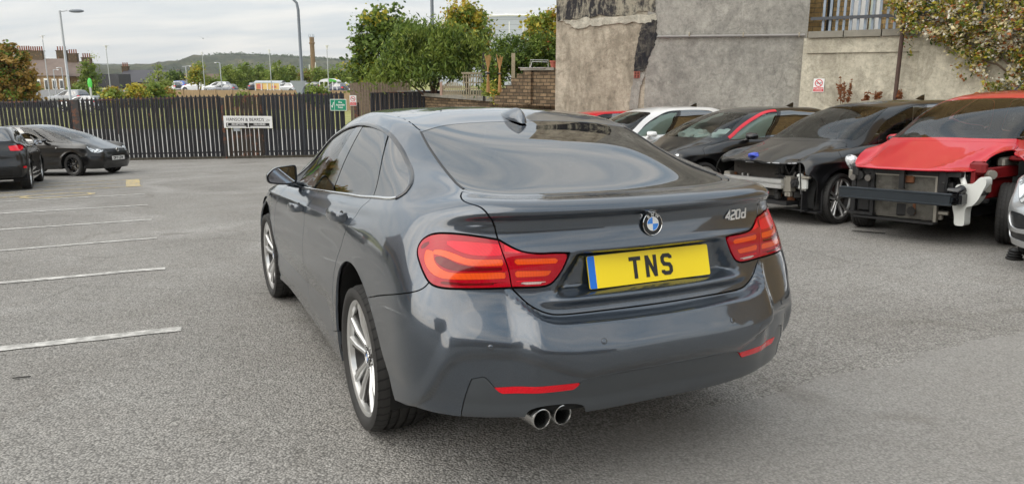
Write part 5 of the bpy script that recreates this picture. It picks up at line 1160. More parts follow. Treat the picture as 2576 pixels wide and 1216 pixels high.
# ------------------------------------------------------------ leaves, crowns, plants
def leaf_mat(name, a, b, trans=.25):
    if name in MATS: return MATS[name]
    t = NT(name); v = t.coord(); n = t.noise(v, 1.4, 3, .6); n2 = t.vor(v, 9, out=1); c = t.mix(n, a, b); c = t.mix(.55, c, t.ramp(n2, [(0, .55), (1, 1.5)]), 'MULTIPLY'); t.set(base=c, rough=.55, spec=.35)
    tr = t.n('ShaderNodeBsdfTranslucent'); t.l(c, tr.inputs[0]); mx = t.n('ShaderNodeMixShader'); mx.inputs[0].default_value = trans; t.l(t.p.outputs[0], mx.inputs[1]); t.l(tr.outputs[0], mx.inputs[2]); t.l(mx.outputs[0], t.o.inputs[0])
    MATS[name] = t.m; return t.m
def leaf_soup(C, size, aspect=.5, droop=0, jitter=.5, rng=None, cols=None, flat=0, up=.0):
    """bent diamond leaves at points C; returns verts, faces, material indices"""
    rng = rng or RNG; n = len(C); d = rng.normal(size=(n, 3)); d[:, 2] = d[:, 2]*(1-flat)*.7+up-droop*1.4; d /= np.linalg.norm(d, axis=1, keepdims=True)
    r = rng.normal(size=(n, 3)); s = np.cross(d, r); s /= np.maximum(np.linalg.norm(s, axis=1, keepdims=True), 1e-6); nn = np.cross(s, d)
    L_ = (size*(1+rng.normal(0, jitter, n)).clip(.4, 2))[:, None]; W_ = L_*aspect
    base = C-d*L_*.5; m = C+nn*L_*.08; V = np.stack([base, m+s*W_*.5, C+d*L_*.5-nn*L_*.05, m-s*W_*.5], 1).reshape(-1, 3); i = np.arange(n)*4
    F = np.concatenate([np.stack([i, i+1, i+2], 1), np.stack([i, i+2, i+3], 1)]); mi = None
    k = cols if cols is not None else np.zeros(n, int); mi = np.concatenate([k, k]); return V, F, mi
def np_mesh(name, V, F, mi, mats, parent=None, smooth=False):
    me = bpy.data.meshes.new(name); me.vertices.add(len(V)); me.vertices.foreach_set('co', np.asarray(V, np.float32).ravel()); me.loops.add(len(F)*3); me.loops.foreach_set('vertex_index', np.asarray(F, np.int32).ravel())
    me.polygons.add(len(F)); me.polygons.foreach_set('loop_start', np.arange(0, len(F)*3, 3, dtype=np.int32)); me.polygons.foreach_set('loop_total', np.full(len(F), 3, np.int32)); me.polygons.foreach_set('material_index', np.asarray(mi, np.int32)); me.update(calc_edges=True)
    return mkobj(name, me, mats, parent)
def crown_points(blobs, n, clump=.35, rng=None, shell=.55):
    """leaf positions in clumps through a set of ellipsoids (cx, cy, cz, rx, ry, rz)"""
    rng = rng or RNG; B = np.array(blobs, float); vol = (B[:, 3]*B[:, 4]*B[:, 5])**.75; vol /= vol.sum(); nc = max(8, n//70); k = rng.choice(len(B), nc, p=vol)
    d = rng.normal(size=(nc, 3)); d /= np.linalg.norm(d, axis=1, keepdims=True); rr = (shell+(1.05-shell)*rng.random(nc)**.7)[:, None]; cc = B[k, :3]+d*B[k, 3:6]*rr
    j = rng.integers(0, nc, n); sc = clump*(.5+rng.random(nc)); P = cc[j]+rng.normal(size=(n, 3))*sc[j][:, None]*np.array([1, 1, .75]); return P, j, rng.random(nc)
def tree(name, base, blobs, n, leaf, mats, label, cat='tree', trunk=None, aspect=.55, droop=0, clump=.35, group=None, shell=.5, seed=1, split=(.45, .35, .2), topmix=None, trunk_r=.12, barkc=(.10, .075, .05)):
    rng = np.random.default_rng(seed); root = empty(name, base, 0, label, cat, group); P, j, ck = crown_points(blobs, n, clump, rng, shell)
    cs = np.cumsum(split); col = np.searchsorted(cs, np.clip(ck[j]*.75+rng.random(n)*.25, 0, .999)); col = np.minimum(col, len(mats)-1)
    if topmix is not None: hi = P[:, 2] > topmix; col = np.where(hi & (rng.random(n) < .55), len(mats)-1, col)
    V, F, mi = leaf_soup(P, leaf, aspect, droop, rng=rng, cols=col); np_mesh('crown', V, F, mi, mats, root)
    b = MB(); bark = simple('bark_%s' % name, barkc, .9, var=.4, scale=12, bump=.5)
    B = sorted(blobs, key=lambda q: q[2]); top = trunk or (B[-1][0], B[-1][1], B[-1][2]); b.tube([(0, 0, 0), (top[0]*.15, top[1]*.15, top[2]*.35), (top[0]*.6, top[1]*.6, top[2]*.7), top], [trunk_r, trunk_r*.8, trunk_r*.5, trunk_r*.2], 8); b.build('trunk', bark, root)
    for q in B[:6]:
        m = MB(); a = Vector((top[0]*.2, top[1]*.2, top[2]*.38)); e = Vector(q[:3])+Vector((q[3]*.4*rng.uniform(-1, 1), 0, q[5]*.4)); m.tube([a, a.lerp(e, .5)+Vector((0, 0, .08*e.length)), e], [trunk_r*.5, trunk_r*.3, trunk_r*.1], 6); m.build('limb', bark, root)
    return root
def blobs_px(base, Y, lst, deep=.8):
    """ellipsoids from (px, py, half width px, half height px) at depth Y, relative to the base"""
    out = []
    for i, q in enumerate(lst):
        px, py, hw, hh = q[:4]; dy = q[4] if len(q) > 4 else RNG.uniform(-.3, .3); p = at(px, py, Y+dy); s = Y/FPX; out.append((p.x-base[0], p.y-base[1], p.z-base[2], hw*s, hw*s*deep, hh*s))
    return out
LG = leaf_mat('leaf_green', (.085, .145, .022), (.17, .24, .04)); LD = leaf_mat('leaf_dark_green', (.035, .070, .014), (.08, .13, .026)); LY = leaf_mat('leaf_yellow_green', (.36, .33, .04), (.50, .40, .05))
LO = leaf_mat('leaf_autumn_orange', (0.522, 0.261, 0.029), (0.609, 0.377, 0.058)); LB = leaf_mat('leaf_bronze', (0.232, 0.145, 0.0362), (0.392, 0.246, 0.058)); LM = leaf_mat('leaf_mid_green', (.14, .21, .035), (.26, .31, .05)); LL = leaf_mat('leaf_light_green', (.26, .32, .07), (.40, .44, .11))
LR_ = leaf_mat('leaf_red_brown', (0.319, 0.102, 0.029), (0.435, 0.174, 0.058)); LW_ = leaf_mat('white_blossom', (.66, .64, .54), (.80, .78, .70), .3); LC_ = leaf_mat('cream_blossom', (0.609, 0.522, 0.29), (0.841, 0.754, 0.464), .3); LDB = leaf_mat('dead_leaf_brown', (0.189, 0.0653, 0.0261), (0.319, 0.116, 0.0435))
def gbase(px, Y, z): p = at(px, 200, Y); return (p.x, p.y, z)
# garden trees over the retaining wall
b0 = gbase(960, 31.5, -1.4); tree('maple_tree', b0, blobs_px(b0, 31.5, [(960, 150, 62, 70), (935, 95, 38, 45), (975, 60, 42, 42), (915, 170, 30, 50), (1010, 120, 45, 60), (950, 210, 60, 30), (905, 110, 18, 30), (977, 40, 14, 22), (935, 50, 16, 18), (1045, 90, 22, 28)], .9), 15000, .13, [LD, LG, LM, LY], 'broad maple at the left of the garden with green leaves yellowing at the tips', clump=.20, aspect=.75, seed=3, split=(.30, .30, .22, .18), topmix=None, shell=.35)
b0 = gbase(1180, 31.0, -.6); tree('maple_tree', b0, blobs_px(b0, 31.0, [(1165, 80, 40, 45), (1150, 50, 22, 30), (1185, 45, 30, 30), (1205, 85, 25, 45), (1170, 130, 45, 40), (1148, 22, 7, 18), (1175, 25, 9, 14), (1140, 70, 16, 25), (1215, 130, 18, 40)], .9), 10000, .12, [LG, LM, LY, LO], 'maple turning yellow and orange behind the cherry tree', clump=.18, aspect=.75, seed=5, split=(.30, .22, .28, .20), shell=.35)
b0 = gbase(1088, 28.5, -.3)
tree('cherry_tree', b0, blobs_px(b0, 28.5, [(1085, 130, 75, 45), (1030, 110, 60, 35), (1140, 120, 65, 45), (985, 160, 50, 28), (1180, 165, 40, 28), (1050, 175, 70, 30), (1110, 85, 55, 25), (1045, 80, 40, 18), (1190, 110, 35, 30), (960, 190, 35, 18), (1130, 170, 50, 22)], .8), 15000, .17, [LG, LM, LD, LL], 'cherry tree with long drooping green leaves in front of the maples', aspect=.26, droop=.9, clump=.22, seed=8, split=(.38, .30, .16, .16), shell=.3, trunk=(.05, .1, 2.1), trunk_r=.09, barkc=(.10, .055, .04))
b0 = gbase(1310, 24.5, .6)
hd = tree('hedge', b0, blobs_px(b0, 24.5, [(1270, 150, 40, 45), (1310, 140, 45, 50), (1360, 130, 42, 50), (1390, 150, 30, 60), (1250, 180, 25, 35), (1330, 170, 50, 30), (1290, 115, 30, 20), (1240, 205, 20, 30), (1375, 175, 30, 25)], .8), 13000, .10, [LD, LG, LM, LR_], 'dense dark hedge behind the stepped garden wall', cat='hedge', clump=.16, aspect=.45, seed=9, split=(.38, .34, .20, .08), shell=.3, trunk_r=.05, droop=.3)
b0 = gbase(1370, 26.0, .8); tree('maple_tree', b0, blobs_px(b0, 26.0, [(1370, 75, 25, 25), (1345, 85, 16, 25), (1375, 50, 10, 18), (1392, 60, 9, 30), (1345, 60, 9, 14), (1390, 95, 18, 22)], .8), 4200, .11, [LM, LY, LO], 'small golden maple against the rendered gable', clump=.13, aspect=.75, seed=12, split=(.35, .4, .25), shell=.3, trunk_r=.05)
# climber with white flowers over the right-hand wall
def climber():
    rng = np.random.default_rng(21); root = empty('flowering_climber', FC @ Vector((7.4, 0.0, sC*.2)), 0, 'climbing shrub in white flower spilling over the wall at the right edge', 'climber'); W0 = Vector(root.location); lim_u = [(2200, -60), (2255, 5), (2290, 70), (2330, 70), (2400, 120), (2450, 175), (2480, 225), (2530, 240), (2590, 240), (2620, 250)]
    pts = []; cols = []; sizes = []
    strands = [((2475, 150), (2485, 200)), ((2440, 140), (2452, 195)), ((2300, 90), (2290, 150)), ((2305, 60), (2280, 110)), ((2345, 100), (2375, 112)), ((2400, 170), (2440, 160)), ((2520, 190), (2500, 240)), ((2415, 185), (2430, 200)), ((2505, 225), (2550, 235)), ((2250, 0), (2310, 50))]
    def addp(px, py, off, c, s):
        x, z = on_wall(WC, cdir, px, py); p = FC @ Vector((x, z, sC*off)); pts.append(p); cols.append(c); sizes.append(s)
    n = 0
    while n < 420:
        px = rng.uniform(2215, 2640); py = rng.uniform(-70, 235); ly = np.interp(px, [q[0] for q in lim_u], [q[1] for q in lim_u])+rng.normal(0, 16)
        if py > ly: continue
        hole = (2470 < px < 2540 and 150 < py < 215) or (2360 < px < 2470 and py > 175)
        if hole and rng.random() < .85: continue
        n += 1; fl = rng.random() < (.34 if px > 2340 else .12); off = rng.uniform(.15, .75) if py < 90 else rng.uniform(.12, .40)
        k = 52; c_ = rng.integers(0, 6)
        for _ in range(k):
            q = rng.random(); col = (4 if rng.random() < .75 else 5) if fl and q < .7 else (0 if q < .16 else (1 if q < .38 else (2 if q < .70 else (3 if q < .82 else 5))))
            addp(px+rng.normal(0, 10), py+rng.normal(0, 7), off+rng.normal(0, .06), col, 1)
    for (a, c) in strands:
        for t_ in np.linspace(0, 1, 26): addp(a[0]+(c[0]-a[0])*t_+rng.normal(0, 4), a[1]+(c[1]-a[1])*t_+rng.normal(0, 4), rng.uniform(.12, .3), rng.choice([0, 1, 2, 3, 5]), 1)
    P = np.array([tuple(p-W0) for p in pts]); cols = np.array(cols); V, F, mi = leaf_soup(P, .062, .6, .25, rng=rng, cols=cols); np_mesh('leaves_and_flowers', V, F, mi, [LD, LM, LY, LR_, LW_, LC_], root)
    b = MB()
    for (x0, y0, x1, y1) in ((2600, 260, 2500, 120), (2500, 120, 2380, 30), (2380, 30, 2260, -20), (2560, 200, 2460, 150), (2520, 140, 2450, 60), (2600, 100, 2500, 10)):
        p0, p1 = [FC @ Vector((*on_wall(WC, cdir, *q), sC*.2)) for q in ((x0, y0), (x1, y1))]; mm = p0.lerp(p1, .5)+Vector((0, 0, .1)); b.tube([p0-W0, mm-W0, p1-W0], [.025, .02, .012], 6)
    b.build('stem', simple('climber_stem', (.10, .07, .045), .9), root)
climber()
# dry weeds at the foot of the wall
for i, (px, py0, py1, sd_) in enumerate(((2122, 262, 192, 1), (2136, 265, 200, 2), (2180, 262, 228, 3), (2205, 262, 222, 4), (2265, 262, 225, 5))):
    rng = np.random.default_rng(40+sd_); c = FC @ Vector((*on_wall(WC, cdir, px, py0+15), sC*.25)); root = empty('dead_weed', c, 0, ['tall dead brown dock stalk nearest the no smoking sign', 'tall dead brown dock stalk just right of the first', 'short dry brown weed in the middle of the wall foot', 'bushy dry brown weed left of the rusty pole', 'dry brown weed right of the rusty pole'][i], 'weed', 'dry weeds at the foot of the wall')
    h_ = (on_wall(WC, cdir, px, py1)[1]-c.z); b = MB(); P = []
    for k in range(3): e = Vector((rng.normal(0, .08), rng.normal(0, .05), h_*rng.uniform(.75, 1))); b.tube([(0, 0, 0), e*.5+Vector((rng.normal(0, .02), 0, 0)), e], .006, 5); P += [np.array(e*t_)+rng.normal(0, .025, 3) for t_ in rng.uniform(.35, 1, 60)]
    b.build('stalk', simple('dry_stalk', (.16, .09, .04), .9), root); V, F, mi = leaf_soup(np.array(P), .055, .6, 0, rng=rng); np_mesh('seed_heads', V, F, mi, [LDB], root)
# ------------------------------------------------------------ the other cars: one loft, many shapes
def gen_cage(p):
    W, wb, yr, yf = p['W'], p['wb'], -p['ro'], p['wb']+p['fo']
    sill, zb0, zb1 = .20, p['belt_r'], p['belt_f']                # belt height at the rear / at the cowl
    cow, zc, zn = p['cowl'], p['zcowl'], p['znose']
    ro_ = p['ro']; ys = [-max(.30, ro_-.45), 0, .55, wb*.5, wb-.55, wb, wb+.45]
    bl = lambda y: zb0+(zb1-zb0)*min(1, max(0, (y+.3)/(cow+.3)))
    rx = [0, .42, .72, .89, .97]; ry = [k_*ro_/.95 for k_ in (0, .02, .075, .17, .33)]; fx = [.90, .70, .40, 0]; fy = [.20, .07, .015, 0]
    def ring(zr, zs, zf, yrr, yff, w, wf=None, wr=None):
        """one level: rear height, list of 7 side heights, front height, rear y, front y, half width"""
        wr = wr or w; wf = wf or w
        a = [(x*wr, yrr+y*(1+.25*(wr < W*.93)), zr) for x, y in zip(rx, ry)]
        ww = w if hasattr(w, '__len__') else [w]*7
        a += [(ww[i], ys[i], zs[i]) for i in range(7)]
        a += [(x*wf, yff-y*1.1, zf) for x, y in zip(fx, fy)]
        return a
    rk = p.get('rake', .0); z5 = p['ztail']
    L_ = []
    L_.append(ring(.30, [.27, sill, sill-.01, sill-.01, sill, sill, .20], .19, yr+.05, yf-.07, [W-.04, W-.03, W-.035, W-.04, W-.04, W-.035, W-.05], W-.05, W-.06))
    L_.append(ring(.42, [.40, .33, .30, .30, .31, .33, .33], .32, yr+.01, yf-.02, [W-.015, W-.01, W-.02, W-.025, W-.02, W-.01, W-.02], W-.02, W-.02))
    L_.append(ring(.55, [.54, .48, .44, .44, .45, .48, .47], .44, yr, yf, [W-.005, W, W-.01, W-.012, W-.008, W, W-.008], W-.01, W-.005))
    L_.append(ring(.68, [.68, .62, .58, .58, .58, .62, .58], .54, yr+.03, yf-.01, [W-.005, W, W-.004, W-.004, W-.002, W, W-.012], W-.02, W-.01))
    zz = lambda k: [min(bl(y), 9)*k+(.62)*(1-k) for y in ys]
    def lim(zl, cap): return [min(z, c) for z, c in zip(zl, cap)]
    fcap = lambda d: [9, 9, 9, 9, 9, p['zfend']-d, p['zfend']-.05-d]
    L_.append(ring(.68+(z5-.68)*.45, lim(zz(.55), fcap(.13)), zn-.11, yr+.045, yf-.03, [W-.01, W-.002, W-.004, W-.006, W-.006, W-.008, W-.035], W-.05, W-.03))
    L_.append(ring(.68+(z5-.68)*.80, lim(zz(.86), fcap(.05)), zn-.03, yr+.06+rk*.3, yf-.07, [W-.035, W-.03, W-.03, W-.03, W-.03, W-.045, W-.075], W-.11, W-.07))
    L_.append(ring(z5, lim(zz(1.0), fcap(0)), zn, yr+.075+rk*.5, yf-.13, [W-.085, W-.075, W-.07, W-.07, W-.07, W-.11, W-.16], W-.18, W-.13))
    wg, wr_, H = W-p.get('tumble', .11), p['wr'], p['H']
    rb, zrb, rt = p['rb'], p['zrb'], p['rt']; wt = p['wt']
    zrt = p.get('zrt', H-.06)
    # base of the glass
    base = [(x*(wg-.10)/.89 if i < 4 else wg-.035, rb+y*.75, zrb) for i, (x, y) in enumerate(zip(rx, ry))]
    base += [(wg-.01, max(-.42, rb+.35), bl(-.4)+.03)]+[(wg, y, bl(y)+.015) for y in (0.02, .55, wb*.5, cow-.5)]
    base += [(wg-.005, cow-.02, bl(cow)+.01), (wg-.07, cow+.13, zc-.015), (wg*.82, cow+.22, zc-.005), (wg*.62, cow+.27, zc), (wg*.33, cow+.31, zc+.005), (0, cow+.32, zc+.01)]
    L_.append(base)
    rail = [(x*(wr_-.04)/.97 if i < 4 else wr_-.02, rt+y*.5, zrt+(0 if i < 3 else -.01)) for i, (x, y) in enumerate(zip(rx, ry))]
    yy = np.linspace(rt+.32, wt-.30, 5); hz = lambda y: H-.055-.10*max(0, (y-(rt+wt)/2)/(wt-rt))**2*2-.04*max(0, ((rt+wt)/2-y)/(wt-rt))**2*2
    rail += [(wr_, y, hz(y)) for y in yy]
    rail += [(wr_-.005, wt-.03, hz(wt)-.02), (wr_-.05, wt+.0, hz(wt)), (wr_*.78, wt+.035, hz(wt)+.01), (wr_*.58, wt+.055, hz(wt)+.018), (wr_*.3, wt+.075, hz(wt)+.024), (0, wt+.08, hz(wt)+.027)]
    mid = [tuple((np.array(a)*.5+np.array(b)*.5)+np.array([.022 if i > 3 and i < 10 else .010, -.03 if i < 4 else (.03 if i > 10 else 0), .025 if (i < 4 or i > 10) else .0])) for i, (a, b) in enumerate(zip(base, rail))]
    mid[0] = (0, mid[0][1], mid[0][2]); mid[-1] = (0, mid[-1][1], mid[-1][2])
    L_.append(mid); L_.append(rail)
    cy = (rt+wt)/2
    inner = [(r[0]*.72, cy+(r[1]-cy)*.72, H-.012-(H-.012-r[2])*.25) for r in rail]; L_.append(inner)
    L_.append([(0, cy+(r[1]-cy)*.42, H) for r in rail])
    return L_
def sd_poly(pts, k=4): return dense(pts, k)
def rect_uv(u0, u1, v0, v1, k=4, r=.12):
    return dense([(u0, v0+r), (u0+r, v0), (u1-r, v0), (u1, v0+r), (u1, v1-r), (u1-r, v1), (u0+r, v1), (u0, v1-r)], k)
def build_car(p, label, paint, M, group=None, glass=None, parts=None, det=1.0):
    """p: proportions; det: sampling"""
    cage = gen_cage(p); k = max(3, int(9*det)); nv = max(3, int(7*det))
    bul = p.get('haunch', .0)
    def disp(P, N, ui, vi):
        P = P.copy(); y, z = P[:, :, 1], P[:, :, 2]; s = 0
        for cy in (0.0, p['wb']):
            r = np.hypot(y-cy, z-p['R']); s = s+p.get('flare', .014)*np.exp(-((r-p['R']-.055)/.035)**2)*(z < .95)
        U = ui[None, :]; side = sm(5.3, 6, U)*(1-sm(10.8, 11.5, U))
        zs = p.get('swage', .80)+.03*(.8-y)/2
        s = s+side*(.010*np.exp(-((z-zs)/.03)**2)-.012*np.exp(-((z-zs+.13)/.06)**2)-.012*np.exp(-((z-.40)/.07)**2))
        P[:, :, 0] -= s*(np.abs(P[:, :, 0]) > .3)
        if 'hood' in p:
            P = p['hood'](P, N, U, vi[:, None])
        return P
    S = Surf(cage, k, nv, disp); root = empty('parked_car', mat=M, label=label, cat='car', group=group)
    H = S.soup(); wb, R = p['wb'], p['R']; G = glass or M_GLASS; out = {'root': root, 'S': S}
    for cy in (0, wb): H = circle_cut(H, cy, R, R+.055)[1]
    def mirp(nm, VF, mat, par, off=0, fl=.01):
        a = soup_obj(nm, VF, mat, par, fl, off); b = soup_obj(nm, mirror(*VF), mat, par, fl, off); return a, b
    dlo = sd_poly(p.get('dlo', [(9.90, 7.12, 1), (8, 7.10), (6, 7.10), (5.3, 7.25), (5.0, 7.7), (5.15, 8.4), (5.5, 8.75), (7, 8.86), (8.6, 8.84), (9.4, 8.70), (9.86, 8.2)]))
    scr = sd_poly([(-.5, 8.86, 1), (2.4, 8.86), (3.1, 8.75, 1), (3.25, 8.0), (3.3, 7.25, 1), (2.2, 7.12), (-.5, 7.12, 1)])
    ws = sd_poly([(15.5, 8.93, 1), (11.0, 8.93, 1), (10.6, 8.0), (10.75, 7.10, 1), (12.5, 7.06), (15.5, 7.06, 1)])
    g, H = carve(S, H, dlo, .001); w1, H = carve(S, H, scr, .004); w2, H = carve(S, H, ws, .004)
    soup_obj('rear_window', both(w1), p.get('rglass', M_TINT), root, .004, -.002); soup_obj('windscreen', both(w2), G, root, .004, -.002)
    rg = p.get('rglass', M_TINT)
    if p.get('quarter'):
        q, g = carve(S, g, sd_poly([(p['quarter'], 6.9, 1), (p['quarter']-.25, 8.95, 1), (4.5, 8.95, 1), (4.5, 6.9, 1)], 2), .03); mirp('quarter_window', q, rg, root, -.004, .004)
    bpu = p.get('bpil', 7.55); a, g = carve(S, g, sd_poly([(bpu, 6.9, 1), (bpu-.15, 8.95, 1), (4.5, 8.95, 1), (4.5, 6.9, 1)], 2), .002); mirp('rear_side_window', a, rg, root, -.004, .004)
    a, g = carve(S, g, sd_poly([(bpu+.18, 6.9, 1), (bpu+.02, 8.95, 1), (5, 8.95, 1), (5, 6.9, 1)], 2), .002); mirp('door_pillar', a, M_GLOSSB, root, -.003, .004)
    if p.get('fquarter'): a, g = carve(S, g, sd_poly([(p['fquarter'], 6.9, 1), (p['fquarter'], 8.95, 1), (11.2, 8.95, 1), (11.2, 6.9, 1)], 2), .03); mirp('front_quarter_window', a, G, root, -.004, .004)
    mirp('front_side_window', g, G, root, -.004, .004)
    for nm, poly, mat, cfg in p.get('cuts', []):
        a, H = carve(S, H, sd_poly(poly) if not isinstance(poly, np.ndarray) else poly, cfg.get('gap', .005))
        if mat is None: continue
        if cfg.get('centre'): o = soup_obj(nm, both(a), mat, root, cfg.get('fl', .012), cfg.get('off', 0)); out.setdefault(nm, []).append(o)
        else: out.setdefault(nm, []).extend(mirp(nm, a, mat, root, cfg.get('off', 0), cfg.get('fl', .012)))
    doors = p.get('doors', [(7.45, 10.05)])
    for u0, u1 in doors:
        d = sd_poly([(u0, 1.0, 1), (u0-.02, 3), (u0+.0, 5), (u0+.05, 7.25, 1), (u1-.1, 7.25, 1), (u1, 5), (u1+.05, 3), (u1-.02, 1.0, 1)]) if u0 > 7 else sd_poly([(7.43, 1.0, 1), (7.41, 3), (7.43, 5), (7.48, 7.25, 1), (5.75, 7.25, 1), (5.95, 5.5), (6.35, 4.2), (6.6, 2.8), (6.7, 1.0, 1)])
        a, H = carve(S, H, d, .005)
        for sg, ob in zip((1, -1), mirp('front_door' if u0 > 7 else 'rear_door', a, paint, root)):
            P, Nn = S.ev([(u0+.55 if u0 > 7 else 6.55, 5.15)]); P = Vector((P[0][0]*sg, P[0][1], P[0][2])); Nn = Vector((Nn[0][0]*sg, Nn[0][1], 0)).normalized()
            b = MB(); b.tube([P+Vector((0, y, 0))+Nn*h for y, h in ((-.1, 0), (-.085, .03), (0, .038), (.085, .03), (.1, 0))], .014, 8); b.build('door_handle', p.get('handle', paint), ob)
    soup_obj('body_shell', both(H), paint, root, .012)
    if p.get('airbag'):
        for sg, pc in ((1, g), (-1, mirror(*g))):
            V9, F9 = pc; V9 = V9.copy(); V9[:, :3] += np.column_stack([np.sin(V9[:, 1]*23)*.006+np.sin(V9[:, 2]*31+V9[:, 1]*9)*.006]*3)*1.0; soup_obj('curtain_airbag', (V9, F9), M_BAG, root, 0, -.055)
    Q = S.soup()
    for poly in (dlo, scr, ws): Q = cut(*(lambda V, F: (V, F, field(S, V, poly)-.012))(*Q))[1]
    for cy in (0, wb): Q = circle_cut(Q, cy, R, R+.10)[1]
    for nm, poly, mat, cfg in p.get('cuts', []):
        if cfg.get('open'): Q = cut(*(lambda V, F: (V, F, field(S, V, sd_poly(poly))-.012))(*Q))[1]
    soup_obj('inner_shell', both(Q), M_UNDER, root, 0, -.016)
    W = p['W']
    for cy in (0, wb):
        arch_liner(root, cy, R, R+.09, W-.05, W-.32 if (cy == 0 or not p.get('bare_front')) else W-.40) if not (cy and p.get('bare_front')) else None
    b = MB(); b.box((0, wb/2, .24), (1.5, wb-.95, .08)); b.box((0, wb/2, .31), (1.0, wb+.7, .1)); b.build('floor_pan', M_UNDER, root)
    key = p['wheel']; wm = wheel_meshes(*key); tr = W-key[3]/2-.012; st = p.get('steer', 0)
    put_wheels(root, wm, [(-tr, 0, R, 0), (tr, 0, R, 0), (-tr, wb, R, st), (tr, wb, R, st)])
    # mirrors
    if det > .5:
        for sg in (-1, 1):
            T = Matrix.Translation((sg*(W+.045), p['cowl']-.42, p['belt_f']+.075)) @ Matrix.Diagonal((sg, 1, 1, 1)); prof = rounded_poly([(-.10, .058), (.06, .045), (.095, .0), (.08, -.055), (-.09, -.058)], .035, 5); n = len(prof); V = []; F = []
            for (yy, sc) in ((-.05, .97), (-.03, 1.0), (.02, .95), (.07, .75), (.10, .3)): V += [(x*sc, yy, z*sc) for x, z in prof]
            for i in range(4):
                for j in range(n): l = (j+1) % n; F.append((i*n+j, i*n+l, (i+1)*n+l, (i+1)*n+j))
            F += [tuple(range(4*n, 5*n)), tuple(range(n))[::-1]]; b = MB(); b.add(V, F, T, True); b.tube([(-.05, .02, -.045), (-.16, .07, -.085)], .022, 8, M=T); mo = b.build('wing_mirror', p.get('mirror', paint), root)
            b = MB(); b.add([(x*.88, -.052, z*.86) for x, z in prof], [tuple(range(n))[::-1]], T); b.build('mirror_glass', simple('mirror_silver', (.55, .58, .62), .02, 1.0, .0), mo)
        for x in (-.36, .36):
            b = MB(); yb = wb*.5-.12; b.box((x, yb+.25, .50), (.48, .50, .2), bev=.05); b.box((x, yb-.08, .82), (.46, .15, .6), bev=.05); b.box((x, yb-.12, p['H']-.28), (.25, .09, .16), bev=.03); b.build('front_seat', M_SEAT, root)
        b = MB(); b.box((0, .25, .52), (1.2, .5, .2), bev=.05); b.box((0, .0, .82), (1.2, .16, .52), bev=.05); b.build('rear_seat', M_SEAT, root)
        b = MB(); b.box((0, p['cowl']-.12, p['zcowl']-.13), (1.3, .55, .18), bev=.05); b.build('dashboard', M_BLACK, root)
    return out
def hood_power(lines=()):
    def f(P, N, U, V): return P
    return f
def carM(x, y, rz, dz=0):
    X = Matrix.Rotation(rz, 4, 'Z'); up = GN; f = (X @ Vector((0, 1, 0, 0))).to_3d(); f = (f-up*f.dot(up)).normalized(); r = f.cross(up)
    m = Matrix((r, f, up)).transposed().to_4x4(); m.translation = Vector((x, y, gz(x, y)+dz)); return m
M_HL = NT('headlamp_lens'); v = M_HL.coord(); M_HL.set(base=M_HL.mix(M_HL.ramp(M_HL.noise(v, 16, 2), [(.42, 0), (.56, 1)]), (.14, .15, .16), (.85, .88, .90)), metal=.35, rough=.12, coat=1.0, coatr=.01); M_HL = M_HL.m
M_HLI = simple('headlamp_bulb', (.95, .95, .95), .05, 1.0, .02)
M_GRILLE = simple('grille_black', (.012, .013, .015), .35)
M_BPLATE = simple('plate_white', (.80, .80, .78), .35, var=.03)
M_BAG = simple('airbag_fabric', (.80, .88, .85), .8, var=.1, scale=7, bump=.6, bscale=14)
P_BLACK = car_paint('black_paint', (.002, .002, .003), 0, .3, cior=1.40)
P_BLACKD = car_paint('dusty_black_paint', (.0022, .0022, .003), 0, .3, dust=.008, cior=1.40)
P_RED = car_paint('red_paint', (.50, .002, .014), 0, .35, cior=1.4)
P_REDROOF = car_paint('bright_red_paint', (.54, .002, .014), 0, .35, cior=1.4)
P_WHITE = car_paint('white_paint', (.74, .74, .74), 0, .35)
P_SILVER = car_paint('silver_paint', (.42, .43, .44), .75, .32, flake=1)
def crumple(U, V, P, amp):
    x, y, z = P[:, :, 0], P[:, :, 1], P[:, :, 2]
    return amp*(np.sin(x*9+y*14)*np.sin(x*4.3-y*7+1.3)+.6*np.abs(np.sin(x*13+y*5)))
def hood_seat(P, N, U, V):
    k = sm(5.35, 5.7, V)*(1-sm(6.75, 6.95, V))*sm(10.6, 11.6, U); e = (1-sm(5.8, 6.75, V))
    d = crumple(U, V, P, .016)*k*(.25+e); P[:, :, 2] += d; P[:, :, 2] += .030*k*e*np.cos(P[:, :, 0]*5); P[:, :, 1] += d*.8+k*e*(.06*np.exp(-((P[:, :, 0]+.18)/.28)**2)); P[:, :, 2] -= k*e*.045*np.exp(-((P[:, :, 0]+.18)/.22)**2)
    return P
def hood_ribs(P, N, U, V):
    k = sm(5.7, 6.0, V)*(1-sm(6.6, 6.95, V))*(U > 10.5); x = np.abs(P[:, :, 0]); c = .30+.22*(V-5.6)
    P[:, :, 2] += .014*k*np.exp(-((x-c)/.03)**2)-.006*k*np.exp(-((x-c-.09)/.06)**2); return P
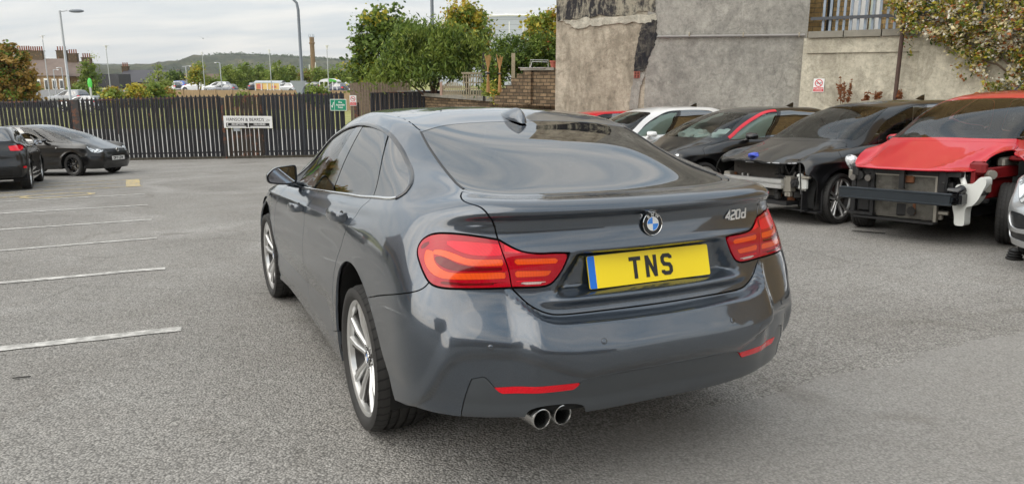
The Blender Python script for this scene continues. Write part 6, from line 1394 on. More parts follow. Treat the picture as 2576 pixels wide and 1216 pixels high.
# --- small black hatchback, nose to the right
def front_set(nose_v=(4.15, 5.35), paintmat=None, hl=None, grille=None, foglo=None, bump=True):
    cuts = [('bonnet', [(15.5, 6.93, 1), (11.2, 6.93), (10.3, 6.75, 1), (10.45, 6.2), (11.3, 5.95), (12.2, 5.75), (13.2, 5.45), (15.5, 5.40, 1)], paintmat, dict(centre=1))]
    if hl: cuts.append(('headlamp', hl, M_HL, {}))
    if grille: cuts.append(('grille', grille, M_GRILLE, dict(centre=1, off=-.012)))
    if foglo: cuts += [('fog_lamp_grille', foglo, M_GRILLE, dict(off=-.012))]
    return cuts
HL1 = [(10.9, 5.30), (11.4, 5.72), (12.1, 5.70), (12.9, 5.35), (13.35, 4.75), (13.25, 4.15), (12.6, 3.95), (11.8, 4.35)]
wk_hatch = ('hatchw', .312, .222, .205, 'twist', M_GLOSSB, M_GLOSSB)
hatch = dict(W=.86, wb=2.51, ro=.70, fo=.80, H=1.46, belt_r=1.02, belt_f=.93, cowl=2.10, zcowl=1.02, znose=.76, zfend=.90, ztail=1.0, tumble=.13, wr=.56, rb=-.48, zrb=1.03, rt=-.25, wt=1.25, R=.312,
    wheel=wk_hatch, bpil=8.0, fquarter=9.42, flare=.016, steer=-.12,
    cuts=front_set(paintmat=P_BLACKD, hl=HL1, grille=[(15.5, 4.85, 1), (13.6, 4.85, 1), (13.8, 4.2), (14.1, 3.75), (15.5, 3.7, 1)], foglo=[(11.8, 3.05), (12.8, 3.05), (13.0, 2.6), (12.9, 2.3), (12.0, 2.35)]) +
    [('air_intake', [(15.5, 2.7, 1), (13.6, 2.65), (13.3, 2.1), (13.7, 1.7), (15.5, 1.65, 1)], M_GRILLE, dict(centre=1, off=-.012)), ('tail_lamp', [(2.9, 5.9), (3.9, 6.0), (4.2, 5.5), (4.0, 4.9), (3.1, 4.9)], M_RED, {})], doors=[(7.45, 10.0)])
h = Vector((.985, -.17, 0)).normalized(); fc = Vector((-12.18, 21.80, 0)); ra = fc-h*2.51
HT = build_car(hatch, 'black hatchback parked side-on by the fence, nose to the right, black wheels', P_BLACKD, carM(ra.x, ra.y, math.atan2(-h.x, h.y)), det=.9)
def white_plate(root, y, z, txt, tilt=0, front=True, mat=None, sx=1, x=0):
    s = -1 if front else 1
    M = frame((x, y, z), (s, 0, 0), (0, math.sin(tilt)*s, math.cos(tilt))); b = MB(); b.prism(rounded_poly([(-.26, -.056), (.26, -.056), (.26, .056), (-.26, .056)], .008), -.004, .002, M); po = b.build('number_plate', mat or M_BPLATE, root)
    b = MB(); add_text(b, txt, .105, M @ Matrix.Translation((0, -.004, .003)), depth=.0008, bold=.0035, sx=.80, spacing=1.05); b.build('plate_lettering', M_GLOSSB, po); return po
white_plate(HT['root'], 2.51+.80+.006, .47, 'DP19 LZW')
def emblem(root, y, z, r, name='front_emblem'):
    b = MB(); M = frame((0, y, z), (-1, 0, 0), (0, 0, 1)); b.lathe([(r, 0), (r, .01), (r*.82, .012), (r*.8, .004), (0, .004)], 'Z', 24, M); stroke(b, [(-r*.7, r*.25), (0, r*.1), (-r*.1, -r*.1), (r*.7, -r*.25)], r*.2, .010, M); b.build(name, M_CHROME, root)
emblem(HT['root'], 2.51+.80-.005, .70, .055)
for sg in (-1, 1):
    b = MB(); b.tube([(sg*.855, 2.05, .80), (sg*.868, 2.05, .80)], .02, 8); b.build('side_repeater', M_WHITE, HT['root'])
# the bright lamp reflectors
for o in HT['headlamp']:
    sg = -1 if o.name == 'headlamp' else 1
# --- black hatchback seen from behind at the left edge
wk_city = ('cityw', .310, .215, .205, 'five2', M_RIMF, M_GLOSSB)
city = dict(W=.865, wb=2.589, ro=.62, fo=.86, H=1.45, belt_r=1.02, belt_f=.95, cowl=2.2, zcowl=1.02, znose=.74, zfend=.88, ztail=1.02, tumble=.17, wr=.53, rb=-.46, zrb=1.08, rt=-.20, wt=1.45, R=.31, rake=.10, haunch=.02,
    wheel=wk_city, bpil=7.9, quarter=6.3, flare=.022, doors=[(5.9, 7.43), (7.45, 10.0)],
    cuts=[('tail_lamp', [(1.9, 5.60, 1), (2.8, 5.78), (3.7, 5.92), (4.45, 5.80), (4.5, 5.2), (4.1, 4.7), (3.2, 4.40), (1.9, 4.45, 1)], M_REDB, {}), ('boot_lid', [(-.5, 7.05, 1), (2.6, 7.03), (2.75, 6.2), (2.45, 5.2), (2.3, 4.2), (2.0, 3.4), (-.5, 3.35, 1)], P_BLACK, dict(centre=1)),
          ('rear_diffuser', [(-.5, 1.9, 1), (2.4, 1.9), (2.8, 1.0), (2.9, .3, 1), (-.5, .3, 1)], M_BLACK, dict(centre=1, off=-.01)), ('reflector', [(3.15, 1.95), (3.95, 1.95), (3.9, 1.62), (3.2, 1.62)], M_REFLR, dict(off=.002))]+front_set(paintmat=P_BLACK, hl=HL1))
CT = build_car(city, 'black hatchback cut off by the left edge, seen from behind with its red tail lamp', P_BLACK, carM(-11.80, 16.72, math.atan2(.455, .89)), det=.9)
for o in CT['tail_lamp']:
    sg = -1 if o.name.endswith('lamp') or True else 1
for k in range(5):
    b = MB(); b.box((0, -.625, .36+.03*k), (1.15, .012, .008)); b.build('diffuser_slat', M_GLOSSB, CT['root'])
# --- black damaged car without its front bumper
wk_five = ('fivew', .318, .252, .225, 'five2', M_RIMF, M_RIMP)
seat = dict(W=.895, wb=2.65, ro=.95, fo=.86, H=1.54, belt_r=1.0, belt_f=.95, cowl=2.22, zcowl=1.03, znose=.80, zfend=.90, ztail=1.02, tumble=.14, wr=.57, rb=-.72, zrb=1.04, rt=-.38, wt=1.45, R=.318, hood=hood_seat,
    wheel=wk_five, bpil=7.95, flare=.020, steer=.20, doors=[(5.9, 7.43), (7.45, 10.0)], bare_front=False,
    cuts=[('front_opening', [(15.5, 5.30, 1), (13.4, 5.28), (12.5, 5.30), (11.75, 5.2), (11.55, 4.4, 1), (11.5, 3.6), (11.15, 3.3), (10.9, 2.6), (10.9, -.5, 1), (15.5, -.5, 1)], None, dict(open=1)),
          ('bonnet', [(15.5, 6.93, 1), (11.2, 6.93), (10.3, 6.75, 1), (10.45, 6.2), (11.1, 5.85), (11.9, 5.45), (12.5, 5.28), (15.5, 5.20, 1)], P_BLACKD, dict(centre=1))])
h2 = Vector((-.91, -.41, 0)).normalized(); ra = Vector((3.74, 10.02, 0))-h2*2.65
ST = build_car(seat, 'black car with a crumpled bonnet and no front bumper, bare aluminium crash beam showing', P_BLACKD, carM(ra.x, ra.y, math.atan2(-h2.x, h2.y)), det=1.15)
# --- black saloon with airbags, behind it
aud = dict(airbag=1, W=.91, wb=2.75, ro=.95, fo=.80, H=1.49, belt_r=1.0, belt_f=.95, cowl=2.30, zcowl=1.0, znose=.74, zfend=.86, ztail=1.02, tumble=.14, wr=.57, rb=-.68, zrb=1.06, rt=-.1, wt=1.55, R=.33,
    wheel=wk_five, bpil=7.95, flare=.012, doors=[(5.9, 7.43), (7.45, 10.0)], cuts=front_set(paintmat=P_BLACKD, hl=HL1))
AU = build_car(aud, 'black car with red tape round the driver window and white airbags inside', P_BLACKD, carM(5.15, 13.55, math.atan2(-h2.x, h2.y)), det=.9)
white = dict(aud, airbag=1, H=1.54, cuts=front_set(paintmat=P_WHITE, hl=HL1))
WH = build_car(white, 'white car half hidden behind the black car with airbags', P_WHITE, carM(4.0, 15.9, math.atan2(-h2.x, h2.y)), det=.7)
rd_ = dict(aud, airbag=0, H=1.50, W=.85, cuts=front_set(paintmat=P_REDROOF, hl=HL1))
RR = build_car(rd_, 'red car of which only the roof shows, farthest of the row by the wall', P_REDROOF, carM(3.0, 18.6, math.atan2(-h2.x, h2.y)), det=.7)
# --- red hatchback stripped of its front end
wk_steel = ('steelw', .318, .205, .205, 'plain', simple('steel_wheel_black', (.02, .02, .02), .5), M_BLACK)
foc = dict(W=.92, wb=2.64, ro=.82, fo=.80, H=1.60, belt_r=1.02, belt_f=.97, cowl=2.24, zcowl=1.06, znose=.80, zfend=.93, ztail=1.02, tumble=.15, wr=.60, rb=-.50, zrb=1.05, rt=-.30, wt=1.45, R=.318, hood=hood_ribs,
    wheel=wk_steel, bpil=8.0, flare=.014, steer=.32, doors=[(7.45, 10.0)], bare_front=1,
    cuts=[('front_opening', [(15.5, 5.10, 1), (13.3, 5.16, 1), (12.5, 5.62), (11.7, 6.05), (10.9, 6.42), (10.42, 6.62), (10.10, 6.5, 1), (9.98, 5.3), (9.93, 3.5), (9.75, 2.6), (9.6, -.5, 1), (15.5, -.5, 1)], None, dict(open=1)),
          ('bonnet', [(15.5, 6.93, 1), (11.2, 6.93), (10.45, 6.80, 1), (10.42, 6.62), (10.9, 6.42), (11.7, 6.05), (12.5, 5.62), (13.3, 5.14, 1), (15.5, 5.05, 1)], P_RED, dict(centre=1))])
h3 = Vector((-.84, -.545, 0)).normalized(); ra = Vector((4.75, 8.33, 0))-h3*2.64
FO = build_car(foc, 'red car stripped of bumper, wing and lamp, radiator and washer bottle exposed', P_RED, carM(ra.x, ra.y, math.atan2(-h3.x, h3.y)), det=1.1)
golf = dict(W=.90, wb=2.63, ro=.76, fo=.85, H=1.45, belt_r=1.0, belt_f=.93, cowl=2.2, zcowl=1.0, znose=.70, zfend=.86, ztail=1.0, tumble=.15, wr=.58, rb=-.5, zrb=1.03, rt=-.28, wt=1.45, R=.316,
    wheel=wk_five, bpil=8.0, doors=[(5.9, 7.43), (7.45, 10.0)], cuts=front_set(paintmat=P_SILVER, hl=HL1, foglo=[(11.9, 2.5), (12.9, 2.5), (13.1, 1.7), (12.9, 1.4), (12.1, 1.5)]) + [('air_intake', [(15.5, 2.7, 1), (13.7, 2.65), (13.5, 1.7), (15.5, 1.5, 1)], M_GRILLE, dict(centre=1, off=-.012)), ('splitter', [(11.2, .95), (12.5, 1.0), (15.5, 1.0, 1), (15.5, .45, 1), (12.4, .5), (11.3, .5)], M_BLACK, dict(centre=1, off=-.01))])
FR = FO['root']
def part(b, nm, mat, root): return b.build(nm, mat, root)
y0 = 2.64+.64
b = MB(); b.prism([(-.10, -.055), (-.10, .055), (-.06, .055), (-.06, .03), (-.03, .012), (-.03, -.012), (-.06, -.03), (-.06, -.055)], -.60, .62, Matrix.Translation((0, y0+.08, .50)) @ Matrix(((0, 0, 1, 0), (-1, 0, 0, 0), (0, 1, 0, 0), (0, 0, 0, 1))))
b.box((0, y0+.15, .50), (1.22, .012, .035)); b.box((0, y0+.165, .552), (1.23, .04, .026), bev=.008); b.box((0, y0+.165, .448), (1.23, .04, .026), bev=.008); b.box((.57, y0+.16, .50), (.05, .01, .05)); part(b, 'crash_beam', simple('painted_steel_dark', (.018, .024, .030), .35, var=.3, scale=9), FR)
M_FIN = NT('radiator_fins'); v = M_FIN.coord(); w_ = M_FIN.n('ShaderNodeTexWave'); w_.bands_direction = 'Z'; w_.inputs['Scale'].default_value = 38; w_.inputs['Distortion'].default_value = .6; M_FIN.l(v, w_.inputs[0]); M_FIN.set(base=M_FIN.mix(M_FIN.ramp(M_FIN.noise(v, 7, 5, .7), [(.42, 0), (.62, .75)]), M_FIN.mix(M_FIN.ramp(w_.outputs[1], [(.3, 0), (.6, 1)]), (.025, .023, .02), (.19, .18, .155)), (.035, .030, .024)), rough=.6, metal=.3); M_FIN = M_FIN.m
b = MB(); b.box((.02, y0-.09, .47), (.68, .03, .46)); part(b, 'radiator', M_FIN, FR)
b = MB(); b.box((.02, y0-.075, .71), (.72, .04, .03)); b.box((-.34, y0-.075, .47), (.03, .04, .50)); part(b, 'radiator_edge', simple('dirty_aluminium', (.32, .30, .26), .5, .6, .3), FR)
b = MB(); b.box((0, y0-.08, .735), (1.16, .07, .05)); b.box((.36, y0-.07, .50), (.04, .06, .52)); b.box((.58, y0-.06, .52), (.05, .06, .52)); b.box((-.40, y0-.08, .60), (.10, .10, .36), bev=.02); b.box((.47, y0-.05, .255), (.30, .09, .03)); b.box((.0, y0+.0, .66), (.055, .03, .20)); b.box((.08, y0-.02, .22), (.9, .10, .02)); part(b, 'slam_panel', simple('black_plastic', (.010, .010, .011), .5, var=.4), FR)
b = MB(); b.box((.48, y0-.10, .62), (.18, .12, .24), bev=.02); b.tube([(.50, y0-.06, .68), (.50, y0-.0, .68)], .05, 14); b.box((.47, y0-.12, .36), (.17, .12, .18), bev=.02); part(b, 'air_filter_box', M_BLACK, FR)
rr_ = np.random.default_rng(4)
b = MB(); b.box((-.1, 2.75, .62), (1.1, .55, .30)); b.box((-.50, 2.95, .66), (.22, .25, .22), bev=.03)
for i in range(16): p = Vector((rr_.uniform(-.62, .1), rr_.uniform(2.9, 3.15), rr_.uniform(.45, .68))); b.tube([p, p+Vector(rr_.normal(0, .05, 3)), p+Vector(rr_.normal(0, .07, 3))], .011, 6)
part(b, 'engine_bay', simple('engine_grime', (.016, .015, .014), .6, var=.6, scale=12), FR)
b = MB(); b.tube([(-.62, y0-.02, .60), (-.60, y0+.05, .57), (-.52, y0+.06, .58)], [.045, .05, .04], 12); b.box((-.60, y0-.02, .50), (.12, .20, .13), bev=.02); part(b, 'towing_bracket', M_GLOSSB, FR)
b = MB(); T = Matrix.Translation((0, y0-.10, 0)) @ Matrix(((1, 0, 0, 0), (0, 0, -1, 0), (0, 1, 0, 0), (0, 0, 0, 1)))
b.prism(rounded_poly([(-.54, .64), (-.70, .65), (-.77, .73), (-.82, .72), (-.83, .66), (-.76, .49), (-.71, .43), (-.655, .42), (-.645, .36), (-.65, .22), (-.55, .22), (-.545, .32), (-.52, .41), (-.52, .53)], .035, 5), -.06, .06, T); b.tube([(-.60, y0-.10, .62), (-.56, y0-.12, .70), (-.54, y0-.16, .77)], [.028, .026, .024], 12); part(b, 'washer_bottle', simple('translucent_white_plastic', (.66, .67, .64), .35, var=.08, sss=.0), FR)
b = MB(); b.box((-.70, 2.70, .74), (.05, .70, .12), bev=.01); b.box((-.64, 2.72, .62), (.04, .8, .28));  b.box((-.66, 3.06, .80), (.16, .10, .14), bev=.03); b.box((-.86, 2.36, .50), (.06, .10, .60), bev=.02); b.box((-.80, 2.42, .88), (.14, .40, .05), bev=.015); part(b, 'inner_wing', simple('red_primer_metal', (.20, .008, .010), .45, var=.5, scale=5), FR)
b = MB(); b.tube([(-.74, 3.02, .74), (-.80, 3.06, .74)], .045, 16); b.box((-.68, 2.50, .84), (.08, .34, .10), bev=.02); part(b, 'headlamp_bracket', simple('dirty_aluminium', (.32, .30, .26), .5, .6, .3), FR)
b = MB(); b.sphere((0, 0, 0), 1, 32, 20, M=Matrix.Translation((.715, 2.64+.36, .765)) @ Matrix.Rotation(-.62, 4, 'Z') @ Matrix.Rotation(.75, 4, 'X') @ Matrix.Diagonal((.06, .17, .08, 1))); hl_ = part(b, 'headlamp', M_HL, FR)
b = MB(); b.tube([(-.33, 3.23, 1.06), (-.30, 3.26, 1.06)], .01, 6)
for x_ in (-.28, .28): b = MB(); b.box((x_, 2.33, 1.035), (.045, .02, .012), bev=.004); part(b, 'washer_jet', M_BLACK, FR)
for x_, l_ in ((.20, .62), (-.42, .55)): b = MB(); b.tube([(x_, 2.36, 1.055), (x_-l_*.5, 2.33, 1.085), (x_-l_, 2.30, 1.10)], .009, 6); part(b, 'wiper', M_BLACK, FR)
b = MB(); b.tube([(.0, .95, 1.59), (.0, .90, 1.62), (0, .70, 1.73)], [.016, .01, .005], 8); part(b, 'roof_aerial', M_BLACK, FR)
def clutter(root, x0, x1, y0_, y1_, z0, z1, n, seed):
    rg = np.random.default_rng(seed); cols = [simple('engine_grime', (.016, .015, .014), .6, var=.6, scale=12), simple('grey_casting', (.14, .13, .12), .5, .4, .3), simple('black_plastic', (.010, .010, .011), .5, var=.4), simple('dirty_aluminium', (.32, .30, .26), .5, .6, .3), simple('rust', (.18, .07, .03), .85, 0, .5, 20)]
    for i in range(n):
        p = Vector((rg.uniform(x0, x1), rg.uniform(y0_, y1_), rg.uniform(z0, z1))); b = MB(); k = rg.random()
        if k < .45: b.box(tuple(p), tuple(rg.uniform(.03, .13, 3)), rz=rg.uniform(0, 3), bev=.008)
        elif k < .7: b.tube([p, p+Vector(rg.normal(0, .04, 3)), p+Vector(rg.normal(0, .06, 3))], rg.uniform(.006, .016), 7)
        else: b.lathe([(0, 0), (rg.uniform(.02, .05), 0), (rg.uniform(.02, .05), .06), (0, .06)], 'Y', 12, Matrix.Translation(p))
        b.build(['engine_part', 'hose', 'engine_part', 'bracket', 'bracket'][i % 5], cols[i % 5 if i % 5 != 3 or k < .6 else 2], root)
clutter(FO['root'], -.1, .62, 3.05, 3.26, .62, .74, 14, 13); clutter(FO['root'], -.62, .62, 3.02, 3.18, .28, .66, 44, 3)
clutter(FO['root'], -.80, -.35, 2.75, 3.2, .42, .70, 26, 4)
# bare nose of the damaged black car
SR = ST['root']; y0 = 2.65+.56
b = MB(); b.box((.02, y0+.05, .545), (1.08, .055, .055), bev=.006); b.box((.02, y0+.05, .475), (1.08, .055, .055), bev=.006); b.box((.02, y0+.03, .51), (1.08, .02, .12)); b.box((.1, y0+.05, .59), (.02, .02, .035)); b.box((.2, y0+.05, .59), (.02, .02, .035)); part(b, 'crash_beam', simple('bare_aluminium', (.66, .66, .65), .32, .75, .2, 14), SR)
for s_ in (-1, 1):
    b = MB(); b.box((s_*.56, y0-.03, .51), (.12, .10, .20), bev=.01); b.box((s_*.56, y0-.02, .385), (.09, .06, .07), bev=.01); b.tube([(s_*.56, y0+.012, .385), (s_*.56, y0+.02, .385)], .016, 10); part(b, 'beam_bracket', simple('dirty_aluminium', (.32, .30, .26), .5, .6, .3), SR)
b = MB(); b.box((.12, y0-.12, .54), (.86, .04, .42)); part(b, 'radiator', simple('dusty_radiator', (.055, .048, .042), .8, var=.4, scale=20), SR)
b = MB(); b.box((0, y0-.08, .77), (1.15, .05, .05)); b.box((-.35, y0-.07, .56), (.03, .03, .40), Matrix.Identity(4)); b.box((.0, 2.8, .45), (1.2, .5, .4)); b.box((0, y0-.1, .27), (1.2, .3, .05)); part(b, 'slam_panel', simple('black_plastic', (.010, .010, .011), .5, var=.4), SR)
b = MB()
for i in range(14): p = Vector((rr_.uniform(-.72, -.3), rr_.uniform(2.95, 3.12), rr_.uniform(.55, .78))); b.tube([p, p+Vector(rr_.normal(0, .08, 3)), p+Vector(rr_.normal(0, .12, 3))], .009, 6)
b.box((-.40, y0-.07, .70), (.05, .05, .14), bev=.01); part(b, 'wiring', simple('engine_grime', (.016, .015, .014), .6, var=.6, scale=12), SR)
b = MB(); b.box((-.735, y0-.08, .53), (.13, .09, .19), bev=.03); b.box((-.70, y0-.06, .62), (.08, .06, .05), bev=.015); part(b, 'white_housing', simple('translucent_white_plastic', (.66, .67, .64), .35, var=.08), SR)
b = MB(); b.tube([(-.665, y0-.03, .53), (-.665, y0+.015, .53)], [.052, .048], 20); part(b, 'horn', M_BLACK, SR)
b = MB(); T = Matrix.Translation((-.80, 0, 0)); b.box((-.80, y0-.26, .38), (.16, .03, .46), Matrix.Identity(4), bev=.01); b.box((-.73, y0-.16, .36), (.02, .2, .40), bev=.008); b.box((-.80, y0-.20, .17), (.20, .12, .03), bev=.01); b.box((-.60, y0-.1, .19), (.35, .06, .015)); part(b, 'wheel_arch_lining', simple('black_plastic', (.010, .010, .011), .5, var=.4), SR)
clutter(SR, -.80, -.30, 3.00, 3.20, .28, .68, 34, 7); clutter(SR, .2, .75, 3.0, 3.15, .3, .68, 16, 8)
b = MB()
for i in range(26):
    t_ = i/25; P_, N_ = ST['S'].ev([(11.95+3.0*t_, 5.34-.06*t_)]); p = Vector(P_[0])
    if rr_.random() < .65: b.box((p.x, p.y+.004, p.z-.006), (rr_.uniform(.02, .07), .008, rr_.uniform(.006, .014)), bev=.002)
part(b, 'scraped_edge', simple('bare_scratch', (.55, .56, .58), .5, .3), SR)
P_, N_ = ST['S'].ev([(13.9, 6.25)]); p = ST['root'].matrix_world @ Vector((P_[0][0]*-.0+.02, P_[0][1], P_[0][2]+.03)); me_ = bpy.data.meshes.new('blue_glove'); bm_ = bmesh.new(); bmesh.ops.create_icosphere(bm_, subdivisions=3, radius=.07)
for v_ in bm_.verts: v_.co *= 1+.45*pnoise(v_.co*22); v_.co.z *= .5
bm_.to_mesh(me_); bm_.free(); me_.polygons.foreach_set('use_smooth', [True]*len(me_.polygons)); tag(mkobj('glove', me_, simple('blue_nitrile', (.06, .10, .55), .4, var=.3, scale=20), None, p), 'crumpled blue rubber glove lying on the crumpled black bonnet', 'glove')
for r_, lab in ((AU, ''), ):
    tp = dense([(10.02, 7.25), (9.95, 7.9), (9.75, 8.45), (9.35, 8.78), (8.9, 8.86), (8.2, 8.90)], 6, closed=False); strip(r_['S'], tp, .055, .004, 'red_tape', simple('red_tape', (.62, .03, .05), .35, var=.2, scale=14, bump=.6, bscale=20), r_['root'], mirror_too=False)
    for i, (x_, y_, z_, q) in enumerate(((-.38, 1.95, 1.02, .20), (.30, 2.05, 1.00, .24), (.45, 1.75, 1.03, .16), (-.05, 2.15, .98, .15))):
        me_ = bpy.data.meshes.new('airbag'); bm_ = bmesh.new(); bmesh.ops.create_icosphere(bm_, subdivisions=4, radius=q)
        for v_ in bm_.verts: v_.co *= 1+.35*pnoise(v_.co*8+Vector((i, 0, 0))); v_.co.z *= .55
        bm_.to_mesh(me_); bm_.free(); me_.polygons.foreach_set('use_smooth', [True]*len(me_.polygons)); mkobj('airbag', me_, simple('airbag_white', (.72, .76, .78), .8), r_['root'], (x_, y_, z_))
for r_ in (AU, WH, ST):
    b = MB(); Hh = r_['root']; b.prism([(0, 0), (.20, 0), (.03, .07), (.0, .075)], -.012, .012, Matrix.Translation((0, .12, {id(AU): 1.475, id(WH): 1.525, id(ST): 1.525}[id(r_)])) @ Matrix(((0, 0, 1, 0), (1, 0, 0, 0), (0, 1, 0, 0), (0, 0, 0, 1)))); b.build('aerial_fin', M_GLOSSB, Hh)
h4 = h3; ra = Vector((5.40, 6.20, 0))-h4*2.63
GO = build_car(golf, 'silver car of which only the front corner enters at the right edge', P_SILVER, carM(ra.x, ra.y, math.atan2(-h4.x, h4.y)), det=.9)
# ------------------------------------------------------------ beyond the fence
def house(px0, px1, Y, z_e, z_r, depthvec, mat, roofm, label, chim, wins, name='house', zb=-2.0, skew=0, group=None):
    """front wall from px0 to px1 at depth Y, eaves at pixel row z_e, ridge at row z_r"""
    a, b_ = at(px0, z_e, Y), at(px1, z_e, Y+skew); root = empty(name, (a.x, a.y, zb), 0, label, 'house', group); o = Vector(root.location); L_ = Vector((b_.x-a.x, b_.y-a.y, 0)); D = Vector(depthvec); ez = a.z; rz_ = at(px0, z_r, Y+D.y/2).z
    A, B = Vector((a.x, a.y, zb)), Vector((b_.x, b_.y, zb)); up = Vector((0, 0, 1)); H_ = ez-zb; R_ = rz_-zb
    P = [A, B, B+D, A+D]; V = P+[p+up*H_ for p in P]+[A+D*.5+up*R_, B+D*.5+up*R_]; V = [v-o for v in V]
    me = meshdata('wall', V, [(0, 1, 5, 4), (1, 2, 6, 5), (2, 3, 7, 6), (3, 0, 4, 7), (5, 6, 9), (7, 4, 8)]); uv = me.uv_layers.new(name='UVMap')
    for p in me.polygons:
        for li in p.loop_indices: c = me.vertices[me.loops[li].vertex_index].co; uv.data[li].uv = ((c.x if abs(p.normal.y) > .5 else c.y), c.z)
    mkobj('wall', me, mat, root); ov = .25; e = L_.normalized()*ov; dd = D.normalized()*ov; s = up*(-.12)
    Q = [A+up*H_-e-dd+s, B+up*H_+e-dd+s, B+D*.5+up*(R_+.06)+e, A+D*.5+up*(R_+.06)-e, B+D+up*H_+e+dd+s, A+D+up*H_-e+dd+s]; T = [v-o for v in Q]+[v-o+up*.14 for v in Q]
    me = meshdata('roof', T, [(0, 1, 2, 3), (3, 2, 4, 5), (6, 9, 8, 7), (9, 11, 10, 8), (0, 6, 7, 1), (1, 7, 8, 2), (2, 8, 10, 4), (0, 3, 9, 6), (3, 5, 11, 9), (5, 4, 10, 11)]); ro = mkobj('roof', me, roofm, root)
    for (f, w, h, dp) in chim:
        c = A+L_*f+D*dp+up*(R_-.5)-o; b = MB(); b.box((c.x, c.y, c.z+h/2), (w, .9, h+.6)); b.box((c.x, c.y, c.z+h+.28), (w+.2, 1.1, .16)); co_ = b.build('chimney', mat if False else M_CHIM, ro); n = max(2, int(w/.42))
        for i in range(n): k = MB(); k.lathe([(.14, 0), (.12, .75), (.15, .8)], 'Z', 8, Matrix.Translation((c.x-w/2+.2+i*(w-.4)/max(1, n-1), c.y, c.z+h+.36))); k.build('chimney_pot', M_POT, co_)
    for (px, py, w, h) in wins:
        t_ = (px-px0)/(px1-px0); c = A+L_*t_; zz = at(px, py, Y+skew*t_).z; wd = w; b = MB(); b.box((c.x-o.x, c.y-o.y-.04, zz-zb), (wd, .12, h)); f_ = b.build('window_frame', M_SW, root); b = MB(); b.box((c.x-o.x, c.y-o.y-.12, zz-zb-.02), (wd*.66, .04, h*.72)); b.build('window_pane', M_PANE, f_)
    return root
M_CHIM = stone_mat('chimney_stone', (.30, .17, .09), (.20, .11, .06), (.12, .09, .06)); M_POT = simple('chimney_pot_clay', (.30, .10, .06), .8); M_PANE = simple('window_pane', (.03, .035, .04), .08, coat=.5)
M_TERR = stone_mat('terrace_stone', (.44, .29, .15), (.28, .18, .10), (.20, .15, .10), 1, .5, .2, .02); M_CREAMW = stone_mat('cream_stone', (.46, .36, .22), (.38, .30, .18), (.3, .25, .16), 1, .5, .2, .02)
M_SLATE = simple('slate_roof', (.155, .115, .095), .7, var=.3, scale=.8, bump=.6, bscale=6); M_SLATED = simple('dark_slate_roof', (.055, .055, .065), .65, var=.25, scale=.6); M_TILEB = simple('brown_tile_roof', (.14, .095, .075), .8, var=.25, scale=.6)
house(52, 164, 150, 190, 150, (-6, 10, 0), M_TERR, M_SLATE, 'brown stone terraced house with two wide chimney stacks at the far left', [(.12, 2.6, 2.0, .5), (.42, 2.6, 1.9, .5)], [(94, 215, .9, 2.4), (115, 213, .9, 2.4), (135, 213, .9, 2.2), (153, 212, .9, 2.0)], group='terraced stone houses')
house(166, 206, 158, 192, 157, (-4, 10, 0), M_TERR, M_SLATE, 'brown stone house stepping down to the right of the first terrace house', [(-.35, 2.0, 2.6, .5), (.35, 1.8, 2.0, .5), (1.2, 1.8, 1.2, .5)], [(199, 210, .8, 1.3)], group='terraced stone houses')
house(293, 430, 165, 207, 178, (0, 9, 0), M_CREAMW, M_SLATED, 'long low cream stone house with a dark slate roof', [(0.0, 1.3, 1.1, .5)], [(313, 218, 1.6, 1.2), (346, 217, 1.4, 1.0)], zb=-2.5)
house(430, 470, 168, 213, 188, (0, 9, 0), M_CREAMW, M_TILEB, 'low stone house with a brown tiled roof', [(.02, .9, .5, .5)], [], zb=-2.5)
house(472, 552, 185, 212, 188, (0, 9, 0), M_TERR, M_TILEB, 'low house with a brown roof behind the round yellowing tree', [(.9, 1.2, .3, .5)], [], zb=-2.5)
wall_low = MB(); a = at(271, 210, 160); wall_low.box((0, 0, 1.4), (7, 5, 2.8)); tag(wall_low.build('shed', M_SLATED, None, (a.x+.2, a.y, -.9)), 'flat-roofed dark outbuilding left of the cream house', 'shed')
# hills
def hill(name, prof, Y, depth, mat, zb=-40, jag=1.0, seed=1):
    rng = np.random.default_rng(seed); pts = []
    for (p, q) in zip(prof[:-1], prof[1:]):
        k = max(1, int(abs(q[0]-p[0])/5))
        for i in range(k): t_ = i/k; t_ = t_; pts.append((p[0]+(q[0]-p[0])*t_, p[1]+(q[1]-p[1])*t_))
    pts.append(prof[-1]); V = []; m = 9
    for i, (px, py) in enumerate(pts):
        top = at(px, py, Y); hz_ = top.z-zb
        for j in range(m):
            t_ = j/(m-1); V.append((top.x*(1-.22*(1-t_)), Y-depth*(1-t_)**1.0, zb+hz_*(t_**.9)+(rng.normal(0, 5*jag) if 0 < j < m-1 else rng.normal(0, .9*jag))))
        V.append((top.x*1.1, Y+depth*.5, zb))
    m += 1; F = [(i*m+j, (i+1)*m+j, (i+1)*m+j+1, i*m+j+1) for i in range(len(pts)-1) for j in range(m-1)]
    return tag(mkobj(name, meshdata(name, V, F, True), mat), kind='structure')
def hill_mat(name, cols, s=.006):
    t = NT(name); v = t.coord(scale=(1, 1, 2.2)); n = t.noise(v, s, 8, .7, .5); n2 = t.noise(v, s*7, 6, .7); c = t.ramp(n, [(.30, cols[0]), (.45, cols[1]), (.58, cols[2]), (.70, cols[3])]); c = t.mix(.9, c, t.ramp(n2, [(.35, .45), (.65, 1.4)]), 'MULTIPLY'); t.set(base=c, rough=1, spec=.1); return t.m
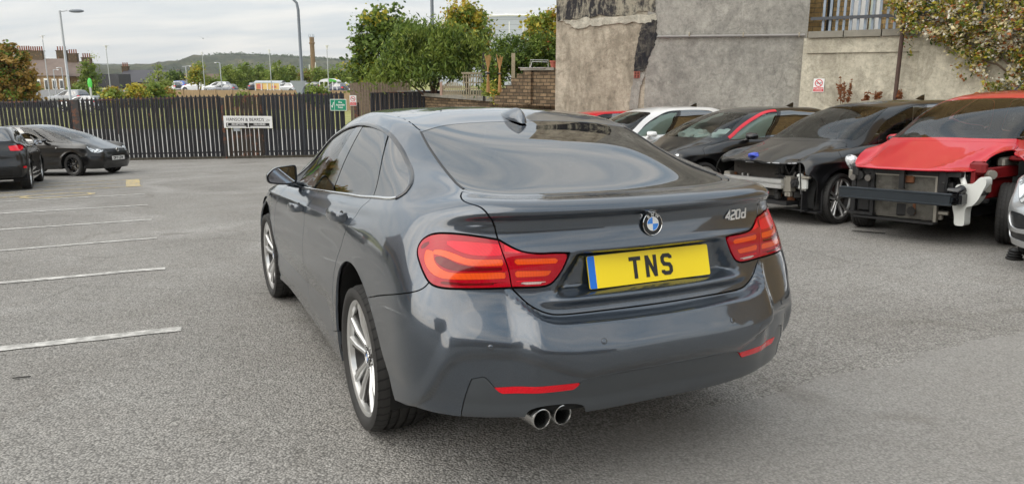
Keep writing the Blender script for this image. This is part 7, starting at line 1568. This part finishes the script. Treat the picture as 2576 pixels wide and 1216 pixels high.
hill('hill', [(-900, 166), (-300, 165), (0, 163), (200, 162), (250, 162), (360, 163), (430, 161), (468, 153), (508, 143), (545, 140), (578, 138), (620, 139.5), (676, 141), (745, 145), (804, 147), (853, 152), (892, 152), (980, 156), (1100, 160), (1300, 168), (1700, 180), (2600, 190), (3600, 195)], 2400, 1500, hill_mat('wooded_hillside', [(.020, .032, .018), (.045, .058, .026), (.085, .090, .042), (.150, .130, .070)]), zb=-60, seed=5)
hill('distant_hill', [(-1200, 160), (-200, 158), (100, 155.5), (190, 157), (260, 160), (450, 164), (900, 170)], 4600, 900, hill_mat('distant_moor', [(.06, .08, .08), (.08, .10, .09), (.10, .12, .10), (.13, .14, .11)], .002), zb=-80, jag=.5, seed=8)
rng = np.random.default_rng(77); P = []
for i in range(900): 
    px = rng.uniform(440, 900); base = np.interp(px, [440, 480, 540, 578, 676, 745, 853, 900], [159, 150, 140, 138, 141, 145, 152, 153]); c = at(px, base+.0+rng.exponential(.5), 2395); r = rng.uniform(3, 8); P += [np.array(c)+rng.normal(0, 1, 3)*r*np.array([1, 1, .45]) for _ in range(8)]
V, F, mi = leaf_soup(np.array(P), 4.5, .8, rng=rng); tag(np_mesh('hilltop_trees', V, F, mi, [LD]), kind='stuff')
# tall tower, white arched hall
c = at(787, 150, 430); s = 430/FPX; b = MB(); H_ = (228-101)*s; root = empty('chimney_tower', (c.x, c.y, at(787, 228, 430).z), 0, 'tall brown mill chimney with aerials on top', 'chimney')
b.lathe([(6.6*s, 0), (6.2*s, H_*.35), (5.6*s, H_*.80), (5.5*s, H_*.86), (7.2*s, H_*.885), (7.2*s, H_*.90), (5.6*s, H_*.91), (5.6*s, H_), (0, H_)], 'Z', 8); me = b.mesh('shaft'); mkobj('shaft', me, simple('mill_stone', (.20, .13, .07), .9, var=.3, scale=.4, bump=.5, bscale=2), root)
b = MB()
for q in (-6.5, -3, 2.5, 5.5): b.tube([(q*s, 0, H_-.3), (q*s, 0, H_+7*s)], .12, 5)
b.box((0, 0, H_+1.2*s), (16*s, .2, .15)); b.build('aerial', M_GALV, root)
for (x, z) in ((-7.2, .37), (7.2, .36), (8.0, .41)): b = MB(); b.box((x*s, -2, H_*z+2), (1.4*s, 1.4*s, 13*s)); b.build('antenna_panel', M_SW, root)
Yh = 240; sh = Yh/FPX; c = at(1310, 100, Yh); root = empty('arched_hall', (c.x, c.y, -3), 0, 'large white ribbed hall with a curved roof behind the garden trees', 'building'); prof = [(1100, 62), (1150, 52), (1197, 45), (1235, 40.5), (1276, 38.5), (1330, 39.5), (1398, 44), (1480, 52), (1600, 66)]
t = NT('white_cladding'); v = t.coord(); sp = t.n('ShaderNodeSeparateXYZ'); t.l(v, sp.inputs[0]); seam = t.math('LESS_THAN', t.math('FRACT', t.math('DIVIDE', sp.outputs[2], 1.55)), .07); t.set(base=t.mix(seam, t.mix(t.noise(v, .06, 3), (.40, .43, .48), (.48, .51, .56)), (.24, .26, .30)), rough=.6); M_CLAD = t.m
V = []; F = []
for (px, py) in prof: p = at(px, py, Yh)-Vector(root.location); V += [(p.x, 0, 0), (p.x, 0, p.z-.8), (p.x, .5, p.z), (p.x, 45, p.z)]
for i in range(len(prof)-1): F += [(i*4+j, i*4+4+j, i*4+5+j, i*4+1+j) for j in range(3)]
mkobj('cladding', meshdata('cladding', V, F), M_CLAD, root)
b = MB()
for q, r_ in zip(prof[:-1], prof[1:]): b.tube([at(q[0], q[1]-.2, Yh-.3)-Vector(root.location), at(r_[0], r_[1]-.2, Yh-.3)-Vector(root.location)], .35, 6)
b.build('roof_edge', M_SW, root)
for px in (1232, 1281, 1316, 1376): q = at(px, 60, Yh-.2)-Vector(root.location); b = MB(); b.box((q.x, 0, 8), (.25, .1, 2*(at(px, 42, Yh).z+3-8)*.9)); b.build('seam_post', M_SW, root)
# street lamps
M_POLE = simple('galvanised_pole', (.42, .44, .45), .45, .3, .1); M_POLED = simple('dark_pole', (.16, .18, .20), .45, .3, .15)
def lamp_white(px, py, pb, Y, lab, cap=True, w=1.0):
    a, b_ = at(px, py, Y), at(px+(pb-py)*.02*0, pb, Y); s = Y/FPX; root = empty('street_lamp', (a.x, a.y, farz(Y)), 0, lab, 'street lamp', 'white-headed car park lamps'); H_ = a.z-farz(Y)
    b = MB(); b.tube([(0, 0, 0), (0, 0, H_*.3), (0, 0, H_-7*s)], [1.5*s*w, 1.1*s*w, .9*s*w], 8); b.build('pole', M_POLE, root)
    b = MB(); b.lathe([(1.3*s, H_-8*s), (2.4*s, H_-1*s), (2.5*s, H_), (0, H_)], 'Z', 12); b.build('lamp_head', M_SW, root)
    if cap: b = MB(); b.lathe([(0, H_+.2*s), (6.2*s, H_+.2*s), (6.2*s, H_+1.2*s), (0, H_+1.6*s)], 'Z', 14); b.build('reflector_cap', M_SW, root)
for (px, py, Y, lab, cap, w) in ((106, 91, 52, 'white-headed lamp in front of the terraced houses', True, 1.1), (266, 116, 68, 'white-headed lamp right of the pointed green tree', True, 1), (508, 131, 85, 'white-headed lamp beside the round yellowing tree', False, .9), (677, 125, 80, 'white-headed lamp above the shelter with the advert', False, 1), (822, 116, 75, 'white-headed lamp above the green and white shelter', True, 1)): lamp_white(px, py, 225, Y, lab, cap, w)
a = at(150, 27, 40); root = empty('street_lamp', (a.x, a.y, farz(40)), 0, 'tall grey street lamp with a long flat head reaching right, far left', 'street lamp'); H_ = a.z-farz(40); s = 40/FPX
b = MB(); b.tube([(0, 0, 0), (0, 0, H_*.25), (0, 0, H_*.26), (0, 0, H_)], [.10, .10, .075, .055], 10); b.build('pole', M_POLE, root); b = MB(); b.tube([(0, 0, H_-.05), (.0+18*s, 0, H_)], .03, 8); b.build('arm', M_POLE, root)
b = MB(); b.sphere((40*s, 0, H_-.02), 1, 14, 8, sc=(19*s, .16, .09)); b.build('lamp_head', M_POLED, root)
a = at(752, 60, 36); root = empty('street_lamp', (a.x, a.y, farz(36)), 0, 'tall grey lamp post with a bent top rising out of the picture', 'street lamp'); H_ = at(744, 8, 36).z-farz(36)
b = MB(); b.tube([(0, 0, 0), (0, 0, 2.2), (0, 0, 2.25), (0, 0, H_-.3), (-.05, 0, H_), (-.35, 0, H_+.30), (-1.3, 0, H_+.42)], [.105, .105, .075, .065, .06, .05, .045], 10); b.build('pole', M_POLED, root); b = MB(); b.box((-1.6, 0, H_+.42), (.6, .2, .12), bev=.04); b.build('lamp_head', M_POLED, root)
a = at(1087, 30, 42); root = empty('street_lamp', (a.x, a.y, -2.0), 0, 'grey lamp column rising behind the garden trees', 'street lamp'); b = MB(); b.tube([(0, 0, 0), (0, 0, 7.5), (0, 0, 9.5)], [.11, .09, .08], 10); b.build('pole', M_POLED, root); b = MB(); b.box((-.4, 0, 9.55), (.9, .2, .12), bev=.04); b.build('lamp_head', M_POLED, root)
a = at(1232, 48, 60); root = empty('street_lamp', (a.x, a.y, -2.0), 0, 'lamp with its head reaching left in front of the white hall', 'street lamp'); H_ = a.z+2; s = 60/FPX; b = MB(); b.tube([(0, 0, 0), (0, 0, H_)], .06, 8); b.tube([(0, 0, H_), (-8*s, 0, H_+.05)], .03, 6); b.build('pole', M_POLE, root); b = MB(); b.sphere((-16*s, 0, H_-.06), 1, 12, 6, sc=(11*s, .15, .12)); b.build('lamp_head', M_POLED, root)
for (px, py, Y, d_, lab) in ((134, 176, 110, 1, 'white hooked pole left of its taller neighbour by the houses'), (155, 171, 112, -1, 'taller white hooked pole in front of the houses'), (467, 167, 120, 1, 'pole with two arms left of the round tree'), (553, 158, 100, -1, 'small hooked lamp left of the conifers')):
    a = at(px, py, Y); s = Y/FPX; root = empty('street_lamp', (a.x, a.y, farz(Y)), 0, lab, 'street lamp'); H_ = a.z-farz(Y); b = MB(); b.tube([(0, 0, 0), (0, 0, H_)], 1.1*s, 6); b.tube([(0, 0, H_), (d_*9*s, 0, H_+1*s)], .8*s, 6)
    if 'two' in lab: b.tube([(0, 0, H_), (-9*s, 0, H_-1*s)], .8*s, 6)
    b.build('pole', M_POLE, root)
    b = MB(); b.box((d_*11*s, 0, H_), (5*s, 2*s, 2*s), bev=.5*s); b.build('lamp_head', M_SW, root)
# trees beyond
TG = 'trees beyond the fence'
def far_tree(px, pt, pbm, hw, Y, mats, label, n=3200, seed=1, nm='tree', split=(.35, .4, .25), shape='round', leaf=None):
    base = gbase(px, Y, farz(Y)); h = pbm-pt; rng = np.random.default_rng(seed)
    if shape == 'cone': L_ = [(px+rng.normal(0, hw*.08), pt+h*(.10+.85*t_), hw*(.18+.80*t_), h*.13) for t_ in np.linspace(0, 1, 7)]
    else: L_ = [(px, pt+h*.55, hw*.8, h*.42), (px-hw*.4, pt+h*.5, hw*.5, h*.35), (px+hw*.4, pt+h*.55, hw*.5, h*.35), (px+rng.normal(0, 3), pt+h*.25, hw*.4, h*.22), (px-hw*.5, pt+h*.8, hw*.5, h*.2), (px+hw*.5, pt+h*.8, hw*.5, h*.2)]
    return tree(nm, base, blobs_px(base, Y, L_, .9), n, leaf or Y/FPX*3.6, mats, label, clump=Y/FPX*5.5, group=TG, seed=seed, split=split, shell=.35, trunk_r=Y/FPX*2, aspect=.7)
far_tree(30, 106, 262, 62, 62, [LB, LG, LB, LO], 'big bronze-leaved tree at the left edge', 17000, 2, 'beech_tree', (.5, .22, .18), leaf=.22); 
far_tree(224, 130, 240, 34, 95, [LG, LM, LL], 'pointed bright green tree right of the terraced houses', 6000, 3, shape='cone')
far_tree(398, 150, 224, 32, 100, [LM, LL, LG], 'thin pointed light green tree in front of the cream house', 2600, 4, shape='cone')
far_tree(496, 158, 210, 22, 95, [LY, LM, LY], 'round yellowing tree beside a lamp', 3000, 6); far_tree(442, 178, 205, 20, 130, [LD, LG], 'low dark bush left of the round yellowing tree', 1400, 7, 'bush')
for i, (px, pt, hw, lab) in enumerate(((575, 158, 20, 'first dense green tree right of the small hooked lamp'), (612, 152, 26, 'second dense green tree of the row behind the car park'), (652, 156, 22, 'dense green tree just left of the shelter lamp'), (700, 151, 26, 'dense green tree right of the shelter lamp'), (728, 160, 18, 'narrow dense tree left of the tall bent lamp post'), (770, 172, 24, 'thinner brownish tree right of the tall bent lamp post'), (805, 168, 20, 'green tree right of the mill chimney'), (845, 165, 20, 'green tree behind the green and white shelter'), (880, 176, 26, 'low green tree touching the maple on the left'), (592, 172, 20, 'lower tree between the first two of the row'), (675, 172, 22, 'lower tree behind the shelter with the advert'))): far_tree(px, pt, 222, hw, 128+(i % 3)*4, [LG, LM, LL] if i != 5 else [LM, LB, LL], lab, 3600, 20+i, 'tree', (.4, .36, .24))
far_tree(540, 197, 216, 26, 110, [LG, LM], 'low bush by the far parked cars', 1500, 41, 'bush')
for i, (px, pt, hw, lab, mm) in enumerate(((285, 218, 30, 'yellow-green bramble behind the gate, left part', [LM, LY, LB]), (335, 210, 38, 'autumn-tinted bramble behind the gate, middle', [LM, LY, LB]), (385, 208, 34, 'tall bramble behind the gate below the pointed tree', [LM, LG, LY]), (415, 215, 24, 'bramble at the left end of the wooden fence', [LM, LB, LL]), (195, 214, 36, 'clipped green hedge below the pointed green tree', [LM, LG]), (795, 214, 42, 'sprawling green weed in front of the wooden fence', [LG, LM, LL]), (612, 236, 16, 'small green weed against the wooden fence', [LG, LM]))): far_tree(px, pt, 262, hw, (48, 50, 52, 56, 88, 60, 60)[i], mm, lab, 3200, 60+i, 'bush', (.4, .3, .3), leaf=.16 if i < 4 or i > 4 else .3)
# wooden panel fence
a, b_ = at(420, 230, 80), at(1000, 240, 76); board_fence((a.x, a.y, 0), (b_.x, b_.y, 0), 1.95, 'long light brown panel fence with posts in front of the far car park', lambda x, y: -1.88, bw=.15, pale=simple('light_boards', (.34, .24, .145), .85, var=.3, scale=2), posts=1.83, gap=.01)
# shelters
def shelter(px0, px1, py, pb, Y, label, green=False):
    a, b_ = at(px0, pb, Y), at(px1, pb, Y); w = b_.x-a.x; h = at(px0, py, Y).z-a.z; root = empty('shelter', (a.x, a.y, a.z), 0, label, 'shelter'); b = MB(); n = 12; V = []; F = []
    for i in range(n+1): q = PI*i/n; V += [(w/2-w/2*1.05*math.cos(q), 0, h*.72+h*.28*math.sin(q)), (w/2-w/2*1.05*math.cos(q), 2.2, h*.72+h*.28*math.sin(q))] if green else [(-.2, 0+2.2*i/n, h*.78+h*.22*math.sin(q)), (w+.2, 2.2*i/n, h*.78+h*.22*math.sin(q))]
    b.add(V, [(2*i, 2*i+1, 2*i+3, 2*i+2) for i in range(n)]); o = b.build('roof', M_SW if green else simple('clear_roof', (.42, .45, .46), .3, var=.1), root)
    if green: b = MB(); V2 = [(w/2-w/2*1.05*math.cos(PI*i/n), -.03, h*.72+h*.28*math.sin(PI*i/n)) for i in range(n//2, n+1)]; b.add(V2+[(w/2, -.03, h*.72)], [tuple(range(len(V2)+1))]); b.build('green_fascia', simple('fascia_green', (.08, .42, .05), .5), root); b = MB(); V2 = [(w/2-w/2*1.05*math.cos(PI*i/n), -.03, h*.72+h*.28*math.sin(PI*i/n)) for i in range(0, n//2+1)]; b.add(V2+[(w/2, -.03, h*.72)], [tuple(range(len(V2)+1))]); b.build('white_fascia', M_SW, root)
    for i in range(5): b = MB(); b.box((w*i/4, 0, h*.36), (.10, .1, h*.72)); b.build('upright', M_SW, root)
    if not green: b = MB(); b.box((w/2, .05, h*.42), (w*.97, .05, h*.62)); b.build('advert_panel', simple('advert_yellow', (.78, .55, .20), .5, var=.05), root); b = MB(); b.box((w*.18, .01, h*.42), (w*.24, .03, h*.5)); b.box((w*.76, .01, h*.38), (w*.20, .03, h*.22)); b.build('advert_print', simple('advert_red', (.62, .18, .12), .5), root)
    return root
shelter(643, 704, 203, 228, 92, 'glass-roofed shelter with a yellow and red advert on its side'); shelter(805, 848, 198, 226, 95, 'small rounded shelter, half white and half green', True)
a = at(226, 210, 60); root = empty('sign', (a.x, a.y, farz(60)), 0, 'green oval sign on a short grey post by the grass', 'sign'); H_ = a.z-farz(60); b = MB(); b.box((0, 0, H_*.45), (.14, .08, H_*.9)); b.build('post', M_POLE, root); b = MB(); b.sphere((0, 0, H_), 1, 14, 8, sc=(.19, .05, .42)); b.build('panel', simple('lime_green', (.08, .55, .08), .4), root)
a = at(754, 216, 34); root = empty('road_sign', (a.x, a.y+.12-.3, a.z), 0, 'back of a grey triangular road sign on the tall lamp post', 'sign'); b = MB(); b.prism(rounded_poly([(-.38, .22), (.38, .22), (0, -.42)], .05), -.01, .01, SGN); b.build('panel', simple('sign_back_grey', (.30, .33, .33), .5), root)
# cars in the far car park
mini = dict(city, wheel=wk_city)
def far_car(px, Y, rz, paint, label, spec=None, dz=0, det=.42):
    a = at(px, 215, Y); R_ = build_car(spec or mini, label, paint, Matrix.Translation((a.x, a.y, farz(Y)+.02+dz)) @ Matrix.Rotation(rz, 4, 'Z'), group='cars beyond the fence', det=det); return R_
suv = dict(city, H=1.68, W=.92, wb=2.7, belt_r=1.15, belt_f=1.08, znose=.92, zfend=1.05, zcowl=1.15, ztail=1.15, zrb=1.2)
PB = car_paint('blue_paint', (.02, .10, .42), 0, .35); PG = car_paint('grey_paint', (.16, .17, .19), .5, .35); PD = car_paint('dark_blue_paint', (.012, .02, .05), .2, .35)
PROT = far_car(570, 108, 1.45, P_SILVER, 'silver estate with red tail lamps in the far car park, left of the conifers', suv, .15)
for (px, Y, rz, pt_, lab, sp_, dz) in ((443, 112, 1.2, P_WHITE, 'white car behind the left end of the wooden fence', suv, .1), (463, 118, 1.7, PB, 'blue car beside the white one at the left end of the wooden fence', suv, .2), (515, 112, 1.5, P_WHITE, 'white car below the round yellowing tree', None, .35), (535, 116, 1.8, PD, 'dark blue car just left of the silver estate', suv, .0), (585, 104, 1.5, PG, 'grey car in front of the silver estate', None, .1), (638, 112, .4, PD, 'dark car at the left end of the advert shelter', None, .25), (716, 110, 1.5, PG, 'grey car right of the advert shelter', suv, 0), (738, 106, 1.4, P_SILVER, 'silver car left of the tall bent lamp post', None, .25), (770, 110, .3, PD, 'dark car right of the tall bent lamp post', suv, 0), (792, 114, .2, PG, 'grey car left of the green and white shelter', None, .3), (862, 108, 1.2, PD, 'dark car right of the green and white shelter', suv, .0), (878, 112, .2, P_WHITE, 'white car half hidden by the maple', suv, .1)):
    far_car(px, Y, rz, pt_, lab, sp_, dz)
a = at(203, 236, 75); build_car(suv, 'dark grey car just behind the gate at the left', PG, Matrix.Translation((a.x, a.y, farz(75)+.05)) @ Matrix.Rotation(1.35, 4, 'Z'), group='cars beyond the fence', det=.5)
a = at(216, 240, 70); build_car(city, 'pale silver car nearest behind the gate at the left', P_SILVER, Matrix.Translation((a.x+.8, a.y, farz(70)-.05)) @ Matrix.Rotation(1.45, 4, 'Z'), group='cars beyond the fence', det=.5)
# bits of the garden
M_WOODL = simple('old_garden_wood', (.34, .29, .20), .85, var=.3, scale=12); M_BAMB = simple('bamboo', (.42, .24, .09), .6, var=.2)
GP = lambda px, py, Y: at(px, py, Y)
a, c = GP(1113, 240, 25.6), GP(1161, 243, 25.2); w = c.x-a.x; root = empty('garden_gate', a, 0, 'small old wooden gate with an arched picket top above the retaining wall', 'gate'); hh = (GP(1113, 206, 25.6).z-a.z); b = MB()
for i in range(11): t_ = (i+.5)/11; h_ = hh*(.74+.26*math.sin(PI*t_)); b.box((w*t_, 0, h_/2), (w/17, .02, h_))
b.build('pickets', M_WOODL, root)
for z in (.18, .62): b = MB(); b.box((w/2, .025, hh*z), (w, .03, .07)); b.build('rail', M_WOODL, root)
b = MB(); b.box((-.04, 0, hh*.5), (.08, .07, hh)); b.build('post', simple('pink_wood', (.42, .28, .22), .8), root)
a, c = GP(1163, 247, 24.8), GP(1212, 250, 24.4); w = c.x-a.x; hh = GP(1163, 184, 24.8).z-a.z; root = empty('trellis', a, 0, 'tall pale wooden trellis between the small gate and the shrubs', 'trellis'); b = MB()
for i in range(8): b.box((w*(i+.5)/8+RNG.normal(0, .01), 0, hh*.5), (.035, .025, hh*RNG.uniform(.93, 1.03)))
for z in (.12, .38, .62, .85, .97): b.box((w/2, .02, hh*z), (w, .02, .04))
b.build('lattice', M_WOODL, root)
b = MB(); b.box((w*.5, -.02, hh*1.0), (w*1.05, .05, .06)); b.build('top_rail', M_WOODL, root)
for k, (px, Y, lab) in enumerate(((1228, 22.9, 'bundle of bamboo canes left of the other bundle'), (1257, 22.7, 'bundle of bamboo canes by the stepped wall'))):
    a = GP(px, 232, Y); root = empty('bamboo_canes', a, 0, lab, 'canes', 'bundles of bamboo canes'); H_ = GP(px, 136+k*3, Y).z-a.z; b = MB()
    for i in range(6): q = (i-2.5)*.028; b.tube([(q*.7, RNG.normal(0, .01), 0), (q*.15, RNG.normal(0, .01), H_*.6), (q*1.3, 0, H_*RNG.uniform(.9, 1.03))], .011, 6)
    b.build('canes', M_BAMB, root); b = MB(); b.tube([(-.05, 0, H_*.5), (.05, 0, H_*.5)], .03, 8); b.build('tie', M_BLACK, root)
b_ = gbase(1245, 23.6, 0.55); tree('shrub', b_, blobs_px(b_, 23.6, [(1240, 228, 22, 20), (1258, 215, 8, 18), (1226, 215, 8, 18), (1250, 240, 16, 12)], .8), 1500, .07, [LM, LY, LL, LO], 'loose yellow-green climber round the bamboo canes', cat='shrub', clump=.10, aspect=.5, seed=90, split=(.4, .25, .2), trunk_r=.02, shell=.3)
a = GP(1218, 250, 24.5); root = empty('garden_post', a, 0, 'dark wooden post between the trellis and the canes', 'post'); b = MB(); b.box((0, 0, .7), (.09, .09, 1.5)); b.build('post_shaft', simple('dark_wood', (.05, .045, .04), .9), root)
a = GP(1291, 222, 23.0); root = empty('garden_post', a, 0, 'pale wooden post standing behind the stepped wall', 'post'); b = MB(); b.box((0, .1, .45), (.11, .09, 1.15)); b.build('post_shaft', M_WOODL, root)
a = GP(1355, 172, 21.9); root = empty('metal_rack', a, 0, 'white bent metal rack standing on the garden wall', 'rack'); s = 21.9/FPX; b = MB(); b.tube([(0*s-22*s, 0, 0), (-20*s, 0, 20*s), (24*s, 0, 19*s), (24*s, 0, 0)], .013, 8); b.tube([(-20*s, .2, 0), (-16*s, .2, 16*s), (22*s, .2, 15*s), (24*s, .2, 0)], .013, 8); b.build('hoops', M_STEEL, root); b = MB()
for i in range(6): b.tube([(-24*s+i*9*s, -.15, .01), (-18*s+i*8*s, .3, .03)], .008, 6)
b.tube([(-50*s, -.1, .01), (24*s, -.1, .01)], .01, 6); b.build('base_bars', M_STEEL, root)
a = GP(1393, 172, 21.7); b = MB(); b.lathe([(0, 0), (.075, 0), (.105, .17), (.12, .17), (.12, .21), (.10, .21), (.09, .19), (0, .18)], 'Z', 16); tag(b.build('plant_pot', simple('terracotta', (.36, .10, .07), .8), None, a), 'terracotta plant pot on the garden wall against the gable', 'pot')
# reflected surroundings: stone house to the left, terrace behind the camera
def back_building(x0, x1, y, H_, dep, label, ridge=2.4, yaw=0, cx=0, cy=0, band=False, wins=True):
    root = empty('stone_house', (cx, cy, gz(cx, cy)-.3), yaw, label, 'house'); V = [(x0, 0, 0), (x1, 0, 0), (x1, -dep, 0), (x0, -dep, 0), (x0, 0, H_), (x1, 0, H_), (x1, -dep, H_), (x0, -dep, H_), (x0, -dep/2, H_+ridge), (x1, -dep/2, H_+ridge)]
    me = meshdata('wall', V, [(1, 0, 4, 5), (2, 1, 5, 6), (3, 2, 6, 7), (0, 3, 7, 4), (5, 9, 6), (4, 7, 8)]); uv = me.uv_layers.new(name='UVMap')
    for p in me.polygons:
        for li in p.loop_indices: c = me.vertices[me.loops[li].vertex_index].co; uv.data[li].uv = ((c.x if abs(p.normal.y) > .5 else c.y), c.z)
    mkobj('wall', me, M_BUFF, root); V = [(x0-.3, .3, H_-.1), (x1+.3, .3, H_-.1), (x1+.3, -dep/2, H_+ridge+.1), (x0-.3, -dep/2, H_+ridge+.1), (x0-.3, -dep-.3, H_-.1), (x1+.3, -dep-.3, H_-.1)]; mkobj('roof', meshdata('roof', V, [(0, 1, 2, 3), (3, 2, 5, 4)]), M_SLATE, root)
    for i in range(int((x1-x0)/3.2) if wins else 0):
        x = x0+1.6+i*3.2
        for z in (1.9, 4.6):
            if z+1 > H_: continue
            b = MB(); b.box((x, .03, z), (1.3, .10, 1.4)); f_ = b.build('window_frame', M_SW, root); b = MB(); b.box((x, .09, z), (1.1, .03, 1.2)); b.build('window_pane', M_PANE, f_)
    if band: b = MB(); b.box(((x0+x1)/2, .06, 1.2), (x1-x0, .05, 2.4)); b.build('rendered_base', M_RC, root)
    return root
LB_ = back_building(-7, 8, 0, 3.7, 8, 'buff stone building with a rainbow banner left of the black hatchbacks', 2.8, -PI/2, -15.2, 8.5, True)
for i_, c_ in enumerate(((.55, .02, .03), (.80, .25, .02), (.80, .65, .03), (.03, .35, .08), (.03, .12, .55), (.25, .04, .40))):
    b = MB(); b.box((.5, .14, 2.62-.075*i_), (14, .03, .075)); b.build('rainbow_banner_stripe', simple('banner_%d' % i_, c_, .7), LB_)
back_building(-26, 30, 0, 5.2, 9, 'long buff stone terrace facing the back of the grey car', 3.0, 0, 2, -24)
back_building(3.5, 14, 0, 8, 8, 'tall plain stone building beyond the silver car', 2.5, PI/2, 13.5, -3.0, wins=False)
a = at(511, 97, 70); s = 70/FPX; b = MB(); b.sphere((0, 0, 0), 1, 10, 6, sc=(.06, .20, .05))
for g in (-1, 1): b.add([(0, .06, .02), (0, -.06, .02), (g*.28, -.02, .16), (g*.28, .07, .16), (g*.62, -.10, .05), (g*.30, .0, .15)], [(0, 1, 2, 3), (3, 2, 4)])
tag(b.build('gull', simple('gull_grey', (.30, .31, .32), .7), None, a, .5), 'small gull gliding in the sky above the hill', 'bird')
# loose things on the tarmac
p = onground(2551, 652); root = empty('rubber_boot', p, 0, 'black ribbed rubber boot lying on the ground under the silver car', 'car part'); b = MB(); b.lathe([(.0, 0), (.07, 0), (.075, .015), (.058, .025), (.07, .04), (.054, .05), (.064, .065), (.05, .075), (.058, .09), (.04, .10), (.03, .11), (0, .11)], 'Z', 20); b.build('bellows', simple('black_rubber', (.014, .014, .014), .55), root)
for i, (px, py, l_, r_) in enumerate(((55, 952, .09, .3), (180, 1100-1010+770, .0, 0), (735, 792, .0, 0), (945, 600, 0, 0), (2185, 585, .35, -.5))):
    if l_ == 0: continue
    p = onground(px, py); b = MB(); b.box((0, 0, .006), (l_, l_*.10, .006), bev=.002); tag(b.build('twig', simple('dark_debris', (.03, .028, .026), .9), None, (p.x, p.y, gz(p.x, p.y)+.004), r_), ['dark curled strip lying on the asphalt at the left edge', '', '', '', 'thin dark stick on the ground beside the black car wheel'][i], 'debris')
rng = np.random.default_rng(5); b = MB()
hzm = bpy.data.materials.new('haze_air'); hzm.use_nodes = True; ht_ = hzm.node_tree; ht_.nodes.clear(); ho = ht_.nodes.new('ShaderNodeOutputMaterial'); hv = ht_.nodes.new('ShaderNodeVolumePrincipled'); hv.inputs['Density'].default_value = .00011; hv.inputs['Color'].default_value = (.92, .94, .97, 1); hv.inputs['Anisotropy'].default_value = .3
ht_.links.new(hv.outputs[0], ho.inputs['Volume'])
b = MB(); b.box((0, 2400, 205), (12000, 5600, 650)); hz_o = b.build('haze', hzm); tag(hz_o, kind='stuff')
build_main()
